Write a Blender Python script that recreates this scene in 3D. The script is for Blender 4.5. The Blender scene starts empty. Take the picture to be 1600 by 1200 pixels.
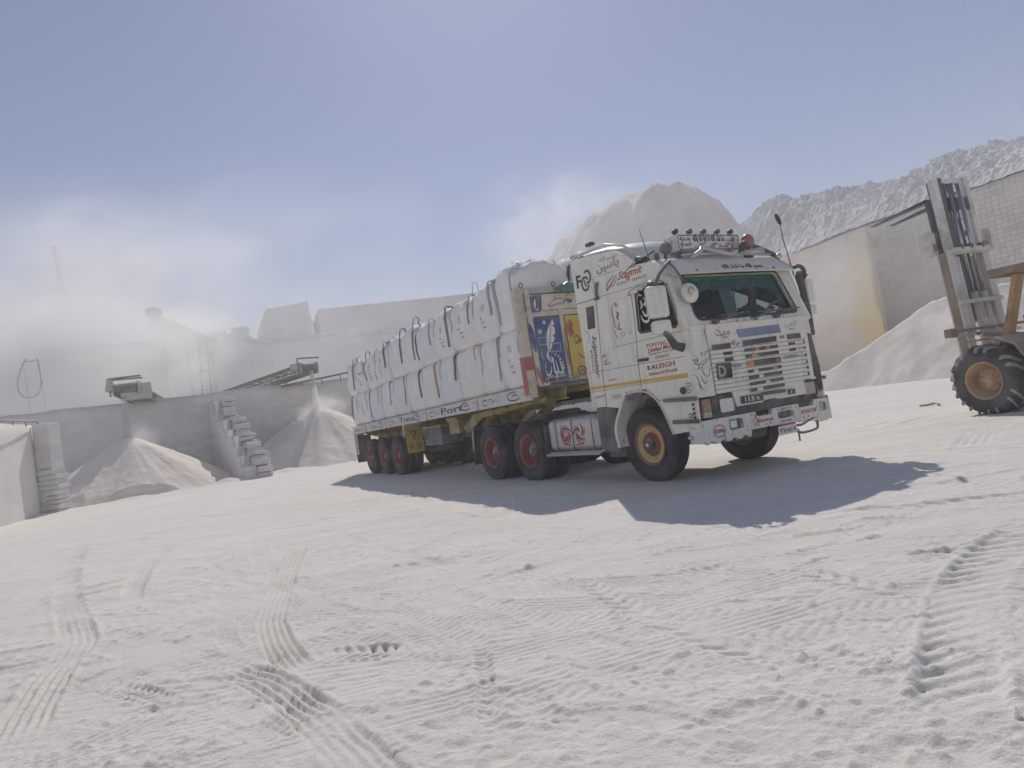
import bpy, bmesh, math, random
import numpy as np
from mathutils import Vector, Matrix, noise
from mathutils.geometry import tessellate_polygon

random.seed(7)
rng = np.random.default_rng(11)
PI = math.pi
SC = bpy.context.scene
COL = SC.collection

# ------------------------------------------------------------------ camera
F_PX, ROLL, PITCH, CAM_H = 1089.0, 0.1492, 0.0365, 1.293
_fw = Vector((0, math.cos(PITCH), math.sin(PITCH)))
_u0 = Vector((0, -math.sin(PITCH), math.cos(PITCH)))
_r0 = Vector((1, 0, 0))
CAM_R = _r0 * math.cos(ROLL) - _u0 * math.sin(ROLL)
CAM_U = _r0 * math.sin(ROLL) + _u0 * math.cos(ROLL)
CAM_F = _fw


def ray(px, py):
    return CAM_F * F_PX + CAM_R * (px - 800) + CAM_U * (600 - py)


def at(px, py, Y):
    d = ray(px, py)
    return Vector((0, 0, CAM_H)) + d * (Y / d.y)


def gnd(px, py, z=0.0):
    d = ray(px, py)
    return Vector((0, 0, CAM_H)) + d * ((z - CAM_H) / d.z)


# --------------------------------------------------------------- materials
MATS = {}


def material(name, base, rough=0.6, metal=0.0, var=0.10, vscale=3.0, dust=0.0, dust_col=(0.60, 0.575, 0.545),
             bump=0.0, bscale=40.0, spec=0.5, second=None, second_scale=4.0, second_amt=0.5, second_sharp=0.12,
             coat=0.0, detail=5.0, brushed=None, up_dust=0.0, streak=None):
    if name in MATS:
        return MATS[name]
    m = bpy.data.materials.new(name)
    m.use_nodes = True
    nt = m.node_tree
    N, Lk = nt.nodes, nt.links
    b = N['Principled BSDF']
    b.inputs['Roughness'].default_value = rough
    b.inputs['Metallic'].default_value = metal
    b.inputs['Specular IOR Level'].default_value = spec
    b.inputs['Coat Weight'].default_value = coat
    tc = N.new('ShaderNodeTexCoord')
    n1 = N.new('ShaderNodeTexNoise')
    n1.inputs['Scale'].default_value = vscale
    n1.inputs['Detail'].default_value = detail
    n1.inputs['Roughness'].default_value = 0.6
    if brushed:
        mp = N.new('ShaderNodeMapping')
        mp.inputs['Scale'].default_value = brushed
        Lk.new(tc.outputs['Object'], mp.inputs['Vector'])
        Lk.new(mp.outputs['Vector'], n1.inputs['Vector'])
    else:
        Lk.new(tc.outputs['Object'], n1.inputs['Vector'])
    r1 = N.new('ShaderNodeValToRGB')
    lo = [max(0, c * (1 - var)) for c in base]
    hi = [min(1, c * (1 + var)) for c in base]
    r1.color_ramp.elements[0].position = 0.3
    r1.color_ramp.elements[0].color = (*lo, 1)
    r1.color_ramp.elements[1].position = 0.7
    r1.color_ramp.elements[1].color = (*hi, 1)
    Lk.new(n1.outputs['Fac'], r1.inputs['Fac'])
    col = r1.outputs['Color']

    def mixin(col, fac_socket, c):
        mx = N.new('ShaderNodeMix')
        mx.data_type = 'RGBA'
        Lk.new(fac_socket, mx.inputs['Factor'])
        Lk.new(col, mx.inputs['A'])
        mx.inputs['B'].default_value = (*c, 1)
        return mx.outputs['Result']

    def blotch(scale, amt, sharp, offs):
        mp = N.new('ShaderNodeMapping')
        mp.inputs['Location'].default_value = offs
        Lk.new(tc.outputs['Object'], mp.inputs['Vector'])
        n = N.new('ShaderNodeTexNoise')
        n.inputs['Scale'].default_value = scale
        n.inputs['Detail'].default_value = 7
        n.inputs['Roughness'].default_value = 0.65
        Lk.new(mp.outputs['Vector'], n.inputs['Vector'])
        mr = N.new('ShaderNodeMapRange')
        c = 0.5 + (0.5 - amt) * 0.5
        mr.inputs['From Min'].default_value = c - sharp
        mr.inputs['From Max'].default_value = c + sharp
        Lk.new(n.outputs['Fac'], mr.inputs['Value'])
        return mr.outputs['Result']
    if second is not None:
        col = mixin(col, blotch(second_scale, second_amt, second_sharp, (3.1, 7.7, 1.3)), second)
    if dust > 0:
        f = blotch(2.2, dust, 0.28, (9.1, 2.7, 5.3))
        sc = N.new('ShaderNodeMath')
        sc.operation = 'MULTIPLY'
        sc.inputs[1].default_value = min(1.0, 0.35 + dust * 0.7)
        Lk.new(f, sc.inputs[0])
        col = mixin(col, sc.outputs[0], dust_col)
    if streak is not None:                      # rain-washed runs of dirt down upright panels
        mp = N.new('ShaderNodeMapping')
        mp.inputs['Scale'].default_value = (9, 9, 0.9)
        Lk.new(tc.outputs['Object'], mp.inputs['Vector'])
        ns = N.new('ShaderNodeTexNoise')
        ns.inputs['Scale'].default_value = 1.0
        ns.inputs['Detail'].default_value = 8
        ns.inputs['Roughness'].default_value = 0.7
        Lk.new(mp.outputs['Vector'], ns.inputs['Vector'])
        mr = N.new('ShaderNodeMapRange')
        mr.inputs['From Min'].default_value = 0.52
        mr.inputs['From Max'].default_value = 0.74
        mr.inputs['To Max'].default_value = streak[1]
        Lk.new(ns.outputs['Fac'], mr.inputs['Value'])
        col = mixin(col, mr.outputs['Result'], streak[0])
    if up_dust > 0:
        g = N.new('ShaderNodeNewGeometry')
        sx = N.new('ShaderNodeSeparateXYZ')
        Lk.new(g.outputs['Normal'], sx.inputs[0])
        mr = N.new('ShaderNodeMapRange')
        mr.inputs['From Min'].default_value = 0.25
        mr.inputs['From Max'].default_value = 0.9
        mr.inputs['To Max'].default_value = up_dust
        Lk.new(sx.outputs['Z'], mr.inputs['Value'])
        col = mixin(col, mr.outputs['Result'], dust_col)
    Lk.new(col, b.inputs['Base Color'])
    if bump > 0:
        nb = N.new('ShaderNodeTexNoise')
        nb.inputs['Scale'].default_value = bscale
        nb.inputs['Detail'].default_value = 6
        Lk.new(tc.outputs['Object'], nb.inputs['Vector'])
        bp = N.new('ShaderNodeBump')
        bp.inputs['Strength'].default_value = bump
        bp.inputs['Distance'].default_value = 0.02
        Lk.new(nb.outputs['Fac'], bp.inputs['Height'])
        Lk.new(bp.outputs['Normal'], b.inputs['Normal'])
    MATS[name] = m
    return m


# ------------------------------------------------------------- mesh builder
class MB:
    """Collects shapes; build() links them as ONE mesh object."""

    def __init__(self):
        self.v = []
        self.f = []
        self.mi = []
        self.sm = []
        self.mats = []

    def slot(self, m):
        if m is None:
            return 0
        if m not in self.mats:
            self.mats.append(m)
        return self.mats.index(m)

    def add(self, verts, faces, m=None, smooth=False, M=None):
        o = len(self.v)
        if M is not None:
            verts = [M @ Vector(p) for p in verts]
        self.v.extend([tuple(p) for p in verts])
        s = self.slot(m)
        for f in faces:
            self.f.append(tuple(i + o for i in f))
            self.mi.append(s)
            self.sm.append(smooth)
        return self

    def box(self, c, s, m=None, rot=None, bev=0.0):
        hx, hy, hz = s[0] / 2, s[1] / 2, s[2] / 2
        T = Matrix.Translation(Vector(c))
        if rot is not None:
            T = T @ rot
        if bev <= 0:
            vs = [(x, y, z) for x in (-hx, hx) for y in (-hy, hy) for z in (-hz, hz)]
            fs = [(0, 1, 3, 2), (4, 6, 7, 5), (0, 4, 5, 1), (2, 3, 7, 6), (0, 2, 6, 4), (1, 5, 7, 3)]
            return self.add(vs, fs, m, False, T)
        bm = bmesh.new()
        bmesh.ops.create_cube(bm, size=1.0)
        for v in bm.verts:
            v.co = Vector((v.co.x * s[0], v.co.y * s[1], v.co.z * s[2]))
        bmesh.ops.bevel(bm, geom=list(bm.edges), offset=min(bev, min(s) * 0.45), segments=2, profile=0.6, affect='EDGES')
        self.addbm(bm, m, False, T)
        return self

    def addbm(self, bm, m=None, smooth=False, M=None):
        bm.verts.index_update()
        vs = [v.co.copy() for v in bm.verts]
        fs = [tuple(v.index for v in f.verts) for f in bm.faces]
        bm.free()
        return self.add(vs, fs, m, smooth, M)

    def bar(self, p0, p1, w, h, m=None, up=(0, 0, 1), bev=0.0):
        p0, p1 = Vector(p0), Vector(p1)
        d = p1 - p0
        x = d.normalized()
        u = Vector(up)
        if abs(x.dot(u)) > 0.98:
            u = Vector((1, 0, 0))
        y = u.cross(x).normalized()
        z = x.cross(y)
        R = Matrix((x, y, z)).transposed().to_4x4()
        return self.box((p0 + p1) / 2, (d.length, w, h), m, R, bev)

    def tube(self, pts, r, m=None, n=8, smooth=True, caps=True, closed=False):
        pts = [Vector(p) for p in pts]
        k = len(pts)
        rs = r if isinstance(r, (list, tuple)) else [r] * k
        vs, fs = [], []
        prev = None
        for i, p in enumerate(pts):
            if closed:
                t = (pts[(i + 1) % k] - pts[i - 1]).normalized()
            else:
                t = (pts[min(i + 1, k - 1)] - pts[max(i - 1, 0)]).normalized()
            if prev is None:
                a = Vector((0, 0, 1)) if abs(t.z) < 0.9 else Vector((1, 0, 0))
                nrm = t.cross(a).normalized()
            else:
                nrm = (prev - t * prev.dot(t)).normalized()
            prev = nrm
            b = t.cross(nrm)
            for j in range(n):
                a = 2 * PI * j / n
                vs.append(p + nrm * (rs[i] * math.cos(a)) + b * (rs[i] * math.sin(a)))
        for i in range(k if closed else k - 1):
            i2 = (i + 1) % k
            for j in range(n):
                j2 = (j + 1) % n
                fs.append((i * n + j, i * n + j2, i2 * n + j2, i2 * n + j))
        self.add(vs, fs, m, smooth)
        if caps and not closed:
            o = len(self.v) - len(vs)
            s = self.slot(m)
            self.f.append(tuple(o + j for j in reversed(range(n))))
            self.f.append(tuple(o + (k - 1) * n + j for j in range(n)))
            self.mi += [s, s]
            self.sm += [False, False]
        return self

    def cyl(self, p0, p1, r, m=None, n=16, r2=None):
        return self.tube([p0, p1], [r, r if r2 is None else r2], m, n)

    def lathe(self, prof, m=None, n=48, M=None, smooth=True, closed=False):
        """prof: list of (radius, axial) round the local Y axis."""
        vs, fs = [], []
        k = len(prof)
        for j in range(n):
            a = 2 * PI * j / n
            for (r, y) in prof:
                vs.append((r * math.cos(a), y, r * math.sin(a)))
        for j in range(n):
            j2 = (j + 1) % n
            for i in range(k if closed else k - 1):
                i2 = (i + 1) % k
                fs.append((j * k + i, j * k + i2, j2 * k + i2, j2 * k + i))
        return self.add(vs, fs, m, smooth, M)

    def plate(self, outer, holes, th, M, m=None, smooth=False):
        """A flat plate with holes. outline in the local XY plane of M, thickness towards local -Z."""
        loops = [[Vector((p[0], p[1], 0)) for p in l] for l in [outer] + list(holes)]
        tris = tessellate_polygon(loops)
        flat = [p for l in loops for p in l]
        n = len(flat)
        vs = [(p.x, p.y, 0) for p in flat] + [(p.x, p.y, -th) for p in flat]
        fs = []
        for t in tris:
            a, b, c = (flat[i] for i in t)
            ccw = (b.x - a.x) * (c.y - a.y) - (b.y - a.y) * (c.x - a.x) > 0
            t = tuple(t) if ccw else tuple(reversed(t))
            fs.append(t)
            fs.append(tuple(i + n for i in reversed(t)))
        o = 0
        for li, l in enumerate(loops):
            k = len(l)
            area = sum(l[i].x * l[(i + 1) % k].y - l[(i + 1) % k].x * l[i].y for i in range(k))
            flip = (area > 0) == (li == 0)
            for i in range(k):
                a, b = o + i, o + (i + 1) % k
                q = (a, a + n, b + n, b)
                fs.append(q if flip else tuple(reversed(q)))
            o += k
        return self.add(vs, fs, m, smooth, M)

    def build(self, name, m=None, parent=None, bevel=0.0, shade=None, normals=False, loc=None):
        me = bpy.data.meshes.new(name)
        me.from_pydata(self.v, [], self.f)
        if m is not None and not self.mats:
            self.mats = [m]
        for mm in self.mats:
            me.materials.append(mm)
        me.polygons.foreach_set('material_index', self.mi)
        me.polygons.foreach_set('use_smooth', [shade if shade is not None else s for s in self.sm])
        if normals:
            bm = bmesh.new()
            bm.from_mesh(me)
            bmesh.ops.recalc_face_normals(bm, faces=list(bm.faces))
            bm.to_mesh(me)
            bm.free()
        me.update()
        o = bpy.data.objects.new(name, me)
        COL.objects.link(o)
        if parent is not None:
            o.parent = parent
        if bevel > 0:
            md = o.modifiers.new('edge_bevel', 'BEVEL')
            md.width = bevel
            md.segments = 2
            md.limit_method = 'ANGLE'
            md.angle_limit = math.radians(40)
        return o


class Many:
    """Builds a run of small parts, each its own mesh object under one parent."""

    def __init__(self, name, parent):
        self.name, self.parent, self.mb = name, parent, MB()
        self.done = []

    def cut(self, name=None):
        if self.mb.v:
            self.done.append(self.mb.build(self.name, parent=self.parent))
        self.mb = MB()
        if name:
            self.name = name

    close = cut

    def __getattr__(self, k):
        return getattr(self.mb, k)


def tag(o, label=None, cat=None, group=None, kind=None):
    if label:
        o['label'] = label
    if cat:
        o['category'] = cat
    if group:
        o['group'] = group
    if kind:
        o['kind'] = kind
    return o


def thing(name, label, cat, loc=(0, 0, 0), rz=0.0, group=None):
    o = bpy.data.objects.new(name, None)
    o.empty_display_size = 0.3
    COL.objects.link(o)
    o.location = loc
    o.rotation_euler = (0, 0, rz)
    return tag(o, label, cat, group)


def copy_tree(o, parent=None):
    c = o.copy()
    COL.objects.link(c)
    c.parent = parent
    for ch in list(o.children):
        copy_tree(ch, c)
    return c


def rrect(x0, y0, x1, y1, r, n=5):
    """Rounded rectangle outline; r may be one radius or four (bl, br, tr, tl)."""
    rs = r if isinstance(r, (list, tuple)) else [r] * 4
    out = []
    for (cx, cy, a0), rr in zip(((x0, y0, PI), (x1, y0, 1.5 * PI), (x1, y1, 0), (x0, y1, 0.5 * PI)), rs):
        sx = 1 if cx == x0 else -1
        sy = 1 if cy == y0 else -1
        ox, oy = cx + sx * rr, cy + sy * rr
        for i in range(n + 1):
            a = a0 + 0.5 * PI * i / n
            out.append((ox + rr * math.cos(a), oy + rr * math.sin(a)))
    return out


def frame(o, x, y):
    """Matrix whose local X, Y axes are x, y at origin o (Z = X cross Y is outward)."""
    x = Vector(x).normalized()
    y = Vector(y)
    z = x.cross(y).normalized()
    y = z.cross(x)
    M = Matrix((x, y, z)).transposed().to_4x4()
    M.translation = Vector(o)
    return M


# ------------------------------------------------------------------ lettering
_AR = {  # isolated, final, initial, medial presentation forms
    'ا': 'ﺍﺎﺍﺎ', 'أ': 'ﺃﺄﺃﺄ', 'ب': 'ﺏﺐﺑﺒ', 'ت': 'ﺕﺖﺗﺘ', 'د': 'ﺩﺪﺩﺪ', 'ذ': 'ﺫﺬﺫﺬ', 'ر': 'ﺭﺮﺭﺮ', 'س': 'ﺱﺲﺳﺴ', 'ش': 'ﺵﺶﺷﺸ',
    'ص': 'ﺹﺺﺻﺼ', 'ض': 'ﺽﺾﺿﻀ', 'ع': 'ﻉﻊﻋﻌ', 'ق': 'ﻕﻖﻗﻘ', 'ل': 'ﻝﻞﻟﻠ', 'م': 'ﻡﻢﻣﻤ', 'ن': 'ﻥﻦﻧﻨ', 'ه': 'ﻩﻪﻫﻬ', 'و': 'ﻭﻮﻭﻮ',
    'ي': 'ﻱﻲﻳﻴ', 'ى': 'ﻯﻰﻯﻰ', 'ف': 'ﻑﻒﻓﻔ', 'ح': 'ﺡﺢﺣﺤ', 'ة': 'ﺓﺔﺓﺔ', 'ء': 'ﺀﺀﺀﺀ', 'ك': 'ﻙﻚﻛﻜ'}
_NOJOIN = set('اأدذروةىء')


def arabic(s):
    out = []
    for i, ch in enumerate(s):
        if ch not in _AR:
            out.append(ch)
            continue
        prev = i > 0 and s[i - 1] in _AR and s[i - 1] not in _NOJOIN and ch != 'ء'
        nxt = i + 1 < len(s) and s[i + 1] in _AR and s[i + 1] != 'ء' and ch not in _NOJOIN
        out.append(_AR[ch][(3 if prev and nxt else 1 if prev else 2 if nxt else 0)])
    return ''.join(reversed(out))


def text_geo(body, size, width=None, bold=0.0, depth=0.0015, shear=0.0, spacing=1.0, res=2):
    """Lettering as real geometry: (verts, faces), baseline-left at the origin, in the XY plane."""
    c = bpy.data.curves.new('lettering', 'FONT')
    c.body = body
    c.size = size
    c.extrude = depth
    c.offset = bold * size
    c.shear = shear
    c.resolution_u = res
    c.space_character = spacing
    o = bpy.data.objects.new('lettering', c)
    me = bpy.data.meshes.new_from_object(o)
    vs = [v.co.copy() for v in me.vertices]
    fs = [tuple(p.vertices) for p in me.polygons]
    bpy.data.objects.remove(o)
    bpy.data.meshes.remove(me)
    bpy.data.curves.remove(c)
    if vs:
        x0 = min(v.x for v in vs)
        x1 = max(v.x for v in vs)
        k = (width / (x1 - x0)) if width else 1.0
        vs = [Vector(((v.x - x0) * k, v.y, v.z)) for v in vs]
    return vs, fs


def write(mb, body, size, M, m, width=None, bold=0.012, **kw):
    vs, fs = text_geo(body, size, width, bold, **kw)
    mb.add(vs, fs, m, False, M)


def ribbon(mb, pts, w, M, m, th=0.002, taper=False):
    """A painted stroke following 2-D pts, as thin geometry (width may vary along it)."""
    k = len(pts)
    ws = w if isinstance(w, (list, tuple)) else [w * ((math.sin(PI * (i + 0.3) / (k - 0.4)) ** 0.6) if taper else 1.0) for i in range(k)]
    vs, fs = [], []
    for i, p in enumerate(pts):
        a, b = pts[max(i - 1, 0)], pts[min(i + 1, k - 1)]
        d = Vector((b[0] - a[0], b[1] - a[1]))
        d = d.normalized() if d.length > 1e-9 else Vector((1, 0))
        nx, ny = -d.y * ws[i] / 2, d.x * ws[i] / 2
        vs += [(p[0] + nx, p[1] + ny, th), (p[0] - nx, p[1] - ny, th)]
    for i in range(k - 1):
        fs.append((2 * i, 2 * i + 1, 2 * i + 3, 2 * i + 2))
    mb.add(vs, fs, m, False, M)


def spline(pts, n=8):
    """Catmull-Rom through points of any dimension."""
    P = [np.array(p, float) for p in pts]
    P = [2 * P[0] - P[1]] + P + [2 * P[-1] - P[-2]]
    out = []
    for i in range(1, len(P) - 2):
        for j in range(n):
            t = j / n
            a, b, c, d = P[i - 1], P[i], P[i + 1], P[i + 2]
            out.append(0.5 * (2 * b + (c - a) * t + (2 * a - 5 * b + 4 * c - d) * t * t + (3 * b - 3 * c + d - a) * t ** 3))
    out.append(P[-2])
    return [tuple(p) for p in out]


# -------------------------------------------------------------- numpy noise
def _hash(ix, iy, seed):
    h = (ix.astype(np.int64) * 374761393 + iy.astype(np.int64) * 668265263 + seed * 1442695041) & 0xFFFFFFFF
    h = ((h ^ (h >> 13)) * 1274126177) & 0xFFFFFFFF
    return ((h ^ (h >> 16)) & 0xFFFF) / 65535.0


def vnoise(x, y, seed=0):
    ix, iy = np.floor(x), np.floor(y)
    fx, fy = x - ix, y - iy
    ux, uy = fx * fx * (3 - 2 * fx), fy * fy * (3 - 2 * fy)
    a, b = _hash(ix, iy, seed), _hash(ix + 1, iy, seed)
    c, d = _hash(ix, iy + 1, seed), _hash(ix + 1, iy + 1, seed)
    return (a * (1 - ux) + b * ux) * (1 - uy) + (c * (1 - ux) + d * ux) * uy - 0.5


def fbm(x, y, oct=4, seed=0, gain=0.5):
    s, a = 0, 1.0
    for i in range(oct):
        s = s + a * vnoise(x, y, seed + i * 17)
        x, y, a = x * 2.03 + 11.3, y * 2.03 - 4.7, a * gain
    return s


def cell(x, y, seed=0):
    """Worley: distance to the nearest point, to the second, and a random value per cell."""
    ix, iy = np.floor(x), np.floor(y)
    d1 = np.full(x.shape, 9.0)
    d2 = np.full(x.shape, 9.0)
    idv = np.zeros(x.shape)
    for dx in (-1, 0, 1):
        for dy in (-1, 0, 1):
            cx, cy = ix + dx, iy + dy
            px = cx + _hash(cx, cy, seed)
            py = cy + _hash(cx, cy, seed + 101)
            d = np.hypot(px - x, py - y)
            r = _hash(cx, cy, seed + 202)
            near = d < d1
            d2 = np.where(near, d1, np.minimum(d2, d))
            idv = np.where(near, r, idv)
            d1 = np.where(near, d, d1)
    return d1, d2, idv


def grid_mesh(name, P, m, smooth=True, wrap=False):
    """P: (rows, cols, 3) array -> one mesh object."""
    r, c = P.shape[:2]
    idx = np.arange(r * c).reshape(r, c)
    q = np.stack([idx[:-1, :-1], idx[:-1, 1:], idx[1:, 1:], idx[1:, :-1]], -1).reshape(-1, 4)
    me = bpy.data.meshes.new(name)
    me.vertices.add(r * c)
    me.vertices.foreach_set('co', P.reshape(-1).astype(np.float32))
    me.loops.add(len(q) * 4)
    me.polygons.add(len(q))
    me.loops.foreach_set('vertex_index', q.reshape(-1).astype(np.int32))
    me.polygons.foreach_set('loop_start', np.arange(0, len(q) * 4, 4, dtype=np.int32))
    me.polygons.foreach_set('use_smooth', np.full(len(q), smooth))
    me.update(calc_edges=True)
    me.materials.append(m)
    o = bpy.data.objects.new(name, me)
    COL.objects.link(o)
    return o
# =================================================================== SETTING
DUSTC = (0.62, 0.598, 0.57)


def ground_material():
    m = bpy.data.materials.new('limestone_dust_ground')
    m.use_nodes = True
    N, Lk = m.node_tree.nodes, m.node_tree.links
    b = N['Principled BSDF']
    b.inputs['Roughness'].default_value = 0.95
    b.inputs['Specular IOR Level'].default_value = 0.15
    tc = N.new('ShaderNodeTexCoord')

    def noise_(scale, det, stretch=None, rough=0.6):
        n = N.new('ShaderNodeTexNoise')
        n.inputs['Scale'].default_value = scale
        n.inputs['Detail'].default_value = det
        n.inputs['Roughness'].default_value = rough
        if stretch:
            mp = N.new('ShaderNodeMapping')
            mp.inputs['Scale'].default_value = stretch
            mp.inputs['Rotation'].default_value = (0, 0, 0.25)
            Lk.new(tc.outputs['Object'], mp.inputs['Vector'])
            Lk.new(mp.outputs['Vector'], n.inputs['Vector'])
        else:
            Lk.new(tc.outputs['Object'], n.inputs['Vector'])
        return n.outputs['Fac']
    big, mid, streak, grain = noise_(0.35, 6), noise_(6.0, 8), noise_(1.2, 6, (0.22, 1.6, 1)), noise_(70, 6, None, 0.7)
    r = N.new('ShaderNodeValToRGB')
    e = r.color_ramp.elements
    e[0].position, e[0].color = 0.30, (0.57, 0.536, 0.488, 1)
    e[1].position, e[1].color = 0.72, (0.84, 0.803, 0.745, 1)
    s1 = N.new('ShaderNodeMath')
    s1.operation = 'ADD'
    Lk.new(big, s1.inputs[0])
    Lk.new(streak, s1.inputs[1])
    s2 = N.new('ShaderNodeMath')
    s2.operation = 'MULTIPLY_ADD'
    s2.inputs[1].default_value = 0.26
    Lk.new(s1.outputs[0], s2.inputs[0])
    s3 = N.new('ShaderNodeMath')
    s3.operation = 'MULTIPLY'
    s3.inputs[1].default_value = 0.22
    Lk.new(mid, s3.inputs[0])
    s4 = N.new('ShaderNodeMath')
    s4.operation = 'MULTIPLY_ADD'
    s4.inputs[1].default_value = 0.50
    Lk.new(grain, s4.inputs[0])
    Lk.new(s3.outputs[0], s4.inputs[2])
    Lk.new(s4.outputs[0], s2.inputs[2])
    Lk.new(s2.outputs[0], r.inputs['Fac'])
    Lk.new(r.outputs['Color'], b.inputs['Base Color'])
    ad = N.new('ShaderNodeMath')
    ad.operation = 'MULTIPLY_ADD'
    ad.inputs[1].default_value = 0.75
    Lk.new(grain, ad.inputs[0])
    Lk.new(mid, ad.inputs[2])
    ad2 = N.new('ShaderNodeMath')
    ad2.operation = 'MULTIPLY_ADD'
    ad2.inputs[1].default_value = 1.2
    Lk.new(streak, ad2.inputs[0])
    Lk.new(ad.outputs[0], ad2.inputs[2])
    bp = N.new('ShaderNodeBump')
    bp.inputs['Strength'].default_value = 0.6
    bp.inputs['Distance'].default_value = 0.025
    Lk.new(ad2.outputs[0], bp.inputs['Height'])
    Lk.new(bp.outputs['Normal'], b.inputs['Normal'])
    return m


def axis(fine0, fine1, step, grow, lim0, lim1):
    a = list(np.arange(fine0, fine1, step))
    s, x = step, a[-1]
    while x < lim1:
        s = min(s * grow, 60)
        x += s
        a.append(x)
    s, x = step, fine0
    lo = []
    while x > lim0:
        s = min(s * grow, 60)
        x -= s
        lo.append(x)
    return np.array(lo[::-1] + a)


GX = axis(-3.4, 4.2, 0.0115, 1.0125, -900, 900)
_y = [1.9]
while _y[-1] < 900:
    _y.append(_y[-1] + min(60, max(0.0095, 0.0046 * (_y[-1] - 0.9))))
_yl, s_, x_ = [], 0.02, 1.9
while x_ > -500:
    s_ = min(60, s_ * 1.25)
    x_ -= s_
    _yl.append(x_)
GY = np.array(_yl[::-1] + _y)
XX, YY = np.meshgrid(GX, GY)


def base_height(x, y):
    r = np.hypot(x, y)
    near = np.exp(-(r / 16.0) ** 2)
    h = 0.022 * fbm(x * 0.7, y * 0.7, 3, 1)
    h += (0.010 + 0.006 * near) * fbm(x * 3.1, y * 3.1, 4, 5) * (0.45 + 1.4 * np.clip(fbm(x * 0.5, y * 0.5, 2, 9) + 0.35, 0, 1))
    h += 0.006 * near * np.abs(fbm(x * 11, y * 11, 3, 21)) * np.clip(0.7 + 2.2 * fbm(x * 0.9, y * 0.9, 2, 33), 0, 1.6)
    clod = np.clip(fbm(x * 14, y * 14, 4, 51, 0.6) - 0.08, 0, 1) * np.clip(0.55 + 1.8 * fbm(x * 1.1, y * 1.1, 2, 57), 0.1, 1.5)
    h += 0.034 * clod * near
    h += 0.010 * fbm(x * 30, y * 30, 3, 63) * near
    # long low swells dragged along by the traffic
    ca, sa = math.cos(0.25), math.sin(0.25)
    u, v = x * ca + y * sa, -x * sa + y * ca
    h += 0.010 * fbm(u * 0.5, v * 3.2, 3, 41) * np.exp(-(r / 45) ** 2)
    return h


H = base_height(XX, YY)
_rough = fbm(XX * 26, YY * 26, 3, 77)


def press(path, width, kind, depth, pitch=0.12, berm=0.35, fade=True, wob=0.12, skew=0.9):
    """Press one tyre track into the ground: path in world metres."""
    global H
    pts = np.array(spline(path, 10))[:, :2]
    w = width / 2
    x0, x1 = pts[:, 0].min() - width, pts[:, 0].max() + width
    y0, y1 = pts[:, 1].min() - width, pts[:, 1].max() + width
    i0, i1 = np.searchsorted(GX, (x0, x1))
    j0, j1 = np.searchsorted(GY, (y0, y1))
    if i1 - i0 < 2 or j1 - j0 < 2:
        return
    X, Y = XX[j0:j1, i0:i1], YY[j0:j1, i0:i1]
    best = np.full(X.shape, 1e9)
    U = np.zeros(X.shape)
    S = np.zeros(X.shape)
    acc = 0.0
    seg = pts[1:] - pts[:-1]
    ln = np.hypot(seg[:, 0], seg[:, 1])
    tot = ln.sum()
    for k in range(len(seg)):
        if ln[k] < 1e-6:
            continue
        dx, dy = seg[k] / ln[k]
        rx, ry = X - pts[k, 0], Y - pts[k, 1]
        t = np.clip(rx * dx + ry * dy, 0, ln[k])
        d = np.hypot(rx - t * dx, ry - t * dy)
        sgn = np.sign(rx * -dy + ry * dx)
        m = d < best
        best = np.where(m, d, best)
        U = np.where(m, d * sgn, U)
        S = np.where(m, acc + t, S)
        acc += ln[k]
    jit = wob * w * vnoise(S * 5 + pts[0, 0], S * 0 + 3.3, 7)
    u = (U + jit) / w
    mask = np.clip((1.0 - np.abs(u)) / 0.16, 0, 1)
    ends = np.clip(np.minimum(S, tot - S) / ((0.25 if fade else 0.14) * tot + 1e-6), 0, 1)
    patch = np.clip(0.75 + 1.6 * fbm(S * 1.7 + pts[0, 1], U * 2.0, 2, 3), 0.15, 1.25)
    if kind == 'rib':
        prof = np.clip(0.5 + 0.9 * np.cos(u * PI * 4.6), 0, 1)
    elif kind == 'lug':
        ph = (S / pitch + np.abs(u) * skew) % 1.0
        prof = np.where(np.abs(u) > 0.08, np.clip(1.9 - np.abs(ph - 0.5) * 6.5, 0, 1), 0.15)
    elif kind == 'bar':
        ph = (S / pitch + u * skew) % 1.0
        prof = np.clip(1.55 - np.abs(ph - 0.5) * 4.6, 0, 1) * (0.55 + 0.45 * np.clip(-u, -1, 1))
    elif kind == 'block':
        ph = (S / pitch + 0.5 * (np.floor((u + 1) * 2.0) % 2)) % 1.0
        prof = np.clip(1.5 - np.abs(ph - 0.5) * 4.0, 0, 1) * (0.7 + 0.3 * np.cos(u * PI * 4))
    else:
        prof = np.ones_like(u)
    a = np.abs(u)
    ridge = np.exp(-((a - 1.12) / 0.13) ** 2) * (0.6 + 0.8 * vnoise(S * 9, U * 9, 15))
    sub = H[j0:j1, i0:i1]
    patch = patch * (1 + 0.5 * _rough[j0:j1, i0:i1])
    keep = 1 - 0.75 * mask * ends          # the tyre flattens what was there
    flat = np.where(mask * ends > 0, sub * keep, sub)
    H[j0:j1, i0:i1] = flat + ends * patch * depth * (-(0.22 + 0.78 * prof) * mask + berm * ridge)


def ipath(*px):
    return [tuple(gnd(a, b))[:2] for a, b in px]


def ppm(a, b):
    """metres per target pixel on the ground at a target pixel (across the view)."""
    return (gnd(a, b) - Vector((0, 0, CAM_H))).length / 1130.0


_r = random.Random(5)
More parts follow.
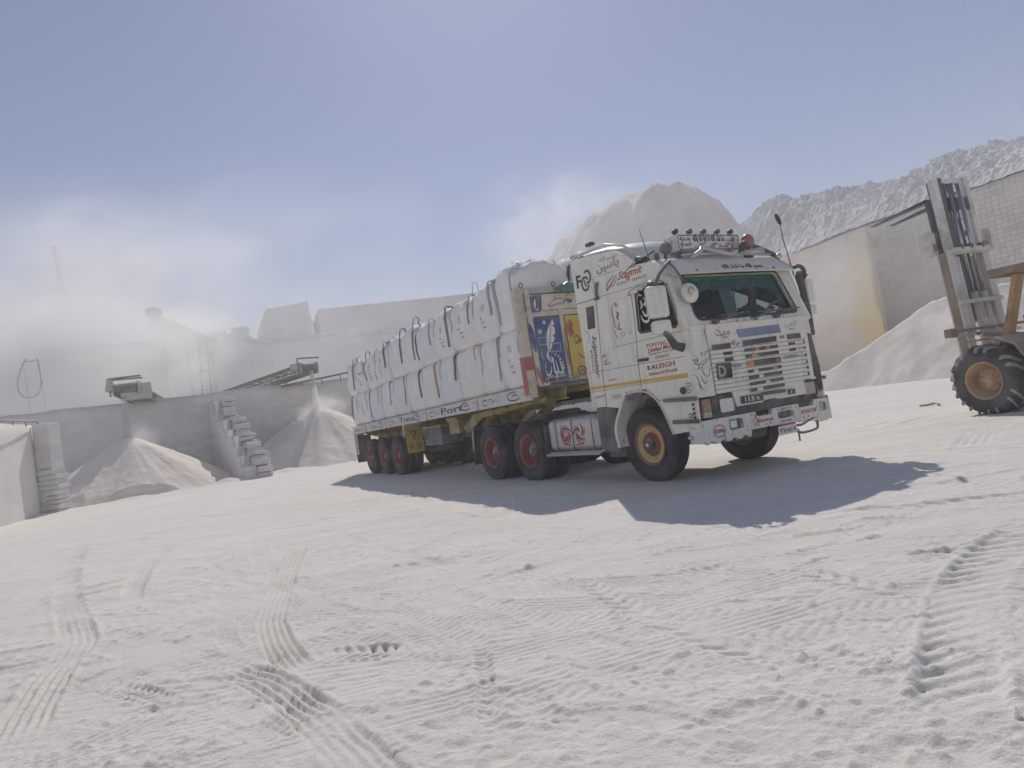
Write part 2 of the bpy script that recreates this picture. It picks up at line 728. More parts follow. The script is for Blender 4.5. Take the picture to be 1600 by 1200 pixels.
# the yard is crossed by many faint arcs of lorry tread
for i in range(90):
    x0, y0 = _r.uniform(-16, 16), _r.uniform(4.5, 24)
    a = _r.gauss(0.2, 0.5) + (PI if _r.random() < 0.5 else 0)
    cv = _r.uniform(-0.12, 0.12)
    L = _r.uniform(4, 14)
    p, pts = [x0, y0], []
    for k in range(8):
        pts.append(tuple(p))
        p[0] += math.cos(a) * L / 8
        p[1] += math.sin(a) * L / 8
        a += cv * L / 8
    if min(q[1] for q in pts) < 3.2:
        continue
    press(pts, _r.uniform(0.24, 0.5), _r.choice(['rib', 'block', 'lug', 'bar', 'bar']), _r.uniform(0.012, 0.028), _r.uniform(0.08, 0.2))
for i in range(56):
    x0, y0 = _r.uniform(-7, 9), _r.uniform(2.6, 11)
    a = _r.gauss(0.15, 0.55) + (PI if _r.random() < 0.5 else 0)
    cv, L = _r.uniform(-0.10, 0.10), _r.uniform(6, 15)
    p, pts = [x0, y0], []
    for k in range(9):
        pts.append(tuple(p))
        p[0] += math.cos(a) * L / 9
        p[1] += math.sin(a) * L / 9
        a += cv * L / 9
    wd = _r.uniform(0.2, 0.42)
    kd = _r.choice(['rib', 'rib', 'block', 'lug', 'bar'])
    dp, pt = _r.uniform(0.008, 0.019), _r.uniform(0.06, 0.14)
    press(pts, wd, kd, dp, pt, wob=0.05)
    if _r.random() < 0.5:                       # the second wheel of the same axle
        press([(q[0] - 0.5 * math.sin(a), q[1] + 0.5 * math.cos(a)) for q in pts], wd, kd, dp * 0.9, pt, wob=0.05)
for px, wpx, kind, dep, pit in [
    ([(330, 1050), (470, 1030), (640, 1018), (800, 1000)], 60, 'lug', 0.012, 0.08),
    ([(60, 1060), (200, 1085), (340, 1120), (470, 1170)], 34, 'lug', 0.012, 0.07),
    ([(-20, 1260), (8, 1196), (40, 1125), (78, 1060), (122, 1004), (112, 962), (104, 925), (112, 880), (130, 845)], 44, 'rib', 0.024, 0.1),
    ([(660, 1300), (590, 1225), (545, 1170), (495, 1122), (440, 1078), (398, 1058), (350, 1045)], 72, 'rib', 0.027, 0.1),
    ([(500, 1068), (462, 1042), (436, 1006), (424, 970), (436, 930), (452, 890), (470, 850)], 40, 'rib', 0.026, 0.1),
    ([(190, 965), (202, 942), (214, 910), (236, 878), (275, 848)], 26, 'rib', 0.020, 0.1),
    ([(310, 866), (345, 894), (385, 912), (420, 908), (432, 872)], 14, 'smooth', 0.014, 0.1),
    ([(355, 930), (352, 985), (372, 1032)], 26, 'rib', 0.012, 0.1),
    ([(500, 1024), (560, 1018), (622, 1015)], 54, 'lug', 0.032, 0.078),
    ([(606, 1046), (660, 1040), (716, 1035)], 48, 'lug', 0.032, 0.082),
    ([(168, 1074), (220, 1080), (274, 1098)], 30, 'lug', 0.026, 0.07),
    ([(110, 1108), (165, 1118), (225, 1126)], 60, 'bar', 0.015, 0.085),
    ([(325, 1125), (360, 1118), (400, 1112), (440, 1110)], 70, 'bar', 0.015, 0.10),
    ([(350, 1165), (385, 1150), (420, 1142)], 60, 'bar', 0.014, 0.10),
    ([(1612, 826), (1550, 868), (1518, 915), (1502, 965), (1500, 1030), (1504, 1090), (1530, 1160)], 84, 'bar', 0.030, 0.14),
    ([(905, 900), (960, 935), (1020, 962), (1090, 992), (1160, 1015), (1230, 1034)], 58, 'lug', 0.026, 0.13),
    ([(1250, 890), (1310, 905), (1370, 918), (1440, 926)], 44, 'lug', 0.020, 0.14),
    ([(745, 990), (755, 1040), (762, 1095), (770, 1165)], 34, 'lug', 0.018, 0.07),
    ([(893, 1028), (950, 1060), (1005, 1075)], 34, 'lug', 0.034, 0.13),
    ([(400, 832), (404, 858), (410, 884)], 26, 'bar', 0.016, 0.09),
    ([(1040, 815), (1180, 845), (1330, 835), (1480, 800)], 22, 'block', 0.012, 0.1),
    ([(780, 850), (930, 880), (1100, 872), (1280, 850)], 24, 'block', 0.010, 0.1),
    ([(520, 830), (640, 870), (760, 882), (900, 866)], 26, 'rib', 0.012, 0.1),
    ([(380, 850), (480, 930), (620, 960), (760, 945)], 30, 'rib', 0.012, 0.1),
    ([(20, 905), (120, 880), (240, 850), (380, 830)], 20, 'block', 0.014, 0.1),
    ([(1100, 1060), (1230, 1075), (1380, 1060)], 60, 'bar', 0.018, 0.14),
    ([(820, 1140), (980, 1120), (1120, 1150), (1300, 1180)], 60, 'bar', 0.016, 0.13),
]:
    mid = px[len(px) // 2]
    press(ipath(*px), wpx * ppm(*mid), kind, dep * (1.75 if kind == 'rib' else 1.2), pit, berm=0.5, fade=dep < 0.02)
# scuffs, boot prints and crumbs of stone in the foreground
for i in range(70):
    a, b = _r.uniform(-60, 1660), _r.uniform(830, 1210)
    g = gnd(a, b)
    ang = _r.uniform(0, PI)
    L, Wd, dp = _r.uniform(0.06, 0.26), _r.uniform(0.04, 0.11), _r.uniform(0.004, 0.012)
    i0, i1 = np.searchsorted(GX, (g.x - 0.5, g.x + 0.5))
    j0, j1 = np.searchsorted(GY, (g.y - 0.5, g.y + 0.5))
    X, Y = XX[j0:j1, i0:i1] - g.x, YY[j0:j1, i0:i1] - g.y
    u, v = X * math.cos(ang) + Y * math.sin(ang), -X * math.sin(ang) + Y * math.cos(ang)
    d = np.sqrt((u / L) ** 2 + (v / Wd) ** 2) * (1 + 0.5 * _rough[j0:j1, i0:i1])
    H[j0:j1, i0:i1] += -dp * np.exp(-d ** 2.4) + 0.5 * dp * np.exp(-((d - 1.35) / 0.3) ** 2)
for i in range(260):
    a, b = _r.uniform(-60, 1660), _r.uniform(800, 1215)
    g = gnd(a, b)
    rr, hh = _r.uniform(0.014, 0.04), _r.uniform(0.004, 0.014)
    i0, i1 = np.searchsorted(GX, (g.x - 0.1, g.x + 0.1))
    j0, j1 = np.searchsorted(GY, (g.y - 0.1, g.y + 0.1))
    X, Y = XX[j0:j1, i0:i1] - g.x, YY[j0:j1, i0:i1] - g.y
    H[j0:j1, i0:i1] += hh * np.clip(1 - (X * X + Y * Y) / rr ** 2 * (1 + 1.5 * _rough[j0:j1, i0:i1]), 0, 1) ** 0.7
# swept-up ridge of powder along the front of the bays
_e0, _e1 = np.array([-17.6, 26.4]), np.array([-8.2, 33.6])
_d = (_e1 - _e0) / np.linalg.norm(_e1 - _e0)
_s = (XX - _e0[0]) * _d[0] + (YY - _e0[1]) * _d[1]
_n = -(XX - _e0[0]) * _d[1] + (YY - _e0[1]) * _d[0]
H += 0.16 * np.exp(-(_n / 0.55) ** 2) * np.clip(0.6 + 1.5 * fbm(_s * 0.8, _n * 0.8, 3, 61), 0, 1.5) * (np.abs(_s) < 60)
H = H.astype(np.float64)


def ground_z(x, y):
    i = int(np.clip(np.searchsorted(GX, x), 1, len(GX) - 1))
    j = int(np.clip(np.searchsorted(GY, y), 1, len(GY) - 1))
    return float(H[j, i])


# nothing pokes up through the tyres: level the strip the lorry stands on
TRUCK_LOC, TRUCK_YAW, TRAILER_YAW = Vector((2.694, 10.373, 0)), -1.0323, -1.0323 - 0.0583
_c, _sn = math.cos(TRUCK_YAW), math.sin(TRUCK_YAW)
_lx = (XX - TRUCK_LOC.x) * _c + (YY - TRUCK_LOC.y) * _sn
_ly = -(XX - TRUCK_LOC.x) * _sn + (YY - TRUCK_LOC.y) * _c
H *= 1 - 0.8 * ((_lx > -16) & (_lx < 1.5) & (np.abs(_ly) < 2.0))
M_GROUND = ground_material()
ground = grid_mesh('ground', np.stack([XX, YY, H], -1), M_GROUND)
tag(ground, kind='structure')

# ----------------------------------------------------------- stone materials


def stone_material(name, base, cut=None, bump=0.5, bscale=1.2, sun_patch=None, course=(0.9, 0.42), line=0.55, tintz=None):
    """Soft white limestone, optionally with the grid of saw cuts left by the quarrying."""
    m = bpy.data.materials.new(name)
    m.use_nodes = True
    N, Lk = m.node_tree.nodes, m.node_tree.links
    b = N['Principled BSDF']
    b.inputs['Roughness'].default_value = 0.95
    b.inputs['Specular IOR Level'].default_value = 0.1
    tc = N.new('ShaderNodeTexCoord')
    n = N.new('ShaderNodeTexNoise')
    n.inputs['Scale'].default_value = 0.25
    n.inputs['Detail'].default_value = 9
    n.inputs['Roughness'].default_value = 0.65
    Lk.new(tc.outputs['Object'], n.inputs['Vector'])
    r = N.new('ShaderNodeValToRGB')
    e = r.color_ramp.elements
    e[0].position, e[0].color = 0.33, (*[c * 0.84 for c in base], 1)
    e[1].position, e[1].color = 0.68, (*[min(1, c * 1.1) for c in base], 1)
    Lk.new(n.outputs['Fac'], r.inputs['Fac'])
    col = r.outputs['Color']
    n2 = N.new('ShaderNodeTexNoise')
    n2.inputs['Scale'].default_value = bscale * 6
    n2.inputs['Detail'].default_value = 8
    Lk.new(tc.outputs['Object'], n2.inputs['Vector'])
    height = n2.outputs['Fac']
    if cut:
        mp = N.new('ShaderNodeMapping')
        mp.inputs['Rotation'].default_value = cut
        Lk.new(tc.outputs['Object'], mp.inputs['Vector'])
        sx = N.new('ShaderNodeSeparateXYZ')
        Lk.new(mp.outputs['Vector'], sx.inputs[0])
        cx = N.new('ShaderNodeCombineXYZ')
        Lk.new(sx.outputs['X'], cx.inputs['X'])
        Lk.new(sx.outputs['Z'], cx.inputs['Y'])
        nd = N.new('ShaderNodeTexNoise')
        nd.inputs['Scale'].default_value = 0.9
        Lk.new(tc.outputs['Object'], nd.inputs['Vector'])
        vm = N.new('ShaderNodeVectorMath')
        vm.operation = 'MULTIPLY_ADD'
        vm.inputs[1].default_value = (0.10, 0.10, 0)
        Lk.new(nd.outputs['Color'], vm.inputs[0])
        Lk.new(cx.outputs[0], vm.inputs[2])
        br = N.new('ShaderNodeTexBrick')
        br.offset = 0.0
        br.inputs['Scale'].default_value = 1.0
        br.inputs['Brick Width'].default_value = course[0]
        br.inputs['Row Height'].default_value = course[1]
        br.inputs['Mortar Size'].default_value = 0.022
        br.inputs['Mortar Smooth'].default_value = 0.5
        br.inputs['Color1'].default_value = (1, 1, 1, 1)
        br.inputs['Color2'].default_value = (0.84, 0.83, 0.82, 1)
        br.inputs['Mortar'].default_value = (1 - line, 1 - line, 1 - line, 1)
        Lk.new(vm.outputs[0], br.inputs['Vector'])
        # the cuts are worn away in places
        nw = N.new('ShaderNodeTexNoise')
        nw.inputs['Scale'].default_value = 0.16
        nw.inputs['Detail'].default_value = 4
        Lk.new(tc.outputs['Object'], nw.inputs['Vector'])
        wr = N.new('ShaderNodeMapRange')
        wr.inputs['From Min'].default_value = 0.42
        wr.inputs['From Max'].default_value = 0.60
        wr.inputs['To Min'].default_value = 0.25
        Lk.new(nw.outputs['Fac'], wr.inputs['Value'])
        mx = N.new('ShaderNodeMix')
        mx.data_type = 'RGBA'
        mx.blend_type = 'MULTIPLY'
        Lk.new(wr.outputs['Result'], mx.inputs['Factor'])
        Lk.new(col, mx.inputs['A'])
        Lk.new(br.outputs['Color'], mx.inputs['B'])
        col = mx.outputs['Result']
        ma = N.new('ShaderNodeMath')
        ma.operation = 'MULTIPLY_ADD'
        ma.inputs[1].default_value = -0.9
        Lk.new(br.outputs['Fac'], ma.inputs[0])
        Lk.new(height, ma.inputs[2])
        height = ma.outputs[0]
    if sun_patch:  # patch of sunlight painted into the colour, edge broken by noise
        (cx_, cy_, cz_), (sx_, sy_, sz_), scol = sun_patch
        mp = N.new('ShaderNodeMapping')
        mp.inputs['Location'].default_value = (-cx_ / sx_, -cy_ / sy_, -cz_ / sz_)
        mp.inputs['Scale'].default_value = (1 / sx_, 1 / sy_, 1 / sz_)
        Lk.new(tc.outputs['Object'], mp.inputs['Vector'])
        ln = N.new('ShaderNodeVectorMath')
        ln.operation = 'LENGTH'
        Lk.new(mp.outputs['Vector'], ln.inputs[0])
        ad = N.new('ShaderNodeMath')
        ad.operation = 'MULTIPLY_ADD'
        ad.inputs[1].default_value = 2.6
        Lk.new(n.outputs['Fac'], ad.inputs[0])
        Lk.new(ln.outputs['Value'], ad.inputs[2])
        mr = N.new('ShaderNodeMapRange')
        mr.inputs['From Min'].default_value = 2.35
        mr.inputs['From Max'].default_value = 1.75
        Lk.new(ad.outputs[0], mr.inputs['Value'])
        mx = N.new('ShaderNodeMix')
        mx.data_type = 'RGBA'
        Lk.new(mr.outputs['Result'], mx.inputs['Factor'])
        Lk.new(col, mx.inputs['A'])
        mx.inputs['B'].default_value = (*scol, 1)
        col = mx.outputs['Result']
    Lk.new(col, b.inputs['Base Color'])
    bp = N.new('ShaderNodeBump')
    bp.inputs['Strength'].default_value = bump
    bp.inputs['Distance'].default_value = 0.10
    Lk.new(height, bp.inputs['Height'])
    Lk.new(bp.outputs['Normal'], b.inputs['Normal'])
    return m


M_SAND = stone_material('crushed_limestone', (0.90, 0.815, 0.715), bump=0.25, bscale=3)
M_WALL = stone_material('dusty_masonry', (0.82, 0.795, 0.76), cut=(0, 0, -0.494), bump=0.35, course=(0.42, 0.22), line=0.10)
M_BLOCK = stone_material('rough_stone_blocks', (0.70, 0.685, 0.66), bump=0.7, bscale=2)
M_PLAIN = stone_material('smooth_dusty_wall', (0.75, 0.73, 0.70), bump=0.15, bscale=0.8)
M_ROCK = stone_material('quarry_rock', (0.58, 0.545, 0.51), bump=0.7, bscale=0.6)


def heap(name, cx, cy, height, slope, label, R=None, cut=None, ridges=0.10, seed=0, n=150, sx=1.0, rot=0.0, top_r=0.35, group=None):
    """A cone of crushed stone lying at its angle of repose."""
    R = R or height / slope * 1.25
    g = np.linspace(-R, R, n)
    X, Y = np.meshgrid(g * sx, g)
    d = np.hypot(X / sx, Y)
    th = np.arctan2(Y, X)
    rz = fbm(np.cos(th) * 3 + seed, np.sin(th) * 3, 3, seed) * ridges * np.clip(d / R * 2.2, 0, 1) * height
    h = height - slope * (np.sqrt(d * d + top_r ** 2) - top_r) + rz
    h += 0.04 * fbm(X * 2.2, Y * 2.2, 4, seed + 5) + 0.035 * np.clip(fbm(X * 8, Y * 8, 3, seed + 15) - 0.1, 0, 1) * 2
    ca, sa = math.cos(rot), math.sin(rot)
    WX, WY = cx + X * ca - Y * sa, cy + X * sa + Y * ca
    if cut is not None:
        h = cut(WX, WY, h)
    h = np.maximum(h, -0.25)
    o = grid_mesh(name, np.stack([WX, WY, h], -1), M_SAND)
    return tag(o, label, 'sand pile', group)


# ----------------------------------------------------------- the loading bays
W_A, W_B = at(62, 645, 34.0), at(400, 607, 38.8)
W_DIR = Vector((W_B.x - W_A.x, W_B.y - W_A.y, 0)).normalized()
W_NRM = Vector((W_DIR.y, -W_DIR.x, 0))          # towards the yard


def rough_slab(p0, p1, z0, z1, th, name, m, amp=0.05, step=0.3, top_amp=0.08, prof=None, seed=0):
    """A thick masonry wall between two ground points with an uneven face and top."""
    p0, p1 = Vector((p0[0], p0[1], 0)), Vector((p1[0], p1[1], 0))
    d = p1 - p0
    L = d.length
    d.normalize()
    nrm = Vector((d.y, -d.x, 0))
    nu, nv = max(2, int(L / step)), max(2, int((z1 - z0) / step))
    nt = max(2, int(th / step) + 1)
    ring = [(0, j / nv) for j in range(nv + 1)] + [(k / nt, 1.0) for k in range(1, nt)] + [(1, 1 - j / nv) for j in range(nv + 1)]
    vs, fs = [], []
    k = len(ring)
    for i in range(nu + 1):
        s = L * i / nu
        zt = (prof(s) if prof else z1) + top_amp * float(fbm(np.array([s * 0.8]), np.array([seed + 0.5]), 3, seed)[0])
        for (t, v) in ring:
            z = z0 + (zt - z0) * v
            e = amp * float(fbm(np.array([s * 0.9 + seed]), np.array([z * 0.9 + t * 9]), 3, seed + 3)[0])
            vs.append(p0 + d * s + nrm * (e - th * t) + Vector((0, 0, z)))
    for i in range(nu):
        for j in range(k - 1):
            a, b = i * k + j, i * k + j + 1
            fs.append((a, a + k, b + k, b))
    mb = MB()
    mb.add(vs, fs, m, True)
    for i in (0, nu):
        f = tuple(i * k + j for j in range(k))
        mb.f.append(f if i == 0 else tuple(reversed(f)))
        mb.mi.append(0)
        mb.sm.append(False)
    return mb


back0 = Vector(W_A) - W_DIR * 14
back1 = Vector(W_B) + W_DIR * 26
o = rough_slab(back0, back1, -0.4, 4.62, 0.7, 'bay_wall', M_WALL, 0.10, 0.4, 0.12, seed=2).build('retaining_wall')
tag(o, 'long dust coated masonry wall closing the backs of the loading bays', 'wall')

pil = gnd(78, 803)
wl0, wl1 = Vector((-15.3, 17.0, 0)), Vector((pil.x - 0.33, pil.y + 0.10, 0))
_wd = (wl1 - wl0).normalized()
o = rough_slab(wl0, wl1, -0.4, 3.42, 0.5, 'side_wall', M_PLAIN, 0.05, 0.4, 0.03, seed=4).build('side_wall')
tag(o, 'smooth pale side wall ending at the stone pier', 'wall')
# the pier at the end of that wall: plain above, rough blocks below
mb = MB()
mb.box((pil.x, pil.y + 0.35, 2.55), (0.62, 0.7, 1.75), M_WALL, bev=0.05)
zz, k = -0.3, 0
while zz < 1.68:
    hgt = _r.uniform(0.16, 0.24)
    mb.box((pil.x + _r.uniform(-0.03, 0.09), pil.y + 0.33 + _r.uniform(-0.06, 0.04), zz + hgt / 2), (0.74 + _r.uniform(-0.05, 0.1), 0.75, hgt - 0.015),
           M_BLOCK, Matrix.Rotation(_r.uniform(-0.06, 0.06), 4, 'Z'), 0.04)
    zz += hgt
o = mb.build('stone_pier')
tag(o, 'narrow stone pier with rough lower courses beside the first pile', 'pier')

# the stepped divider of rough blocks between the two bays
d0, d1 = gnd(404, 747), at(338, 625, 37.6)
dd = Vector((d1.x - d0.x, d1.y - d0.y, 0))
DL = dd.length
dd.normalize()
steps = [(0.0, 0.55), (0.8, 1.05), (1.55, 1.48), (2.2, 1.98), (3.7, 2.35), (4.6, 2.9), (5.9, 3.35), (6.6, 4.02)]


def div_prof(s):
    z = steps[0][1]
    for a, b in steps:
        if s >= a:
            z = b
    return z


mb = rough_slab((d0.x + dd.x * 0.25, d0.y + dd.y * 0.25), (d1.x, d1.y), -0.3, 4.0, 0.45, 'divider', M_WALL, 0.04, 0.15, 0.04, prof=div_prof, seed=6)
nrm = Vector((dd.y, -dd.x, 0))
for i, (s, zt) in enumerate(steps):
    s1 = steps[i + 1][0] if i + 1 < len(steps) else DL
    zlo = -0.25 if i == 0 else steps[i - 1][1] - 0.25
    z = zlo
    while z < zt:
        hgt = _r.uniform(0.12, 0.30)
        pos = Vector((d0.x, d0.y, 0)) + dd * (s + 0.15) - nrm * -0.30
        wdt = _r.uniform(0.34, 0.72)
        mb.box(pos + Vector((_r.uniform(-0.12, 0.10), _r.uniform(-0.10, 0.10), z + hgt / 2)), (wdt, 0.62, hgt - 0.02), M_BLOCK,
               Matrix.Rotation(math.atan2(dd.y, dd.x) + _r.uniform(-0.3, 0.3), 4, 'Z') @ Matrix.Rotation(_r.uniform(-0.16, 0.16), 4, 'X') @ Matrix.Rotation(_r.uniform(-0.12, 0.12), 4, 'Y'), 0.07)
        z += hgt
    s2 = s + 0.3
    while s2 < s1:                       # cap stones along each tread
        ln = _r.uniform(0.3, 0.5)
        pos = Vector((d0.x, d0.y, 0)) + dd * (s2 + ln / 2) + nrm * 0.22
        mb.box(pos + Vector((0, 0, zt + 0.02)), (ln, 0.6, _r.uniform(0.12, 0.2)), M_BLOCK, Matrix.Rotation(math.atan2(dd.y, dd.x) + _r.uniform(-0.1, 0.1), 4, 'Z'), 0.04)
        s2 += ln
o = mb.build('dividing_wall')
tag(o, 'stepped wall of rough stone blocks dividing the two bays', 'wall')

p1 = at(201, 700, 32.2)
cutx = gnd(331, 758)


def cut1(X, Y, h):
    side = (X - cutx.x) * 0.80 + (Y - cutx.y) * -0.60 + 0.25 * fbm(X * 1.2, Y * 1.2, 3, 5)
    h = np.where(side > -0.0, np.minimum(h, 0.02 - side * 0.5), h)
    front = (Y - 28.0) - (X - p1.x) * 0.50
    return np.where(front < 0, np.minimum(h, 0.25 + front * 0.9), h)


heap('sand_pile', p1.x, p1.y, 2.68, 0.64, 'pale sand pile under the chute beside the narrow stone pier', R=5.6, cut=cut1, seed=3, n=200, group='piles of crushed limestone')
p2 = at(496, 640, 37.2)
heap('sand_pile', p2.x, p2.y, 2.98, 0.62, 'conical pinkish sand pile being fed by a falling stream behind the trailer tail', R=6.2, ridges=0.14, seed=8, n=200,
     group='piles of crushed limestone')

# ------------------------------------------------------------ conveyors
M_STEEL_D = material('dusty_dark_steel', (0.10, 0.10, 0.105), 0.75, 0.3, 0.2, 4, dust=0.45, up_dust=0.85)
M_STEEL_W = material('dust_caked_steel', (0.42, 0.41, 0.40), 0.85, 0.0, 0.15, 3, dust=0.5, up_dust=0.6)
M_BELT = material('conveyor_belt', (0.06, 0.06, 0.065), 0.9, 0, 0.2, 5, dust=0.35, up_dust=0.9)


def conveyor(head, tail, width, label, legs, guard=True):
    head, tail = Vector(head), Vector(tail)
    root = thing('belt_conveyor', label, 'conveyor', (head.x, head.y, 0))
    off = Vector((head.x, head.y, 0))
    h, t = head - off, tail - off
    d = (t - h).normalized()
    sd = Vector((d.y, -d.x, 0)).normalized() * (width / 2)
    up = sd.cross(d).normalized()
    if up.z < 0:
        up = -up
    mb = MB()
    for s in (-1, 1):
        for lv in (-0.28, 0.10):
            mb.bar(h + sd * s * 1.05 + up * lv, t + sd * s * 1.05 + up * lv, 0.07, 0.09, M_STEEL_D)
        L = (t - h).length
        n = int(L / 0.8)
        for i in range(n):
            a, b = h + d * (L * i / n), h + d * (L * (i + 1) / n)
            mb.bar(a + sd * s * 1.05 + up * (-0.28 if i % 2 else 0.1), b + sd * s * 1.05 + up * (0.1 if i % 2 else -0.28), 0.04, 0.04, M_STEEL_W)
    mb.build('truss_frame', parent=root)
    mb = MB()
    r = 0.24
    loop = []
    L = (t - h).length
    for i in range(9):
        a = PI / 2 + PI * i / 8
        loop.append((r * math.cos(a), r * math.sin(a)))
    for i in range(9):
        a = -PI / 2 + PI * i / 8
        loop.append((L + r * math.cos(a), r * math.sin(a)))
    vs, fs = [], []
    for (x, z) in loop:
        for s in (-1, 1):
            vs.append(h + d * x + up * z + sd * s * 0.9)
    n = len(loop)
    for i in range(n):
        j = (i + 1) % n
        fs.append((2 * i, 2 * i + 1, 2 * j + 1, 2 * j))
    mb.add(vs, fs, M_BELT, True)
    mb.build('belt', parent=root)
    mb = MB()
    for i in range(int(L / 1.0)):
        p = h + d * (0.7 + i * 1.0)
        mb.cyl(p - sd * 0.98 + up * 0.12, p + sd * 0.98 + up * 0.12, 0.05, M_STEEL_W, 8)
        mb.build('roller', parent=root)
        mb = MB()
    mb.cyl(h - sd, h + sd, 0.22, M_STEEL_D, 16)
    mb.build('head_drum', parent=root)
    if guard:
        mb = MB()
        for s in (-1, 1):
            mb.box(h + d * 0.15 + sd * s * 1.12 - up * 0.02, (0.55, 0.05, 0.62), M_STEEL_W, Matrix.Rotation(math.atan2(d.y, d.x), 4, 'Z'))
        mb.bar(h - sd * 1.4 + up * 0.5 - d * 0.1, h + sd * 1.4 + up * 0.5 - d * 0.1, 0.06, 0.08, M_STEEL_D)
        mb.bar(h - sd * 1.4 + up * 0.5, h - sd * 1.4 - up * 0.35, 0.06, 0.06, M_STEEL_D)
        mb.box(h - sd * 1.5 + up * 0.1 + d * 0.25, (0.5, 0.3, 0.34), M_STEEL_W, Matrix.Rotation(math.atan2(d.y, d.x), 4, 'Z'), 0.04)
        mb.build('head_guard', parent=root)
    for q in legs:
        p = h + d * q
        for s in (-1, 1):
            mb = MB()
            b = p + sd * s * 1.1
            mb.bar(b, Vector((b.x, b.y, -0.2)), 0.12, 0.12, M_STEEL_W)
            mb.build('leg', parent=root)
    return root


hd2 = at(482, 574, 37.6)
conveyor(hd2, at(352, 618, 44.5), 0.9, 'inclined belt conveyor feeding the pile behind the trailer tail', (3.4, 6.5))
hd1 = at(197, 606, 33.4)
conveyor(hd1, at(262, 640, 41.0), 1.0, 'belt conveyor with boxed head over the pile by the pier', (3.2, 6.0))
mb = MB()
c = at(213, 612, 34.0)
Rz = Matrix.Rotation(math.atan2(W_DIR.y, W_DIR.x), 4, 'Z')
mb.box(c, (1.35, 0.9, 0.75), M_STEEL_W, Rz, 0.05)
mb.box(at(172, 602, 33.4), (0.28, 0.5, 0.62), M_STEEL_W, Rz, 0.05)
mb.bar(at(168, 593, 33.4), at(166, 612, 33.4), 0.07, 0.07, M_STEEL_D)
mb.bar(at(176, 594, 33.3), at(222, 590, 33.3), 0.10, 0.07, M_STEEL_D)
mb.bar(at(166, 604, 33.3), at(190, 601, 33.3), 0.08, 0.08, M_STEEL_D)
o = mb.build('discharge_chute')
tag(o, 'dust caked metal chute box above the pile by the pier', 'chute')
mb = MB()
ra, rb = at(440, 604, 39.0), at(560, 578, 41.4)
mb.tube([ra, rb], 0.07, M_STEEL_D)
for i in range(5):
    p = ra.lerp(rb, i / 4)
    mb.tube([p, Vector((p.x, p.y, 4.4))], 0.03, M_STEEL_D)
tag(mb.build('guard_rail'), 'dark pipe rail along the wall top behind the pile', 'railing')
mb = MB()
ra, rb = at(-60, 657, 19.5), at(58, 658, 26.6)
mb.tube([ra, rb], 0.035, M_STEEL_D)
for i in range(6):
    p = ra.lerp(rb, i / 5)
    mb.tube([p, Vector((p.x, p.y, 3.3))], 0.02, M_STEEL_D)
tag(mb.build('guard_rail'), 'thin pipe rail on top of the smooth side wall', 'railing')
# faint plant up on the bench behind the dust
mb = MB()
la, lb = at(316, 530, 52), at(326, 612, 50)
for s in (-0.33, 0.33):
    mb.bar(la + Vector((s, 0, 0)), Vector((lb.x + s, lb.y - 0.5, 3.5)), 0.09, 0.09, M_STEEL_W)
for i in range(9):
    p = la.lerp(Vector((lb.x, lb.y - 0.5, 3.5)), (i + 0.5) / 9)
    mb.bar(p - Vector((0.33, 0, 0)), p + Vector((0.33, 0, 0)), 0.06, 0.06, M_STEEL_W)
tag(mb.build('ladder'), 'pale steel ladder leaning up the bench behind the conveyors', 'ladder')
ca, cb = at(238, 498, 58), at(338, 540, 60)
mb = MB()
mb.bar(ca, cb, 1.4, 0.8, M_STEEL_W)
for i in range(6):
    a, b = ca.lerp(cb, i / 6), ca.lerp(cb, (i + 1) / 6)
    mb.bar(a + Vector((0, -0.75, -0.5)), b + Vector((0, -0.75, -1.3)), 0.12, 0.12, M_STEEL_W)
    mb.bar(b + Vector((0, -0.75, -0.5)), a + Vector((0, -0.75, -1.3)), 0.12, 0.12, M_STEEL_W)
for q in (0.1, 0.5, 0.9):
    p = ca.lerp(cb, q)
    mb.bar(p, Vector((p.x, p.y, 3)), 0.25, 0.25, M_STEEL_W)
mb.box(ca + Vector((0.2, 0, 0.5)), (0.9, 1.2, 0.6), M_STEEL_W, None, 0.1)
tag(mb.build('conveyor_gallery'), 'pale sloping conveyor gallery half lost in the dust', 'conveyor')
mb = MB()
ta, tb = at(84, 383, 80), at(106, 470, 80)
tb.x += 0.3
for dx, dy in ((-0.5, 0), (0.5, 0), (0, 0.8)):
    mb.tube([ta + Vector((dx * 0.2, dy * 0.2, 0)), Vector((tb.x + dx * 1.6, tb.y + dy, 8))], 0.07, M_STEEL_W, 6)
for i in range(12):
    q = i / 12
    a = ta.lerp(Vector((tb.x, tb.y, 8)), q)
    b = ta.lerp(Vector((tb.x, tb.y, 8)), q + 1 / 12)
    w0, w1 = 0.1 + 0.7 * q, 0.1 + 0.7 * (q + 1 / 12)
    mb.tube([a - Vector((w0, 0, 0)), b + Vector((w1, 0, 0))], 0.04, M_STEEL_W, 5)
    mb.tube([a + Vector((w0, 0, 0)), b - Vector((w1, 0, 0))], 0.04, M_STEEL_W, 5)
tag(mb.build('lattice_mast'), 'thin lattice mast rising faintly through the dust cloud', 'mast')
mb = MB()
lp = [at(a, b, 30.0 + i * 0.05) for i, (a, b) in enumerate(((40, 560), (30, 585), (28, 605), (36, 619), (50, 621), (62, 612), (64, 592), (58, 560)))]
mb.tube(spline(lp, 6), 0.022, M_STEEL_W, 6)
a, b = at(36, 566, 30.2), at(60, 562, 30.4)
mb.tube([a, b], 0.02, M_STEEL_W, 6)
for p in (a, b):
    mb.tube([p, Vector((p.x, p.y + 0.1, 4.3))], 0.007, M_STEEL_W, 6)
tag(mb.build('hanging_hose'), 'pale hose hanging in a loop above the smooth side wall', 'hose')

# ---------------------------------------------------- benches, hill and cliff


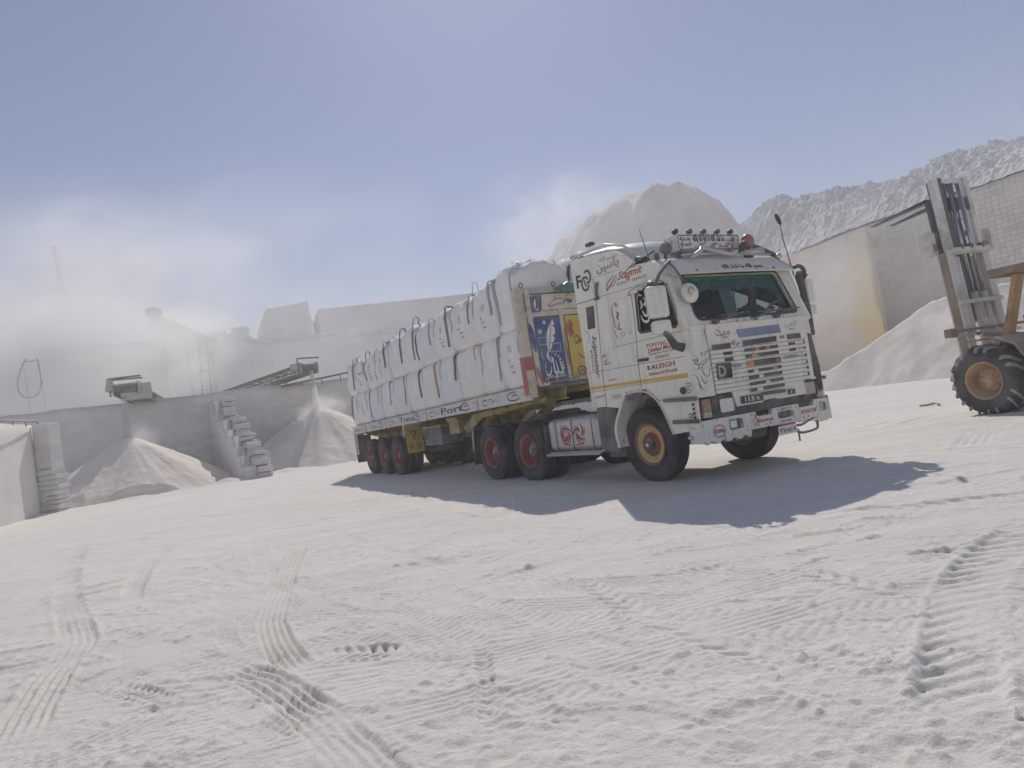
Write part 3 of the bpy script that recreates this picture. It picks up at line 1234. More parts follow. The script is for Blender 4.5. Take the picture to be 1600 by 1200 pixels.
def strip(name, line, z0, amp, seed, mat, depth=14, nv=26, step=0.8, rough_top=0.0, lean=0.06, fac=1.0):
    """A quarry face along a ground line [(x, y, ztop)], with its bench running back from the top."""
    P = np.array(spline(line, 14))
    ln = np.concatenate([[0], np.cumsum(np.hypot(np.diff(P[:, 0]), np.diff(P[:, 1])))])
    n = int(ln[-1] / step)
    s = np.linspace(0, ln[-1], n)
    x, y, zt = (np.interp(s, ln, P[:, k]) for k in range(3))
    dx, dy = np.gradient(x), np.gradient(y)
    l = np.hypot(dx, dy)
    nx, ny = dy / l, -dx / l
    v = np.concatenate([np.linspace(0, 1, nv), 1 + np.linspace(0.04, 1, 12)])
    S, V = np.meshgrid(s, v)
    face = np.clip(V, 0, 1)
    back = np.clip(V - 1, 0, 1)
    Z = z0 + (zt[None] - z0) * face
    c1, c2, idv = cell(S * 0.35, Z * 0.35, seed)
    e = amp * (fbm(S * 0.12, Z * 0.12, 4, seed) * 1.6 + 0.5 * (idv - 0.5) + 0.35 * fbm(S * 0.9, Z * 0.9, 3, seed + 9)) * (face > 0) * (1 - back)
    e = e - lean * (Z - z0)
    off = e - back * depth
    X = x[None] + nx[None] * off
    Y = y[None] + ny[None] * off
    Z = Z + back * rough_top * (fbm(S * 0.3, back * 6, 4, seed + 4) + 0.5) + amp * 0.35 * fbm(S * 0.5, V * 3, 3, seed + 13) * (V > 0.93)
    return grid_mesh(name, np.stack([X, Y, Z], -1), mat)


M_HILL = stone_material('hill_rock', (0.66, 0.60, 0.55), bump=0.8, bscale=0.25)
M_TERR = stone_material('bench_rock', (0.80, 0.77, 0.735), bump=0.6, bscale=0.5)
zt_ = lambda a, b, Y: tuple(at(a, b, Y))
t = strip('terrain', [zt_(-420, 590, 62), zt_(-120, 560, 64), zt_(120, 540, 66), zt_(330, 524, 68), zt_(410, 533, 69), zt_(500, 526, 70), zt_(610, 516, 72), zt_(760, 495, 76),
                             zt_(900, 470, 82), zt_(1120, 440, 88)], -0.5, 0.9, 3, M_TERR, depth=40)
tag(t, kind='structure')
# broken edge of loose blocks along the lip of the bench
mb = MB()
for i in range(90):
    a = _r.uniform(330, 640)
    yv = np.interp(a, (330, 410, 500, 640), (524, 533, 526, 513))
    Yd = np.interp(a, (330, 640), (68.5, 73.2))
    p = at(a, yv - 1.0, Yd)
    s = _r.uniform(0.25, 0.8) * (1.6 if _r.random() < 0.12 else 1)
    mb.box(p + Vector((0, 0.4, 0)), (s * 1.4, s, s * 0.7), M_TERR, Matrix.Rotation(_r.uniform(0, 3), 4, 'Z') @ Matrix.Rotation(_r.uniform(-0.3, 0.3), 4, 'X'), s * 0.16)
tag(mb.build('rubble'), kind='stuff', label='loose white blocks strewn along the bench lip', cat='rubble')


def rock_mass(name, foot, ztop, zbot, amp, seed, mat, taper=0.06, nv=26, step=0.7, top_slope=None):
    """A closed rocky block standing on a ground outline."""
    P = np.array([tuple(p)[:2] for p in foot] + [tuple(foot[0])[:2]])
    ln = np.concatenate([[0], np.cumsum(np.hypot(np.diff(P[:, 0]), np.diff(P[:, 1])))])
    n = max(12, int(ln[-1] / step))
    s = np.linspace(0, ln[-1], n + 1)
    x, y = np.interp(s, ln, P[:, 0]), np.interp(s, ln, P[:, 1])
    cx, cy = P[:-1, 0].mean(), P[:-1, 1].mean()
    v = np.concatenate([np.linspace(0, 1, nv), 1 + np.linspace(0.05, 1, 10)])
    S, V = np.meshgrid(s, v)
    face, back = np.clip(V, 0, 1), np.clip(V - 1, 0, 1)
    zt = ztop if top_slope is None else np.array([top_slope(a, b) for a, b in zip(x, y)])[None]
    Z = zbot + (zt - zbot) * face
    k = (1 - taper * face) * (1 - back * 0.999)
    c1, c2, idv = cell(S * 0.3, Z * 0.3, seed)
    wrap = np.minimum(S, ln[-1] - S)
    e = amp * (1.4 * fbm(wrap * 0.2, Z * 0.2, 4, seed) + 0.4 * (idv - 0.5) * np.clip(wrap, 0, 1)) * (1 - back)
    dx, dy = x[None] - cx, y[None] - cy
    d = np.hypot(dx, dy)
    X, Y = cx + dx * k + e * dx / d, cy + dy * k + e * dy / d
    Z = Z + back * amp * 0.5 * fbm(X * 0.5, Y * 0.5, 3, seed + 8)
    o = grid_mesh(name, np.stack([X, Y, Z], -1), mat, smooth=False)
    return o


zb = 11.0
o = rock_mass('rock_block', [at(398, 500, 79), at(488, 500, 78), at(494, 500, 96), at(402, 500, 96)], at(440, 478, 79).z, zb, 0.7, 4, M_TERR,
              top_slope=lambda a, b: at(440, 478, 79).z - max(0, (at(412, 480, 79).x - a)) * 2.1)
tag(o, 'uncut limestone block with one broken corner standing on the bench', 'rock')
o = rock_mass('rock_block', [at(500, 500, 84), at(900, 430, 92), at(900, 430, 120), at(470, 500, 116)], at(560, 474, 84).z, zb, 0.35, 5, M_TERR, taper=0.0,
              top_slope=lambda a, b: at(560, 474, 84).z)
tag(o, 'long smooth limestone block behind the broken one on the bench', 'rock')
o = rock_mass('rock_block', [at(360, 520, 74), at(388, 520, 74), at(390, 520, 77), at(361, 520, 77)], at(372, 511, 74).z, zb, 0.15, 6, M_TERR, taper=0.02)
tag(o, 'small square limestone stub beside the tall broken block', 'rock')

# the far hill, seen over the cab
hc = at(1003, 303, 120)
g1, g2 = np.linspace(-75, 75, 190), np.linspace(-60, 60, 150)
X, Y = np.meshgrid(g1, g2)
d = np.hypot(np.where(X < 0, X * 0.98, X * 1.06), Y * 0.9)
h = 35.0 * np.exp(-(d / 25.5) ** 4.2) + 1.6 * np.sin(X * 0.16 + 1.0) * np.exp(-(d / 22) ** 4)
c1, c2, idv = cell(X * 0.35, Y * 0.35, 5)
gul = fbm(np.arctan2(Y, X) * 5, d * 0.06, 4, 71)
h = h + 3.2 * fbm(X * 0.10, Y * 0.10, 6, 31, 0.6) * np.clip(h / 20, 0, 1) + 0.8 * fbm(X * 0.45, Y * 0.45, 4, 37, 0.65) * np.clip(h / 6, 0, 1) + 0.5 * (0.6 - c1) + 1.6 * gul * np.clip(d / 20, 0, 1) * (h > 3)
hill = grid_mesh('hill', np.stack([hc.x + X, hc.y + 6 + Y, h - 1.5], -1), M_HILL)
tag(hill, kind='structure')

# the sawn cliff on the right with its spoil heaped on top
cl = [at(1085, 470, 84), at(1180, 430, 72), at(1300, 372, 59.5), at(1440, 322, 51.5), at(1600, 266, 45), at(1790, 200, 38), at(2080, 90, 31)]
cl_dir = math.atan2(cl[4].y - cl[2].y, cl[4].x - cl[2].x)
M_CLIFF = stone_material('sawn_cliff', (0.82, 0.775, 0.72), cut=(0, 0, -cl_dir), bump=0.55, bscale=0.8, course=(0.42, 0.33), line=0.36)
c_line = [(p.x, p.y, p.z) for p in reversed(cl)]
cliff = strip('terrain', [(x, y, z) for x, y, z in reversed(c_line)], -0.5, 0.12, 9, M_CLIFF, depth=30, nv=40, step=0.5, lean=0.02)
tag(cliff, kind='structure')

top = [(1085, 392), (1130, 352), (1160, 334), (1200, 326), (1240, 318), (1300, 297), (1340, 290), (1400, 268), (1460, 250), (1500, 241), (1560, 222), (1600, 208), (1700, 172), (1790, 130), (2080, 0)]
P = np.array(spline([(p.x, p.y, p.z) for p in cl], 30))
ln = np.concatenate([[0], np.cumsum(np.hypot(np.diff(P[:, 0]), np.diff(P[:, 1])))])
s = np.linspace(0, ln[-1], int(ln[-1] / 0.11))
x, y, zt = (np.interp(s, ln, P[:, k]) for k in range(3))
pxs = np.interp(s, np.interp(np.linspace(0, 1, len(P)), np.linspace(0, 1, len(P)), ln), np.interp(np.arange(len(P)), np.linspace(0, len(P) - 1, len(cl)), [1085, 1180, 1300, 1440, 1600, 1790, 2080]))
hgt = np.zeros(len(s))
for i in range(len(s)):
    hgt[i] = max(1.0, at(pxs[i], float(np.interp(pxs[i], [q[0] for q in top], [q[1] for q in top])), y[i] + 4.0).z - zt[i])
dx, dy = np.gradient(x), np.gradient(y)
l = np.hypot(dx, dy)
nx, ny = dy / l, -dx / l
v = np.linspace(0, 1, 120)
S, V = np.meshgrid(s, v)
back = 0.16 + V * 11.3
up_ = np.minimum(np.clip(back / 4.5, 0, 1) ** 0.8, np.clip((11.3 - back) / 5.0, 0, 1))
c1, c2, id1 = cell(S * 0.8, back * 0.9, 3)
e1, e2, id2 = cell(S * 2.3, back * 2.6, 13)
lump = (0.30 * np.clip(0.8 - c1, 0, 1) * (0.2 + id1 ** 2 * 1.4) + 0.30 * np.clip(0.75 - e1, 0, 1) * (0.2 + id2)) * np.clip(0.35 + up_, 0, 1)
Z = zt[None] - 0.22 + hgt[None] * up_ * (0.95 + 0.22 * fbm(S * 0.2, back * 0.3, 3, 5)) + lump * 1.2
Xr, Yr = x[None] - nx[None] * (back - 0.5 * lump), y[None] - ny[None] * (back - 0.5 * lump)
M_RUB = stone_material('spoil_rubble', (0.82, 0.80, 0.77), bump=0.8, bscale=0.9)
rub = grid_mesh('rubble', np.stack([Xr, Yr, Z], -1), M_RUB, smooth=False)
tag(rub, 'bank of broken white rubble tipped along the sawn cliff top', 'rubble', kind='stuff')

# the worked outcrop at the foot of the cliff, sunlight on its corner painted in yellow
oc = [at(1215, 500, 60), at(1300, 500, 54.5), at(1376, 500, 50.5), at(1396, 500, 60), at(1260, 500, 70)]
M_OUT = stone_material('sunlit_yellow_limestone', (0.78, 0.70, 0.60), bump=0.6, bscale=1.0,
                       sun_patch=((at(1366, 490, 50.6).x, at(1366, 490, 50.6).y, at(1366, 505, 50.6).z), (3.8, 3.6, 5.6), (0.88, 0.70, 0.36)))
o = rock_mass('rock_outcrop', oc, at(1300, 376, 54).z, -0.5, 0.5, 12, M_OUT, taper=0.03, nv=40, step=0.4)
tag(o, 'jutting limestone outcrop with painted sunlit yellow corner behind the long sand pile', 'rock')

# the long heap of sand below the cliff
hp = at(1500, 470, 31.0)


def shape_heap():
    gx, gy = np.linspace(-11.5, 22, 300), np.linspace(-9, 9, 160)
    X, Y = np.meshgrid(gx, gy)
    crest = np.interp(gx, [-11.5, -8.6, -5.5, -3.2, -1.4, -0.6, 1.2, 4, 9, 14, 22], [-0.2, 0.0, 0.95, 2.15, 3.05, 3.3, 3.45, 3.6, 3.9, 3.2, -0.2])[None]
    yo = 0.5 * np.sin(X * 0.5)
    side = np.where(Y - yo < 0, 0.52, 0.66) * np.abs(Y - yo)
    fold = 0.85 * np.abs(np.sin(X * 0.42 + 0.12 * Y + 0.8)) ** 1.2 + 0.35 * fbm(X * 0.45 - Y * 0.12, Y * 0.10, 3, 17)
    z = crest + 0.12 - side - fold * np.clip(np.abs(Y - yo) / 3.2, 0, 1) * 1.0 + 0.10 * fbm(X * 1.6, Y * 1.6, 4, 23)
    z = np.maximum(z, -0.25)
    a = -0.28
    WX = hp.x + X * math.cos(a) - Y * math.sin(a)
    WY = hp.y + X * math.sin(a) + Y * math.cos(a)
    return np.stack([WX, WY, z], -1)


o = grid_mesh('sand_pile', shape_heap(), M_SAND)
tag(o, 'long folded sand pile between the sawn cliff and the yellow loader', 'sand pile', 'piles of crushed limestone')

# ------------------------------------------------------------------- dust


def volume_mat(name, dens, scale, thr, aniso=0.45, col=(0.985, 0.98, 0.975), soft=0.26):
    m = bpy.data.materials.new(name)
    m.use_nodes = True
    N, Lk = m.node_tree.nodes, m.node_tree.links
    N.remove(N['Principled BSDF'])
    pv = N.new('ShaderNodeVolumePrincipled')
    pv.inputs['Color'].default_value = (*col, 1)
    pv.inputs['Anisotropy'].default_value = aniso
    tc = N.new('ShaderNodeTexCoord')
    ln = N.new('ShaderNodeVectorMath')
    ln.operation = 'LENGTH'
    Lk.new(tc.outputs['Object'], ln.inputs[0])
    fall = N.new('ShaderNodeMapRange')
    fall.interpolation_type = 'SMOOTHSTEP'
    fall.inputs['From Min'].default_value = 0.98
    fall.inputs['From Max'].default_value = 0.05
    Lk.new(ln.outputs['Value'], fall.inputs['Value'])
    nz = N.new('ShaderNodeTexNoise')
    nz.inputs['Scale'].default_value = scale
    nz.inputs['Detail'].default_value = 7
    nz.inputs['Roughness'].default_value = 0.62
    nz.inputs['Distortion'].default_value = 0.6
    Lk.new(tc.outputs['Object'], nz.inputs['Vector'])
    mr = N.new('ShaderNodeMapRange')
    mr.inputs['From Min'].default_value = thr
    mr.inputs['From Max'].default_value = thr + soft
    Lk.new(nz.outputs['Fac'], mr.inputs['Value'])
    mu = N.new('ShaderNodeMath')
    mu.operation = 'MULTIPLY'
    Lk.new(fall.outputs['Result'], mu.inputs[0])
    Lk.new(mr.outputs['Result'], mu.inputs[1])
    m2 = N.new('ShaderNodeMath')
    m2.operation = 'MULTIPLY'
    m2.inputs[1].default_value = dens
    Lk.new(mu.outputs[0], m2.inputs[0])
    Lk.new(m2.outputs[0], pv.inputs['Density'])
    Lk.new(pv.outputs[0], N['Material Output'].inputs['Volume'])
    return m


def plume(c, rad, dens, scale, thr, label, rot=0.0, tilt=0.0):
    bm = bmesh.new()
    bmesh.ops.create_icosphere(bm, subdivisions=3, radius=1.0)
    mb = MB().addbm(bm, None, True)
    o = mb.build('dust', volume_mat('airborne_dust', dens, scale, thr))
    o.location = c
    o.scale = rad
    o.rotation_euler = (0, tilt, rot)
    tag(o, label, 'dust', kind='stuff')
    return o


PLUMES = [
    (at(60, 555, 42), (12.5, 5.0, 5.6), 1.1, 2.1, 0.40, 'thick white dust cloud drifting over the side wall', 0.4, 0.0),
    (at(70, 480, 55), (21, 7, 12.5), 0.42, 2.0, 0.40, 'tall pale dust haze rising behind the side wall', 0.3, 0.0),
    (at(255, 560, 40), (5.6, 2.6, 3.6), 1.7, 2.3, 0.42, 'bright dust puff rolling off the boxed conveyor head', 0.3, -0.3),
    (at(310, 430, 75), (34, 9, 16), 0.085, 2.2, 0.42, 'thin veil of dust drifting across the sky over the bench', 0.2, -0.1),
    (at(868, 352, 105), (17, 7, 12), 0.20, 2.2, 0.42, 'faint dust rising beside the far hill', 0.0, 0.0),
    (at(500, 640, 36.8), (1.9, 1.4, 1.2), 1.8, 2.0, 0.38, 'small dust puff at the tip of the conical pile', 0.0, 0.0),
    (at(205, 690, 32.0), (1.6, 1.2, 1.2), 1.2, 2.0, 0.38, 'small dust puff at the tip of the pile by the pier', 0.0, 0.0),
    (at(1290, 440, 49), (6.5, 2.5, 5.0), 0.26, 1.8, 0.38, 'hanging dust in front of the jutting outcrop', 0.0, 0.0),
    (at(440, 560, 56), (26, 5, 8.5), 0.13, 1.6, 0.34, 'thin dust hanging before the bench', 0.2, 0.0),
    (at(1000, 345, 96), (30, 8, 14), 0.035, 1.6, 0.34, 'pale dust hanging before the far hill', 0.0, 0.0),
    (at(1380, 410, 43), (10, 2.5, 6.5), 0.09, 1.6, 0.34, 'faint dust added before the sawn cliff to brighten it', -0.9, 0.0),  # extra veil, added to lighten the cliff face
]
for p in PLUMES:
    plume(*p)


def stream(top, bot, r0, r1, label):
    mb = MB()
    n = 9
    top, bot = Vector(top), Vector(bot)
    mb.tube([top.lerp(bot, i / n) for i in range(n + 1)], [r0 + (r1 - r0) * i / n for i in range(n + 1)], None, 12)
    m = volume_mat('falling_dust', 9.0, 6.0, 0.30)
    m.node_tree.nodes.remove([q for q in m.node_tree.nodes if q.type == 'VECT_MATH'][0])
    for q in m.node_tree.nodes:
        if q.type == 'MAP_RANGE' and q.interpolation_type == 'SMOOTHSTEP':
            q.inputs['Value'].default_value = 0.2
    tag(mb.build('sand', m), label, 'sand', kind='stuff')


stream(at(486, 578, 37.3), (p2.x, p2.y, 2.85), 0.10, 0.22, 'stream of sand falling from the conveyor onto the conical pile')
stream(at(193, 622, 32.6), (p1.x, p1.y, 2.6), 0.10, 0.24, 'stream of sand falling from the chute onto the pile by the pier')

hz = MB()
hz.box((0, 190, 20.5), (1300, 900, 44.0))
m = bpy.data.materials.new('dusty_air')
m.use_nodes = True
m.node_tree.nodes.remove(m.node_tree.nodes['Principled BSDF'])
pv = m.node_tree.nodes.new('ShaderNodeVolumePrincipled')
pv.inputs['Color'].default_value = (0.98, 0.95, 0.92, 1)
pv.inputs['Density'].default_value = HAZE_DENSITY = 0.0036
pv.inputs['Anisotropy'].default_value = 0.0
m.node_tree.links.new(pv.outputs[0], m.node_tree.nodes['Material Output'].inputs['Volume'])
o = hz.build('haze', m)
tag(o, 'pale dusty air filling the quarry', 'haze', kind='stuff')

# -------------------------------------------------------------- sky and sun
SUN_EL, SUN_AZ = math.radians(45.0), math.radians(2.0)      # azimuth clockwise from +Y
w = bpy.data.worlds.new('World')
SC.world = w
w.use_nodes = True
N, Lk = w.node_tree.nodes, w.node_tree.links
sky = N.new('ShaderNodeTexSky')
sky.sky_type = 'NISHITA'
sky.sun_disc = False
sky.sun_elevation = SUN_EL
sky.sun_rotation = SUN_AZ
sky.air_density = 1.0
sky.dust_density = 0.4
sky.ozone_density = 4.0
wb = N.new('ShaderNodeMix')                      # the camera's cool, slightly violet white balance on the sky
wb.data_type = 'RGBA'
wb.blend_type = 'MULTIPLY'
wb.inputs['Factor'].default_value = 1.0
wb.inputs['B'].default_value = (0.99, 0.955, 1.03, 1)
Lk.new(sky.outputs[0], wb.inputs['A'])
Lk.new(wb.outputs['Result'], N['Background'].inputs['Color'])
N['Background'].inputs['Strength'].default_value = 0.066
sl = bpy.data.lights.new('sun', 'SUN')
sl.energy = 2.75
sl.angle = math.radians(0.5)
sl.color = (1.0, 0.94, 0.855)
so = bpy.data.objects.new('sun', sl)
COL.objects.link(so)
sdir = Vector((math.sin(SUN_AZ) * math.cos(SUN_EL), math.cos(SUN_AZ) * math.cos(SUN_EL), math.sin(SUN_EL)))
so.rotation_euler = (-sdir).to_track_quat('-Z', 'Y').to_euler()
so.location = sdir * 50

cd = bpy.data.cameras.new('camera')
cd.sensor_width = 36.0
cd.lens = F_PX / 1600 * 36.0
cd.clip_end = 5000
cd.clip_start = 0.05
co = bpy.data.objects.new('camera', cd)
COL.objects.link(co)
Mc = Matrix((CAM_R, CAM_U, -CAM_F)).transposed().to_4x4()
Mc.translation = Vector((0, 0, CAM_H))
co.matrix_world = Mc
SC.camera = co
SC.view_settings.view_transform = 'Standard'
SC.view_settings.look = 'None'
SC.view_settings.exposure = 0.15
SC.render.filter_size = 1.05
SC.view_settings.gamma = 1.0
SC.cycles.use_denoising = True
SC.cycles.max_bounces = 8
SC.cycles.diffuse_bounces = 4
SC.cycles.transparent_max_bounces = 16
SC.cycles.volume_bounces = 3
SC.cycles.volume_step_rate = 1.0
# ==================================================================== LORRY
# measuring helpers: a place read off the photograph, carried onto a real plane of the lorry
_O = Vector((0, 0, CAM_H))


def _to(v, yaw, pt):
    v = Vector(v)
    if pt:
        v = v - TRUCK_LOC
    c, s = math.cos(yaw), math.sin(yaw)
    return Vector((c * v.x + s * v.y, -s * v.x + c * v.y, v.z))


def hit(px, py, ax, val):
    o, d = _to(_O, TRUCK_YAW, True), _to(ray(px, py), TRUCK_YAW, False)
    return o + d * ((val - o[ax]) / d[ax])


def fr(px, py, xp=1.25):
    p = hit(px, py, 0, xp)
    return (p.y, p.z)


def sd(px, py, yp=-1.25):
    p = hit(px, py, 1, yp)
    return (p.x, p.z)


z1 = lambda f, x, y, *a: f(880 + x / 8, 350 + y / 8, *a)
z3 = lambda f, x, y, *a: f(880 + x / 8, 480 + y / 8, *a)
z2 = lambda f, x, y, *a: f(1040 + x / 6.667, 350 + y / 6.667, *a)
z4 = lambda f, x, y, *a: f(1060 + x / 6.667, 480 + y / 6.667, *a)
z6 = lambda f, x, y, *a: f(1080 + x / 7.27, 580 + y / 7.27, *a)

M_PAINT = material('dusty_white_paint', (0.86, 0.825, 0.715), 0.45, 0, 0.05, 2.5, dust=0.30, bump=0.04, bscale=14, coat=0.15, up_dust=0.5,
                   second=(0.40, 0.32, 0.24), second_scale=9, second_amt=0.16, second_sharp=0.05, streak=((0.42, 0.37, 0.30), 0.55))
M_PAINT2 = material('chipped_white_paint', (0.78, 0.76, 0.70), 0.5, 0, 0.07, 3, dust=0.3, bump=0.10, bscale=20,
                    second=(0.22, 0.15, 0.11), second_scale=11, second_amt=0.27, second_sharp=0.04, up_dust=0.5, streak=((0.34, 0.26, 0.19), 0.6))
M_GRP = material('roof_fairing_white', (0.76, 0.755, 0.74), 0.4, 0, 0.05, 2, dust=0.35, coat=0.1, up_dust=0.5, streak=((0.45, 0.42, 0.38), 0.4))
M_BLACK = material('black_plastic', (0.025, 0.026, 0.03), 0.6, 0, 0.25, 6, dust=0.22, up_dust=0.6)
M_DARK = material('dusty_chassis', (0.045, 0.046, 0.055), 0.8, 0, 0.3, 5, dust=0.38, up_dust=0.8)
M_RUBBER = material('tyre_rubber', (0.026, 0.027, 0.030), 0.85, 0, 0.3, 9, dust=0.26, dust_col=(0.30, 0.30, 0.31), bump=0.1, bscale=60)
M_RED = material('red_rim_paint', (0.30, 0.030, 0.024), 0.55, 0, 0.25, 8, dust=0.22, second=(0.12, 0.03, 0.02), second_scale=12, second_amt=0.3)
M_YEL = material('yellow_rim_paint', (0.58, 0.42, 0.085), 0.5, 0, 0.12, 6, dust=0.28)
M_YCH = material('yellow_chassis_paint', (0.42, 0.31, 0.045), 0.65, 0, 0.2, 4, dust=0.30, second=(0.09, 0.06, 0.035), second_scale=4, second_amt=0.38, second_sharp=0.1, up_dust=0.7)
M_CHROME = material('dull_bright_metal', (0.58, 0.58, 0.58), 0.32, 0.9, 0.1, 5, dust=0.35, up_dust=0.6)
M_ALU = material('tank_aluminium', (0.50, 0.49, 0.49), 0.5, 0.6, 0.1, 5, dust=0.5, up_dust=0.7)
M_LAMP = material('headlamp_glass', (0.62, 0.63, 0.66), 0.25, 0.45, 0.12, 9, dust=0.2, brushed=(40, 40, 2))
M_AMBER = material('amber_lens', (0.36, 0.15, 0.05), 0.3, 0, 0.2, 9, dust=0.35)
M_ORANGE = material('orange_reflector', (0.68, 0.21, 0.05), 0.5, 0, 0.2, 9, dust=0.2)
M_REDL = material('red_lettering', (0.42, 0.045, 0.05), 0.6, 0, 0.1, 9, dust=0.2)
M_INK = material('black_lettering', (0.03, 0.03, 0.035), 0.6, 0, 0.2, 9, dust=0.15)
M_GREYL = material('grey_lettering', (0.16, 0.16, 0.17), 0.6, 0, 0.2, 9, dust=0.25)
M_STRIPE = material('yellow_stripe', (0.72, 0.43, 0.045), 0.5, 0, 0.08, 6, dust=0.12)
M_BLUEP = material('blue_plate', (0.10, 0.15, 0.30), 0.28, 0.35, 0.25, 4, dust=0.3, brushed=(1, 1.5, 14))
M_MESH = material('grille_mesh', (0.05, 0.05, 0.055), 0.7, 0.3, 0.3, 90, dust=0.25)
M_WHITEL = material('white_lettering', (0.78, 0.78, 0.76), 0.6, 0, 0.05, 9, dust=0.15)
M_RUBSEAL = material('window_rubber', (0.02, 0.02, 0.024), 0.6, 0, 0.2, 9, dust=0.1)
M_REDLAMP = material('red_lamp_shell', (0.32, 0.05, 0.045), 0.4, 0, 0.15, 9, dust=0.25)
M_RUST = material('worn_steel_edge', (0.22, 0.16, 0.12), 0.8, 0.2, 0.35, 12, dust=0.4)
M_BROWN = material('brown_lettering', (0.10, 0.055, 0.05), 0.7, 0, 0.2, 9, dust=0.2)


def glass_material(name, tint):
    m = bpy.data.materials.new(name)
    m.use_nodes = True
    N, Lk = m.node_tree.nodes, m.node_tree.links
    N.remove(N['Principled BSDF'])
    tr = N.new('ShaderNodeBsdfTransparent')
    tr.inputs['Color'].default_value = (*tint, 1)
    gl = N.new('ShaderNodeBsdfGlossy')
    gl.inputs['Roughness'].default_value = 0.03
    df = N.new('ShaderNodeBsdfDiffuse')
    df.inputs['Color'].default_value = (0.6, 0.58, 0.56, 1)
    lw = N.new('ShaderNodeLayerWeight')
    pw = N.new('ShaderNodeMath')
    pw.operation = 'POWER'
    pw.inputs[1].default_value = 5.0
    Lk.new(lw.outputs['Facing'], pw.inputs[0])
    ml = N.new('ShaderNodeMath')
    ml.operation = 'MULTIPLY_ADD'
    ml.inputs[1].default_value = 0.7
    ml.inputs[2].default_value = 0.025
    Lk.new(pw.outputs[0], ml.inputs[0])
    mx = N.new('ShaderNodeMixShader')
    Lk.new(ml.outputs[0], mx.inputs[0])
    Lk.new(tr.outputs[0], mx.inputs[1])
    Lk.new(gl.outputs[0], mx.inputs[2])
    tc = N.new('ShaderNodeTexCoord')
    nz = N.new('ShaderNodeTexNoise')
    nz.inputs['Scale'].default_value = 5
    nz.inputs['Detail'].default_value = 8
    Lk.new(tc.outputs['Object'], nz.inputs['Vector'])
    mr = N.new('ShaderNodeMapRange')
    mr.inputs['From Min'].default_value = 0.45
    mr.inputs['From Max'].default_value = 0.75
    mr.inputs['To Max'].default_value = 0.04
    Lk.new(nz.outputs['Fac'], mr.inputs['Value'])
    m2 = N.new('ShaderNodeMixShader')
    Lk.new(mr.outputs['Result'], m2.inputs[0])
    Lk.new(mx.outputs[0], m2.inputs[1])
    Lk.new(df.outputs[0], m2.inputs[2])
    Lk.new(m2.outputs[0], N['Material Output'].inputs['Surface'])
    return m


M_GLASS = glass_material('windscreen_glass', (0.84, 0.90, 0.88))
M_GLASS_S = glass_material('side_window_glass', (0.35, 0.38, 0.42))

SIDE_R = frame((0, -1.25, 0), (1, 0, 0), (0, 0, 1))
SIDE_L = frame((0, 1.25, 0), (-1, 0, 0), (0, 0, 1))
FRONT = frame((1.25, 0, 0), (0, 1, 0), (0, 0, 1))


def off(M, d):
    return M @ Matrix.Translation((0, 0, d))


def mir(pts):
    return [(-x, z) for x, z in reversed(pts)]


truck = thing('tractor_truck', 'white dust covered tractor unit with lettered cab and red and yellow front wheel', 'truck', TRUCK_LOC, TRUCK_YAW)

# ------------------------------------------------------------- cab shell
side = [(-.92, 1.15), (-.60, 1.13), (-.30, 1.09), (-.24, 1.16), (-.10, 1.30), (.31, 1.30), (.55, 1.125), (1.14, 1.105), (1.14, 2.0), (1.16, 2.05),
        (.97, 2.70), (.94, 2.86), (.80, 2.935), (.45, 2.975), (-.03, 3.01), (-.92, 3.02)]
win = [(.365, 2.10), (.395, 2.065), (1.07, 2.03), (1.095, 2.06), (1.06, 2.30), (.985, 2.57), (.95, 2.61), (.47, 2.635), (.41, 2.60)]
win_far = [(-.12, 2.10), (-.09, 2.065)] + win[2:7] + [(-.06, 2.64), (-.11, 2.60)]
cab = MB()
for Mx, f in ((SIDE_R, lambda p: p), (SIDE_L, mir)):
    cab.plate(f(side), [f(win if Mx is SIDE_R else win_far)], 0.05, Mx, M_PAINT)
# rear wall, floor, roof
cab.box((-.89, 0, 2.08), (.05, 2.40, 1.86), M_PAINT)
cab.box((.1, 0, 1.20), (2.0, 2.40, .05), M_DARK)
rf = [(-.92, 3.015), (-.03, 3.005), (.45, 2.97), (.80, 2.93), (.93, 2.85)]
vs, fs = [], []
for x, z in rf:
    for y, dz in ((-1.245, 0), (-1.10, .035), (0, .055), (1.10, .035), (1.245, 0)):
        vs.append((x, y, z + dz))
for i in range(len(rf) - 1):
    for j in range(4):
        a = i * 5 + j
        fs.append((a, a + 5, a + 6, a + 1))
cab.add(vs, fs, M_PAINT, True)
# windscreen surround: the raked plane from the scuttle to the roof
wb, wt = Vector((1.215, 0, 1.995)), Vector((.955, 0, 2.74))
WS = frame(wb, (0, 1, 0), wt - wb)
hgt = (wt - wb).length
ws_out = [(-1.19, 0), (1.19, 0), (1.13, hgt), (-1.13, hgt)]
ws_in = rrect(-1.0, .075, 1.0, hgt - .04, [.09, .09, .07, .07])
ws_in = [(x * (1 - .06 * (y / hgt)), y) for x, y in ws_in]
cab.plate(ws_out, [ws_in], .06, WS, M_PAINT)
for s in (-1, 1):        # pillars closing the corner between screen and door
    cab.tube([(1.17, s * 1.195, 1.95), (1.05, s * 1.185, 2.33), (.93, s * 1.165, 2.74), (.90, s * 1.16, 2.84)], [.068, .06, .062, .05], M_PAINT, 10)
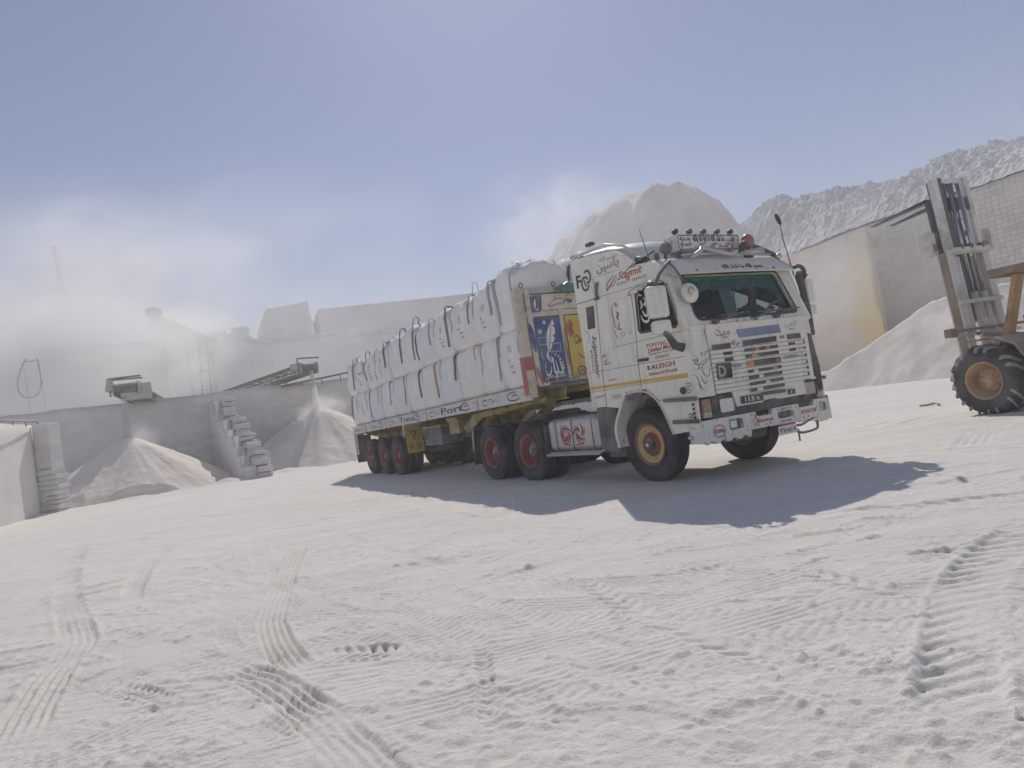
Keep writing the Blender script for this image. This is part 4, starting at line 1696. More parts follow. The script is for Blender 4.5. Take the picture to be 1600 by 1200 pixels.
# rounded front corners below the screen, front bulkhead
for s in (-1, 1):
    vs, fs = [], []
    n = 8
    for k in range(n + 1):
        a = PI / 2 * k / n
        x, y = 1.14 + .115 * math.sin(a), s * (.955 + .295 * math.cos(a))
        for z in (1.09, 1.4, 1.735, 1.98):
            vs.append((x + (.0 if z < 1.9 else -.03 * math.sin(a)), y, z))
    for k in range(n):
        for j in range(3):
            a = k * 4 + j
            q = (a, a + 4, a + 5, a + 1)
            fs.append(q if s < 0 else tuple(reversed(q)))
    cab.add(vs, fs, M_PAINT, True)
cab.box((1.155, 0, 1.52), (.03, 2.1, .95), M_DARK)
cab.box((1.19, 0, 1.97), (.11, 2.36, .07), M_PAINT, bev=.02)
cab_o = cab.build('cab', parent=truck)

# raised box section on the roof, its fairing
mb = MB()
hi = [(-.92, 3.022), (.40, 2.985), (.465, 3.02), (.39, 3.09), (.22, 3.215), (.06, 3.28), (-.47, 3.35), (-.92, 3.40)]
for Mx, f in ((SIDE_R, lambda p: p), (SIDE_L, mir)):
    mb.plate(f(hi), [], .05, Mx, M_PAINT)
mb.box((-.895, 0, 3.20), (.05, 2.40, .37), M_PAINT)
mb.build('roof_box', parent=truck)
mb = MB()
vs, fs = [], []
secs = [(-.93, 3.30, 3.49, 1.19), (-.60, 3.28, 3.49, 1.19), (-.2, 3.24, 3.45, 1.17), (.1, 3.10, 3.40, 1.10), (.28, 3.02, 3.34, 1.0), (.42, 2.98, 3.25, .9), (.50, 2.97, 3.12, .85), (.53, 2.96, 3.0, .8)]
m_ = 17
for (x, zb_, zt_c, hw) in secs:
    for j in range(m_):
        a = PI * j / (m_ - 1)
        y = -hw * math.copysign(abs(math.cos(a)) ** .45, math.cos(a))
        z = zb_ + (zt_c - zb_) * abs(math.sin(a)) ** .5
        vs.append((x, y, z))
for i in range(len(secs) - 1):
    for j in range(m_ - 1):
        a = i * m_ + j
        fs.append((a, a + m_, a + m_ + 1, a + 1))
mb.add(vs, fs, M_GRP, True)
mb.f.append(tuple(range(m_)))
mb.mi.append(0)
mb.sm.append(False)
for s in (-1, 1):         # turned-out rim along the rear edge
    mb.tube([(-.93, s * 1.19, 3.32), (-.92, s * 1.19, 3.44), (-.88, s * 1.05, 3.51), (-.88, 0, 3.53)], .022, M_GRP, 8)
    mb.tube([(-.8, s * 1.17, 3.45), (-.2, s * 1.15, 3.44), (.15, s * 1.10, 3.33), (.38, s * 1.07, 3.14), (.48, s * 1.05, 3.03)], .022, M_GRP, 8)
mb.build('roof_fairing', parent=truck)

# sun visor over the screen
mb = MB()
vb, vt = Vector((1.10, 0, 2.695)), Vector((.90, 0, 2.93))
VIS = frame(vb, (0, 1, 0), vt - vb)
vh = (vt - vb).length
mb.plate([(-1.20, 0), (-1.1, .012), (0, .03), (1.1, .012), (1.20, 0), (1.16, .10), (1.0, vh), (-1.0, vh), (-1.16, .10)], [], .025, VIS, M_PAINT)
for s in (-1, 1):
    mb.add([(1.10, s * 1.20, 2.695), (.96, s * 1.25, 2.71), (.88, s * 1.22, 2.90), (.90, s * 1.0, 2.93), (1.07, s * 1.16, 2.78)],
           [(0, 1, 2, 3, 4) if s > 0 else (4, 3, 2, 1, 0)], M_PAINT)
o = mb.build('sun_visor', parent=truck)
mb = MB()
write(mb, arabic('بسم الله ما شاء الله'), .12, off(VIS, .002) @ Matrix.Translation((-.20, .085, 0)), M_INK, width=.80, bold=.02)
for dx in (-.72, .80):
    mb.lathe([(0.0, .012), (.018, .01), (.02, 0)], M_BLACK, 12, off(VIS, 0) @ Matrix.Translation((dx, .06, 0)) @ Matrix.Rotation(PI / 2, 4, 'X'))
mb.build('lettering', parent=o)

# glass
mb = MB()
mb.plate([(x * 1.01, y) for x, y in ws_in], [], .006, off(WS, -.03), M_GLASS)
mb.build('windscreen', parent=truck)
mb = MB()
ring = ws_in
ribbon(mb, ring + ring[:1], .035, off(WS, .001), M_RUBSEAL, .012)
mb.build('windscreen_seal', parent=truck)
for Mx, f in ((SIDE_R, lambda p: p), (SIDE_L, mir)):
    mb = MB()
    wn = win if Mx is SIDE_R else win_far
    mb.plate(f(wn), [], .006, off(Mx, -.03), M_GLASS_S)
    w_o = mb.build('side_window', parent=truck)
    if Mx is SIDE_L:
        w_o.data.materials[0] = M_GLASS
    mb = MB()
    q = f(wn)
    ribbon(mb, q + q[:1], .035, off(Mx, .001), M_RUBSEAL, .004)
    a, b = (.83, 2.04), (.80, 2.62)
    if Mx is SIDE_L:
        a, b = (-.83, 2.04), (-.80, 2.62)
    ribbon(mb, [a, b], .03, off(Mx, .001), M_RUBSEAL, .004)
    if Mx is SIDE_R:    # white curling sticker in the rear of the glass
        for pts in ([(.42, 2.30), (.45, 2.22), (.53, 2.19), (.58, 2.24), (.60, 2.34)], [(.46, 2.36), (.50, 2.28), (.55, 2.28), (.56, 2.38)],
                    [(.45, 2.50), (.47, 2.42), (.43, 2.38)], [(.52, 2.52), (.56, 2.46), (.52, 2.42), (.56, 2.40)], [(.40, 2.52), (.43, 2.57), (.5, 2.55)]):
            ribbon(mb, spline(pts, 6), .035, off(Mx, -.028), M_WHITEL, .002, taper=True)
    mb.build('window_trim', parent=w_o)

# ------------------------------------------------ seams, door, handle, stripe
mb = MB()
SR = off(SIDE_R, .0015)
for pts in ([(-.43, 3.0), (-.44, 2.72), (-.50, 2.1), (-.55, 1.6), (-.58, 1.12)], [(.40, 2.66), (.33, 2.62), (.30, 2.1), (.245, 1.6), (.235, 1.32)],
            [(.40, 2.66), (.92, 2.66), (1.02, 2.58)], [(1.02, 2.60), (1.10, 2.3), (1.13, 2.02)], [(-.92, 2.725), (-.44, 2.715)]):
    ribbon(mb, pts, .010, SR, M_INK, .0008)
for pts in ([(-.90, 1.665), (1.13, 1.635)], [(-.43, 2.72), (.2, 2.70), (.93, 2.685)], [(-.24, 1.955), (1.13, 1.955)], [(-.92, 1.375), (1.13, 1.375)]):
    ribbon(mb, pts, .007, SR, M_GREYL, .0006)
mb.build('panel_seam', parent=cab_o)
mb = MB()
ribbon(mb, [(-.918, 1.43), (1.135, 1.40)], .045, off(SIDE_R, .0008), M_STRIPE, .0012)
mb.build('stripe', parent=cab_o)
mb = MB()                      # recessed rear side panel
pr = rrect(-.19, 1.985, .21, 2.60, .07)
ribbon(mb, pr + pr[:1], .014, SR, M_PAINT, .008)
mb.build('pressed_panel', parent=cab_o)
mb = MB()
mb.box((.365, -1.262, 1.695), (.21, .025, .045), M_BLACK, Matrix.Rotation(.03, 4, 'Y'), .01)
mb.build('door_handle', parent=truck)
mb = MB()                      # air intake louvre behind the door
vo = [(-.70, 2.63), (-.52, 2.625), (-.56, 2.30), (-.735, 2.305)]
mb.plate(vo, [], .01, off(SIDE_R, .006), M_BLACK)
for i in range(12):
    t = i / 12
    a, b = np.array(vo[3]) * (1 - t) + np.array(vo[0]) * t, np.array(vo[2]) * (1 - t) + np.array(vo[1]) * t
    p, q = (a[0] + .015, -1.262, a[1] + .015), (b[0] - .012, -1.262, b[1] + .015)
    mb.bar(p, q, .012, .008, M_DARK)
mb.build('air_vent', parent=truck)
mb = MB()                      # deflector strip at the rear door edge
mb.tube([(-.345, -1.27, 2.93), (-.385, -1.275, 2.82), (-.40, -1.275, 2.715)], .022, M_GREYL, 8)
mb.box((-.40, -1.27, 2.70), (.08, .03, .03), M_BLACK)
mb.build('air_deflector', parent=truck)


def side_text(name, items, yp=.002):
    mb = Many(name, cab_o)
    for body, size, x, z, ang, m, wd, kw in items:
        mb.cut()
        write(mb, body, size, off(SIDE_R, yp) @ Matrix.Translation((x, z, 0)) @ Matrix.Rotation(ang, 4, 'Z'), m, wd, **kw)
    return mb


mb = side_text('lettering', [
    ('PONTIAC', .075, .47, 1.845, -.02, M_REDL, .40, dict(bold=.0)), ('10', .075, .90, 1.84, -.02, M_GREYL, .09, {}),
    ('Limited Moon', .088, .475, 1.775, .0, M_REDL, .50, dict(shear=.5, bold=.012)),
    ('ARABIAN MASTER', .036, .48, 1.735, .0, M_GREYL, .48, dict(bold=-.004)),
    ('ORANGES', .060, .60, 1.672, .0, M_GREYL, .26, dict(bold=-.008)),
    ('R', .085, .42, 1.545, .0, M_INK, .06, dict(bold=.022)), ('ALEIGH', .085, .485, 1.546, .0, M_REDL, .455, dict(bold=.022)),
    ('NetworkWorld', .066, .43, 1.468, .0, M_REDL, .53, {}),
    ('380', .095, -.42, 1.225, .0, M_GREYL, .20, dict(bold=-.01)),
    ('CARGO', .04, -.84, 1.27, .05, M_REDL, .26, dict(shear=.3)),
    ('ARJAN', .035, -.50, 1.735, .02, M_GREYL, .17, {}), ('service', .05, -.45, 1.49, .02, M_GREYL, .20, dict(bold=-.01)),
    ('Stagmit', .15, .10, 2.855, -.02, M_REDL, .52, dict(shear=.55)),
    ('QUALITY SERVICES', .055, .06, 2.785, -.04, M_GREYL, .62, dict(bold=-.006)),
    ('Suipmotor', .135, -.665, 2.20, -PI / 2 - .06, M_INK, .62, dict(shear=.4)),
    ('SPECIAL', .05, -.755, 2.0, -PI / 2 - .06, M_GREYL, .34, {}),
    (arabic('ياسين'), .175, -.33, 3.075, -.03, M_GREYL, .50, dict(bold=.01)), (arabic('بسم الله'), .075, -.25, 3.20, -.05, material('faded_lettering', (.42, .41, .39), .6, 0, .1, 9, dust=.2), .40, {}),
])
mb.cut('painted_motif')
for pts, wd, m in (([(-.17, 2.80), (-.16, 2.775), (-.10, 2.81), (.10, 2.94)], .022, M_INK), ([(-.17, 2.80), (-.12, 2.87), (.04, 2.95)], .016, M_INK),
                   ([(.24, 2.91), (.38, 2.965), (.52, 2.95)], .02, M_GREYL), ([(-.14, 2.795), (.0, 2.82), (.10, 2.90)], .014, M_REDL)):
    ribbon(mb, spline(pts, 6), wd, off(SIDE_R, .002), m, .0015, taper=True)
# red and black motif on the pressed panel, hand sign behind the door
mb.cut('painted_motif')
for pts, wd, m in (([(-.10, 2.55), (-.13, 2.45), (-.12, 2.33), (-.15, 2.22)], .022, M_REDL), ([(-.15, 2.22), (-.12, 2.12), (-.08, 2.06)], .016, M_GREYL),
                   ([(-.05, 2.44), (-.0, 2.40), (-.04, 2.36), (.0, 2.31)], .028, M_INK), ([(.0, 2.28), (-.04, 2.20), (.03, 2.17)], .022, M_INK),
                   ([(-.09, 2.52), (-.04, 2.56), (-.02, 2.51), (.03, 2.55)], .018, M_REDL), ([(-.03, 2.13), (.02, 2.10), (-.01, 2.06)], .012, M_GREYL),
                   ([(.03, 2.15), (.07, 2.11), (.04, 2.07)], .010, M_GREYL), ([(-.07, 2.32), (-.10, 2.24), (-.06, 2.17)], .014, M_REDL),
                   ([(-.51, 1.83), (-.46, 1.87), (-.41, 1.84)], .018, M_REDL), ([(-.51, 1.80), (-.44, 1.78), (-.38, 1.82)], .016, M_REDL),
                   ([(-.47, 1.86), (-.46, 1.90)], .012, M_REDL), ([(-.42, 1.86), (-.40, 1.89)], .012, M_REDL),
                   ([(-.85, 2.33), (-.74, 2.24), (-.76, 2.14), (-.82, 2.10)], .008, M_INK)):
    ribbon(mb, spline(pts, 6), wd, off(SIDE_R, .002), m, .0015, taper=True)
mb.close()
# interlocked ring emblem with the letter F
mb = MB()
write(mb, 'F', .26, off(SIDE_R, .002) @ Matrix.Translation((-.845, 2.955, 0)) @ Matrix.Rotation(-.06, 4, 'Z'), M_INK, .115, bold=.03)
c_arc = [(-.63 + .085 * math.cos(a), 2.975 + .095 * math.sin(a)) for a in np.linspace(.55, 2 * PI - .35, 30)]
d_arc = [(-.565 + .075 * math.cos(a), 3.065 + .09 * math.sin(a)) for a in np.linspace(-PI * .62, PI * .75, 26)]
ribbon(mb, c_arc, .036, off(SIDE_R, .002), M_INK, .002)
ribbon(mb, d_arc, .036, off(SIDE_R, .002), M_INK, .002)
ribbon(mb, [(-.645, 3.03), (-.635, 2.955), (-.60, 2.94)], .03, off(SIDE_R, .002), M_INK, .002)
mb.build('emblem', parent=cab_o)

# --------------------------------------------------------- front wing and steps
mb = MB()
arc = [(-.415, .52), (-.43, .80), (-.275, 1.07), (-.09, 1.275), (.29, 1.285), (.52, 1.15), (.66, .90), (.745, .665)]
arcs = spline(arc, 5)
for s in (-1, 1):
    mb = MB()
    vs, fs = [], []
    cs = [(0, s * 1.275), (.0, s * 1.29), (-.03, s * 1.27), (-.03, s * .82), (0, s * .82)]
    for i, (x, z) in enumerate(arcs):
        dx, dz = x - .15, z - .55
        l = math.hypot(dx, dz)
        for q, y in cs:
            vs.append((x + dx / l * q, y, z + dz / l * q))
    k = len(cs)
    for i in range(len(arcs) - 1):
        for j in range(k):
            a, b = i * k + j, i * k + (j + 1) % k
            fs.append((a, b, b + k, a + k) if s < 0 else (a, a + k, b + k, b))
    mb.add(vs, fs, M_PAINT, False)
    Mx, f = (SIDE_R, lambda p: p) if s < 0 else (SIDE_L, mir)
    mb.plate(f([(.53, 1.12), (.66, .90), (.745, .665), (1.20, .70), (1.22, 1.095)]), [], .04, off(Mx, .012), M_PAINT)
    mb.plate(f([(-.07, 1.255), (.26, 1.262), (.27, 1.225), (-.09, 1.222)]), [], .01, off(Mx, .045), M_DARK)
    mb.build('front_wing', parent=truck)
for s in (-1, 1):
    mb = MB()
    mb.box((.15, s * .80, .95), (1.05, .03, .75), M_DARK)
    mb.build('wheel_well', parent=truck)
    mb = MB()
    for a, b in (((.68, 1.115), (1.24, 1.09)), ((.79, .825), (1.22, .81))):
        mb.bar((a[0], s * 1.285, a[1]), (b[0], s * 1.285, b[1]), .05, .05, M_DARK)
    mb.build('step', parent=truck)
mb = MB()                                   # ornaments down the corner
for (a, b, r) in ((1079, 601, .032), (1080, 611, .026), (1082, 649, .03), (1083, 684, .035)):
    x, z = sd(a, b)
    bm = bmesh.new()
    bmesh.ops.create_icosphere(bm, subdivisions=2, radius=r)
    mb.addbm(bm, M_CHROME, True, Matrix.Translation((x, -1.29, z)))
    mb.build('corner_ornament', parent=truck)
    mb = MB()
x, z = sd(1069, 610)
mb.lathe([(0, .005), (.028, .005), (.042, .02), (.05, .004), (.05, 0)], M_BLACK, 20, Matrix.Translation((x, -1.268, z)) @ Matrix.Rotation(PI, 4, 'Z') @ Matrix.Scale(1, 4))
mb.build('filler_cap', parent=truck)
for q in range(4):
    mb = MB()
    mb.box((1.165, -1.275, 1.02 - q * .055), (.02, .02, .035), M_INK)
    mb.build('vent_slot', parent=truck)

# ------------------------------------------------------------------- the front
mb = MB()
mb.plate(rrect(-.945, 1.665, .945, 1.985, .03), [], .03, off(FRONT, .012), M_PAINT)
o_hood = mb.build('front_panel', parent=truck)
F1 = off(FRONT, .014)
mb = MB()
mb.plate([z4(fr, 602, 235, 1.265), z4(fr, 632, 318, 1.265), z4(fr, 1068, 262, 1.265), z4(fr, 1040, 178, 1.265)], [], .012, off(FRONT, .022), M_BLUEP)
mb.build('badge_plate', parent=o_hood)
mb = MB()
for pts, m, wd in (([(380, 245), (400, 235), (430, 260), (440, 290), (470, 285), (480, 262), (455, 245)], M_REDL, .016), ([(372, 262), (400, 290), (430, 295)], M_REDL, .014),
                   ([(470, 300), (480, 255)], M_GREYL, .012), ([(1110, 195), (1140, 205), (1145, 178)], M_GREYL, .009), ([(1150, 190), (1170, 190), (1172, 160), (1190, 190)], M_GREYL, .009),
                   ([(1190, 150), (1215, 140), (1225, 165), (1200, 185), (1188, 160)], M_GREYL, .010)):
    ribbon(mb, spline([z4(fr, a, b, 1.265) for a, b in pts], 6), wd, F1, m, .002, taper=True)
a = z4(fr, 480, 290, 1.265)
write(mb, 'CLAE', .075, F1 @ Matrix.Translation((a[0], a[1], 0)), M_GREYL, .11, bold=.0)
a = z4(fr, 455, 322, 1.265)
write(mb, 'original', .03, F1 @ Matrix.Translation((a[0], a[1], 0)), M_GREYL, .12, bold=0)
a = z4(fr, 1150, 235, 1.265)
write(mb, 'custom', .03, F1 @ Matrix.Translation((a[0], a[1], 0)), M_GREYL, .10, bold=0)
mb.build('lettering', parent=o_hood)

gr = MB()                                     # slatted grille
GZ0, GZ1 = 1.10, 1.66
nsl = 10
rowz = [GZ1 - (GZ1 - GZ0) * i / nsl for i in range(nsl + 1)]
gr.box((1.228, 0, (GZ0 + GZ1) / 2), (.03, 1.86, GZ1 - GZ0), M_GREYL)
for i in range(nsl):
    zc, hh = (rowz[i] + rowz[i + 1]) / 2, (GZ1 - GZ0) / nsl - .005
    gr.box((1.25, 0, zc), (.045, 1.88, hh), M_PAINT, Matrix.Rotation(-.12, 4, 'Y'), .008)
bot = [z4(fr, a, b, 1.26) for a, b in ((392, 905), (595, 880), (612, 1035), (850, 995), (900, 965), (1010, 940), (1050, 960), (1270, 905), (1245, 760))]
gr.plate([(-.90, 1.10), (-.645, 1.10), (-.60, .905), (-.13, .900), (-.06, .925), (.16, .925), (.22, .905), (.80, .905), (.80, 1.10)], [], .03, off(FRONT, .005), M_PAINT)
g_o = gr.build('grille', parent=truck)
gm, gmo = Many('mesh_insert', g_o), Many('reflector', g_o)


def patch(mbx, q, m, th=.004, lift=.03):
    mbx.cut()
    mbx.plate([(y, z) for y, z in q], [], th, off(FRONT, lift), m)


def zq(x0, y0, x1, y1, h, up=True):
    """A slanting strip in the photograph: from (x0,y0) to (x1,y1) top edge, h tall."""
    s = .13
    return [z4(fr, x0, y0, 1.28), z4(fr, x0 + h * s, y0 + h, 1.28), z4(fr, x1 + h * s, y1 + h, 1.28), z4(fr, x1, y1, 1.28)]


for (x0, y0, x1, y1, h) in ((355, 395, 540, 370, 50), (675, 348, 1020, 298, 55), (1138, 282, 1270, 268, 52), (472, 468, 562, 456, 34), (484, 530, 572, 520, 34),
                            (1148, 368, 1215, 360, 28), (1158, 430, 1225, 420, 30), (690, 432, 1035, 388, 34), (702, 497, 1045, 450, 34), (715, 560, 1065, 512, 60),
                            (728, 655, 1072, 602, 32), (738, 720, 1082, 660, 34), (748, 785, 1094, 725, 34), (760, 848, 1106, 788, 34), (870, 885, 1118, 850, 34)):
    patch(gm, zq(x0, y0, x1, y1, h), M_MESH)
for i, (a, b) in enumerate(((1300, 345), (1308, 405), (1320, 480), (1332, 550), (1342, 610), (1350, 675))):
    patch(gm, zq(a, b, a + 14, b - 2, 34), M_BLACK)
for (x0, y0, x1, y1, h) in ((805, 420, 835, 416, 30), (910, 405, 945, 400, 30), (765, 490, 825, 480, 34), (716, 560, 780, 551, 60), (985, 612, 1025, 606, 32)):
    patch(gmo, zq(x0, y0, x1, y1, h), M_ORANGE, .004, .033)
patch(gmo, zq(1005, 520, 1062, 512, 58), M_RUST, .004, .033)
for (x0, y0, x1, y1, h) in ((785, 650, 830, 643, 32), (840, 702, 885, 696, 34), (910, 762, 955, 755, 34), (820, 838, 880, 828, 34)):
    patch(gmo, zq(x0, y0, x1, y1, h), M_PAINT2, .004, .033)
gm.close()
gmo.close()
mb = Many('badge', g_o)
patch(mb, zq(395, 592, 540, 575, 158), M_BLACK, .03, .045)
q = z4(fr, 428, 725, 1.30)
write(mb, 'D', .20, off(FRONT, .046) @ Matrix.Translation((q[0], q[1], 0)), material('gold_letter', (.50, .40, .30), .5, .2, .1, 9, dust=.2), .145, bold=.03)
mb.cut('lettering')
q = z4(fr, 545, 640, 1.28)
F2 = off(FRONT, .031)
write(mb, 'MERA', .085, F2 @ Matrix.Translation((q[0] + .02, q[1], 0)), M_GREYL, .20, bold=-.012)
mb.cut('lettering')
q = z4(fr, 1100, 540, 1.28)
write(mb, 'CHIMERA', .075, F2 @ Matrix.Translation((q[0], q[1], 0)), M_GREYL, .33, bold=-.012)
mb.cut('lettering')
q = z4(fr, 557, 402, 1.28)
write(mb, arabic('من الله'), .085, F2 @ Matrix.Translation((q[0], q[1] + .01, 0)), M_REDL, .15, bold=.01)
mb.cut('lettering')
q = z4(fr, 1055, 328, 1.28)
write(mb, 'VABIS', .06, F2 @ Matrix.Translation((q[0], q[1], 0)), M_REDL, .11, bold=.0)
mb.cut('badge')
patch(mb, zq(660, 930, 878, 893, 76), M_BLACK, .015, .035)
q = z4(fr, 702, 992, 1.29)
write(mb, '113', .085, off(FRONT, .036) @ Matrix.Translation((q[0], q[1] + .008, 0)), M_WHITEL, .17, bold=.015)
q = z4(fr, 828, 968, 1.29)
write(mb, 'h', .075, off(FRONT, .036) @ Matrix.Translation((q[0], q[1] + .005, 0)), M_WHITEL, .045, bold=.012)
patch(mb, zq(1150, 855, 1212, 848, 52), M_BLACK, .015, .035)
q = z4(fr, 1172, 897, 1.29)
write(mb, '3', .06, off(FRONT, .036) @ Matrix.Translation((q[0], q[1] + .004, 0)), M_WHITEL, .035, bold=.012)
mb.close()
# swirling black motif on the right corner panel
mb = MB()
for pts in ([(140, 480), (180, 520), (190, 560), (160, 545), (190, 600), (240, 560), (280, 540)], [(300, 450), (310, 500), (270, 560), (230, 620), (250, 700), (290, 720), (300, 640), (270, 620)],
            [(200, 470), (230, 480), (220, 500), (195, 490)], [(170, 650), (210, 640), (200, 610), (240, 590)], [(150, 690), (190, 720), (215, 790), (240, 850), (290, 888)],
            [(215, 700), (240, 760), (262, 800), (285, 740)], [(230, 880), (225, 830), (190, 790)], [(240, 520), (260, 470), (290, 460)], [(160, 600), (190, 570), (180, 535)]):
    P3 = []
    for a, b in pts:
        h_ = hit(1060 + a / 6.667, 480 + b / 6.667, 0, 1.215)
        P3.append((h_.y, h_.z))
    sp = spline(P3, 6)
    k = len(sp)
    vs, fs = [], []
    for i, (y, z) in enumerate(sp):
        p0, p1 = sp[max(i - 1, 0)], sp[min(i + 1, k - 1)]
        d = Vector((p1[0] - p0[0], p1[1] - p0[1])).normalized()
        wd = .009 * max(.15, math.sin(PI * (i + .3) / (k - .4)))
        for sgn in (1, -1):
            yy, zz_ = y - d.y * wd * sgn / 2, z + d.x * wd * sgn / 2
            ay = min(max((abs(yy) - .955) / .295, 0), .999)
            vs.append((1.14 + .115 * math.sqrt(1 - ay * ay) + .003, yy, zz_))
    for i in range(k - 1):
        fs.append((2 * i, 2 * i + 1, 2 * i + 3, 2 * i + 2))
    mb.add(vs, fs, M_INK)
mb.build('painted_motif', parent=cab_o)
mb = MB()                                     # dark rubber flank at the far front corner, handles
mb.plate([(.965, 1.76), (1.12, 1.73), (1.20, 1.25), (1.19, .92), (1.13, .92), (1.08, 1.12), (.97, 1.12)], [], .03, off(FRONT, .0), M_BLACK)
mb.build('corner_trim', parent=truck)
mb = MB()                                     # wipers and washer arms under the screen
for y0, y1, z_ in ((-.75, -.12, .04), (.02, .50, .05), (.45, .92, .05)):
    a, b = WS @ Vector((y0, z_ - .03, .03)), WS @ Vector((y1, z_ + .085, .03))
    mb.tube([a, b], .014, M_BLACK, 6)
    mb.tube([WS @ Vector((y0 + .1, z_ + .055, .035)), WS @ Vector((y1 + .1, z_ + .075, .035))], .010, M_BLACK, 6)
    mb.box(a, (.05, .05, .05), M_BLACK)
for y in (-.6, -.25, .05, .12, .6):
    mb.box(WS @ Vector((y, .015, .02)), (.05, .12, .035), M_PAINT2, None, .01)
mb.build('wiper', parent=truck)

# headlamps and bumper
for s in (-1, 1):
    mb = MB()
    mb.plate(rrect(-1.02, .84, -.60, 1.09, .03) if s < 0 else rrect(.70, .86, 1.09, 1.10, .03), [], .10, off(FRONT, -.02), M_BLACK)
    h_o = mb.build('headlamp', parent=truck)
    mb = MB()
    c = (-.775, .945) if s < 0 else (.895, .975)
    mb.plate(rrect(c[0] - .115, c[1] - .075, c[0] + .115, c[1] + .075, .025), [], .03, off(FRONT, .0), M_LAMP)
    mb.plate(rrect(c[0] - .125, c[1] - .085, c[0] + .125, c[1] + .085, .03), [rrect(c[0] - .112, c[1] - .072, c[0] + .112, c[1] + .072, .025)], .02, off(FRONT, .004), M_CHROME)
    mb.build('lens', parent=h_o)
    mb = MB()
    yy = -1.10 if s < 0 else 1.14
    mb.box((1.20, yy, .985), (.06, .14, .16), M_AMBER, None, .015)
    mb.box((1.20, yy, .865), (.06, .14, .08), material('clear_lens', (.42, .42, .34), .25, 0, .2, 9, dust=.2), None, .015)
    mb.build('indicator', parent=truck)
mb = MB()
mb.box((1.17, 0, .93), (.10, 2.2, .28), M_BLACK)
mb.build('lamp_panel', parent=truck)
BX = 1.26
BMP = frame((BX, 0, 0), (0, 1, 0), (0, 0, 1))
out = [(-1.255, .80), (-1.27, .55), (-1.22, .515)]
k = 0
yv = -1.20
while yv < -.44:
    out += [(yv, .525 if k % 2 else .495), (yv + .045, .49 if k % 2 else .53)]
    yv += .10
    k += 1
out += [(-.43, .495), (-.40, .575), (.55, .56), (.60, .535), (.95, .515)]
yv = .97
while yv < 1.22:
    out += [(yv, .485), (yv + .04, .515)]
    yv += .09
out += [(1.265, .50), (1.25, .80), (.93, .812), (.90, .735), (.60, .735), (.58, .795), (.05, .795), (.02, .728), (-.27, .728), (-.29, .795)]
holes = [rrect(-.80, .622, -.535, .755, .035), rrect(.135, .64, .465, .735, .045), rrect(1.01, .635, 1.185, .755, .03)]
mb = MB()
mb.plate(out, holes, .06, BMP, M_PAINT2)
for s in (-1, 1):                              # return of the bumper round the corners
    mb.add([(BX, s * 1.255, .80), (BX, s * 1.27, .51), (1.02, s * 1.275, .53), (1.02, s * 1.26, .80)], [(0, 1, 2, 3) if s > 0 else (3, 2, 1, 0)], M_PAINT2)
mb.box((1.17, 0, .66), (.05, 2.3, .16), M_DARK)
b_o = mb.build('bumper', parent=truck)
for s, c in ((-1, (-.70, .69)), (1, (1.075, .695))):
    mb = MB()
    mb.box((1.225, c[0], c[1]), (.05, .13, .11), M_LAMP, None, .02)
    mb.build('fog_lamp', parent=b_o)
mb = MB()
mb = Many('lettering', b_o)
B2 = off(BMP, .002)
write(mb, 'R84', .075, B2 @ Matrix.Translation((-1.07, .615, 0)), M_REDL, .15, bold=.02)
el = [(-.99 + .105 * math.cos(a), .64 + .075 * math.sin(a)) for a in np.linspace(0, 2 * PI, 25)]
ribbon(mb, el, .013, B2, M_REDL, .0015)
mb.cut()
st = [(-.30 + (.085 if i % 2 == 0 else .034) * math.sin(i * PI / 5) * 1.1, .665 + (.085 if i % 2 == 0 else .034) * math.cos(i * PI / 5)) for i in range(11)]
ribbon(mb, st, .012, B2, M_REDL, .0015)
write(mb, 'American', .07, B2 @ Matrix.Translation((-.31, .645, 0)), M_REDL, .34, bold=.015, shear=.3)
mb.cut()
write(mb, 'WHITE', .032, B2 @ Matrix.Translation((.20, .752, 0)), M_REDL, .18)
mb.cut()
write(mb, 'MASTER', .032, B2 @ Matrix.Translation((.19, .588, 0)), M_REDL, .22)
mb.cut()
write(mb, 'ROCKSTAR', .07, B2 @ Matrix.Translation((.62, .645, 0)), M_REDL, .33, bold=.01, shear=.2)
mb.cut('bolt')
for y, z in ((-.12, .608), (-.03, .612), (.66, .60), (.76, .60), (.155, .765), (.42, .768)):
    mb.lathe([(0, .004), (.011, .003), (.012, 0)], M_BLACK, 10, B2 @ Matrix.Translation((y, z, 0)) @ Matrix.Rotation(PI / 2, 4, 'X'))
mb.close()
mb = MB()
mb.plate(rrect(.12, .415, .50, .535, .008), [], .006, off(BMP, -.01), M_WHITEL)
mb.plate(rrect(.16, .535, .49, .585, .008), [], .006, off(BMP, -.012), M_REDL)
write(mb, arabic('٧٠٤٥٨٦٩'), .085, off(BMP, -.008) @ Matrix.Translation((.145, .445, 0)), M_INK, .33, bold=.01)
mb.build('number_plate', parent=truck)
mb = MB()                                     # bent towing bracket under the bumper
mb.tube(spline([(1.15, .52, .52), (1.24, .60, .50), (1.25, .78, .545), (1.24, .93, .56), (1.24, .955, .45), (1.24, .90, .40), (1.24, .62, .39), (1.2, .55, .42)], 5), .018, M_DARK, 8)
mb.tube([(1.2, .58, .45), (1.2, .58, .28)], .012, M_DARK, 6)
mb.build('tow_bracket', parent=truck)

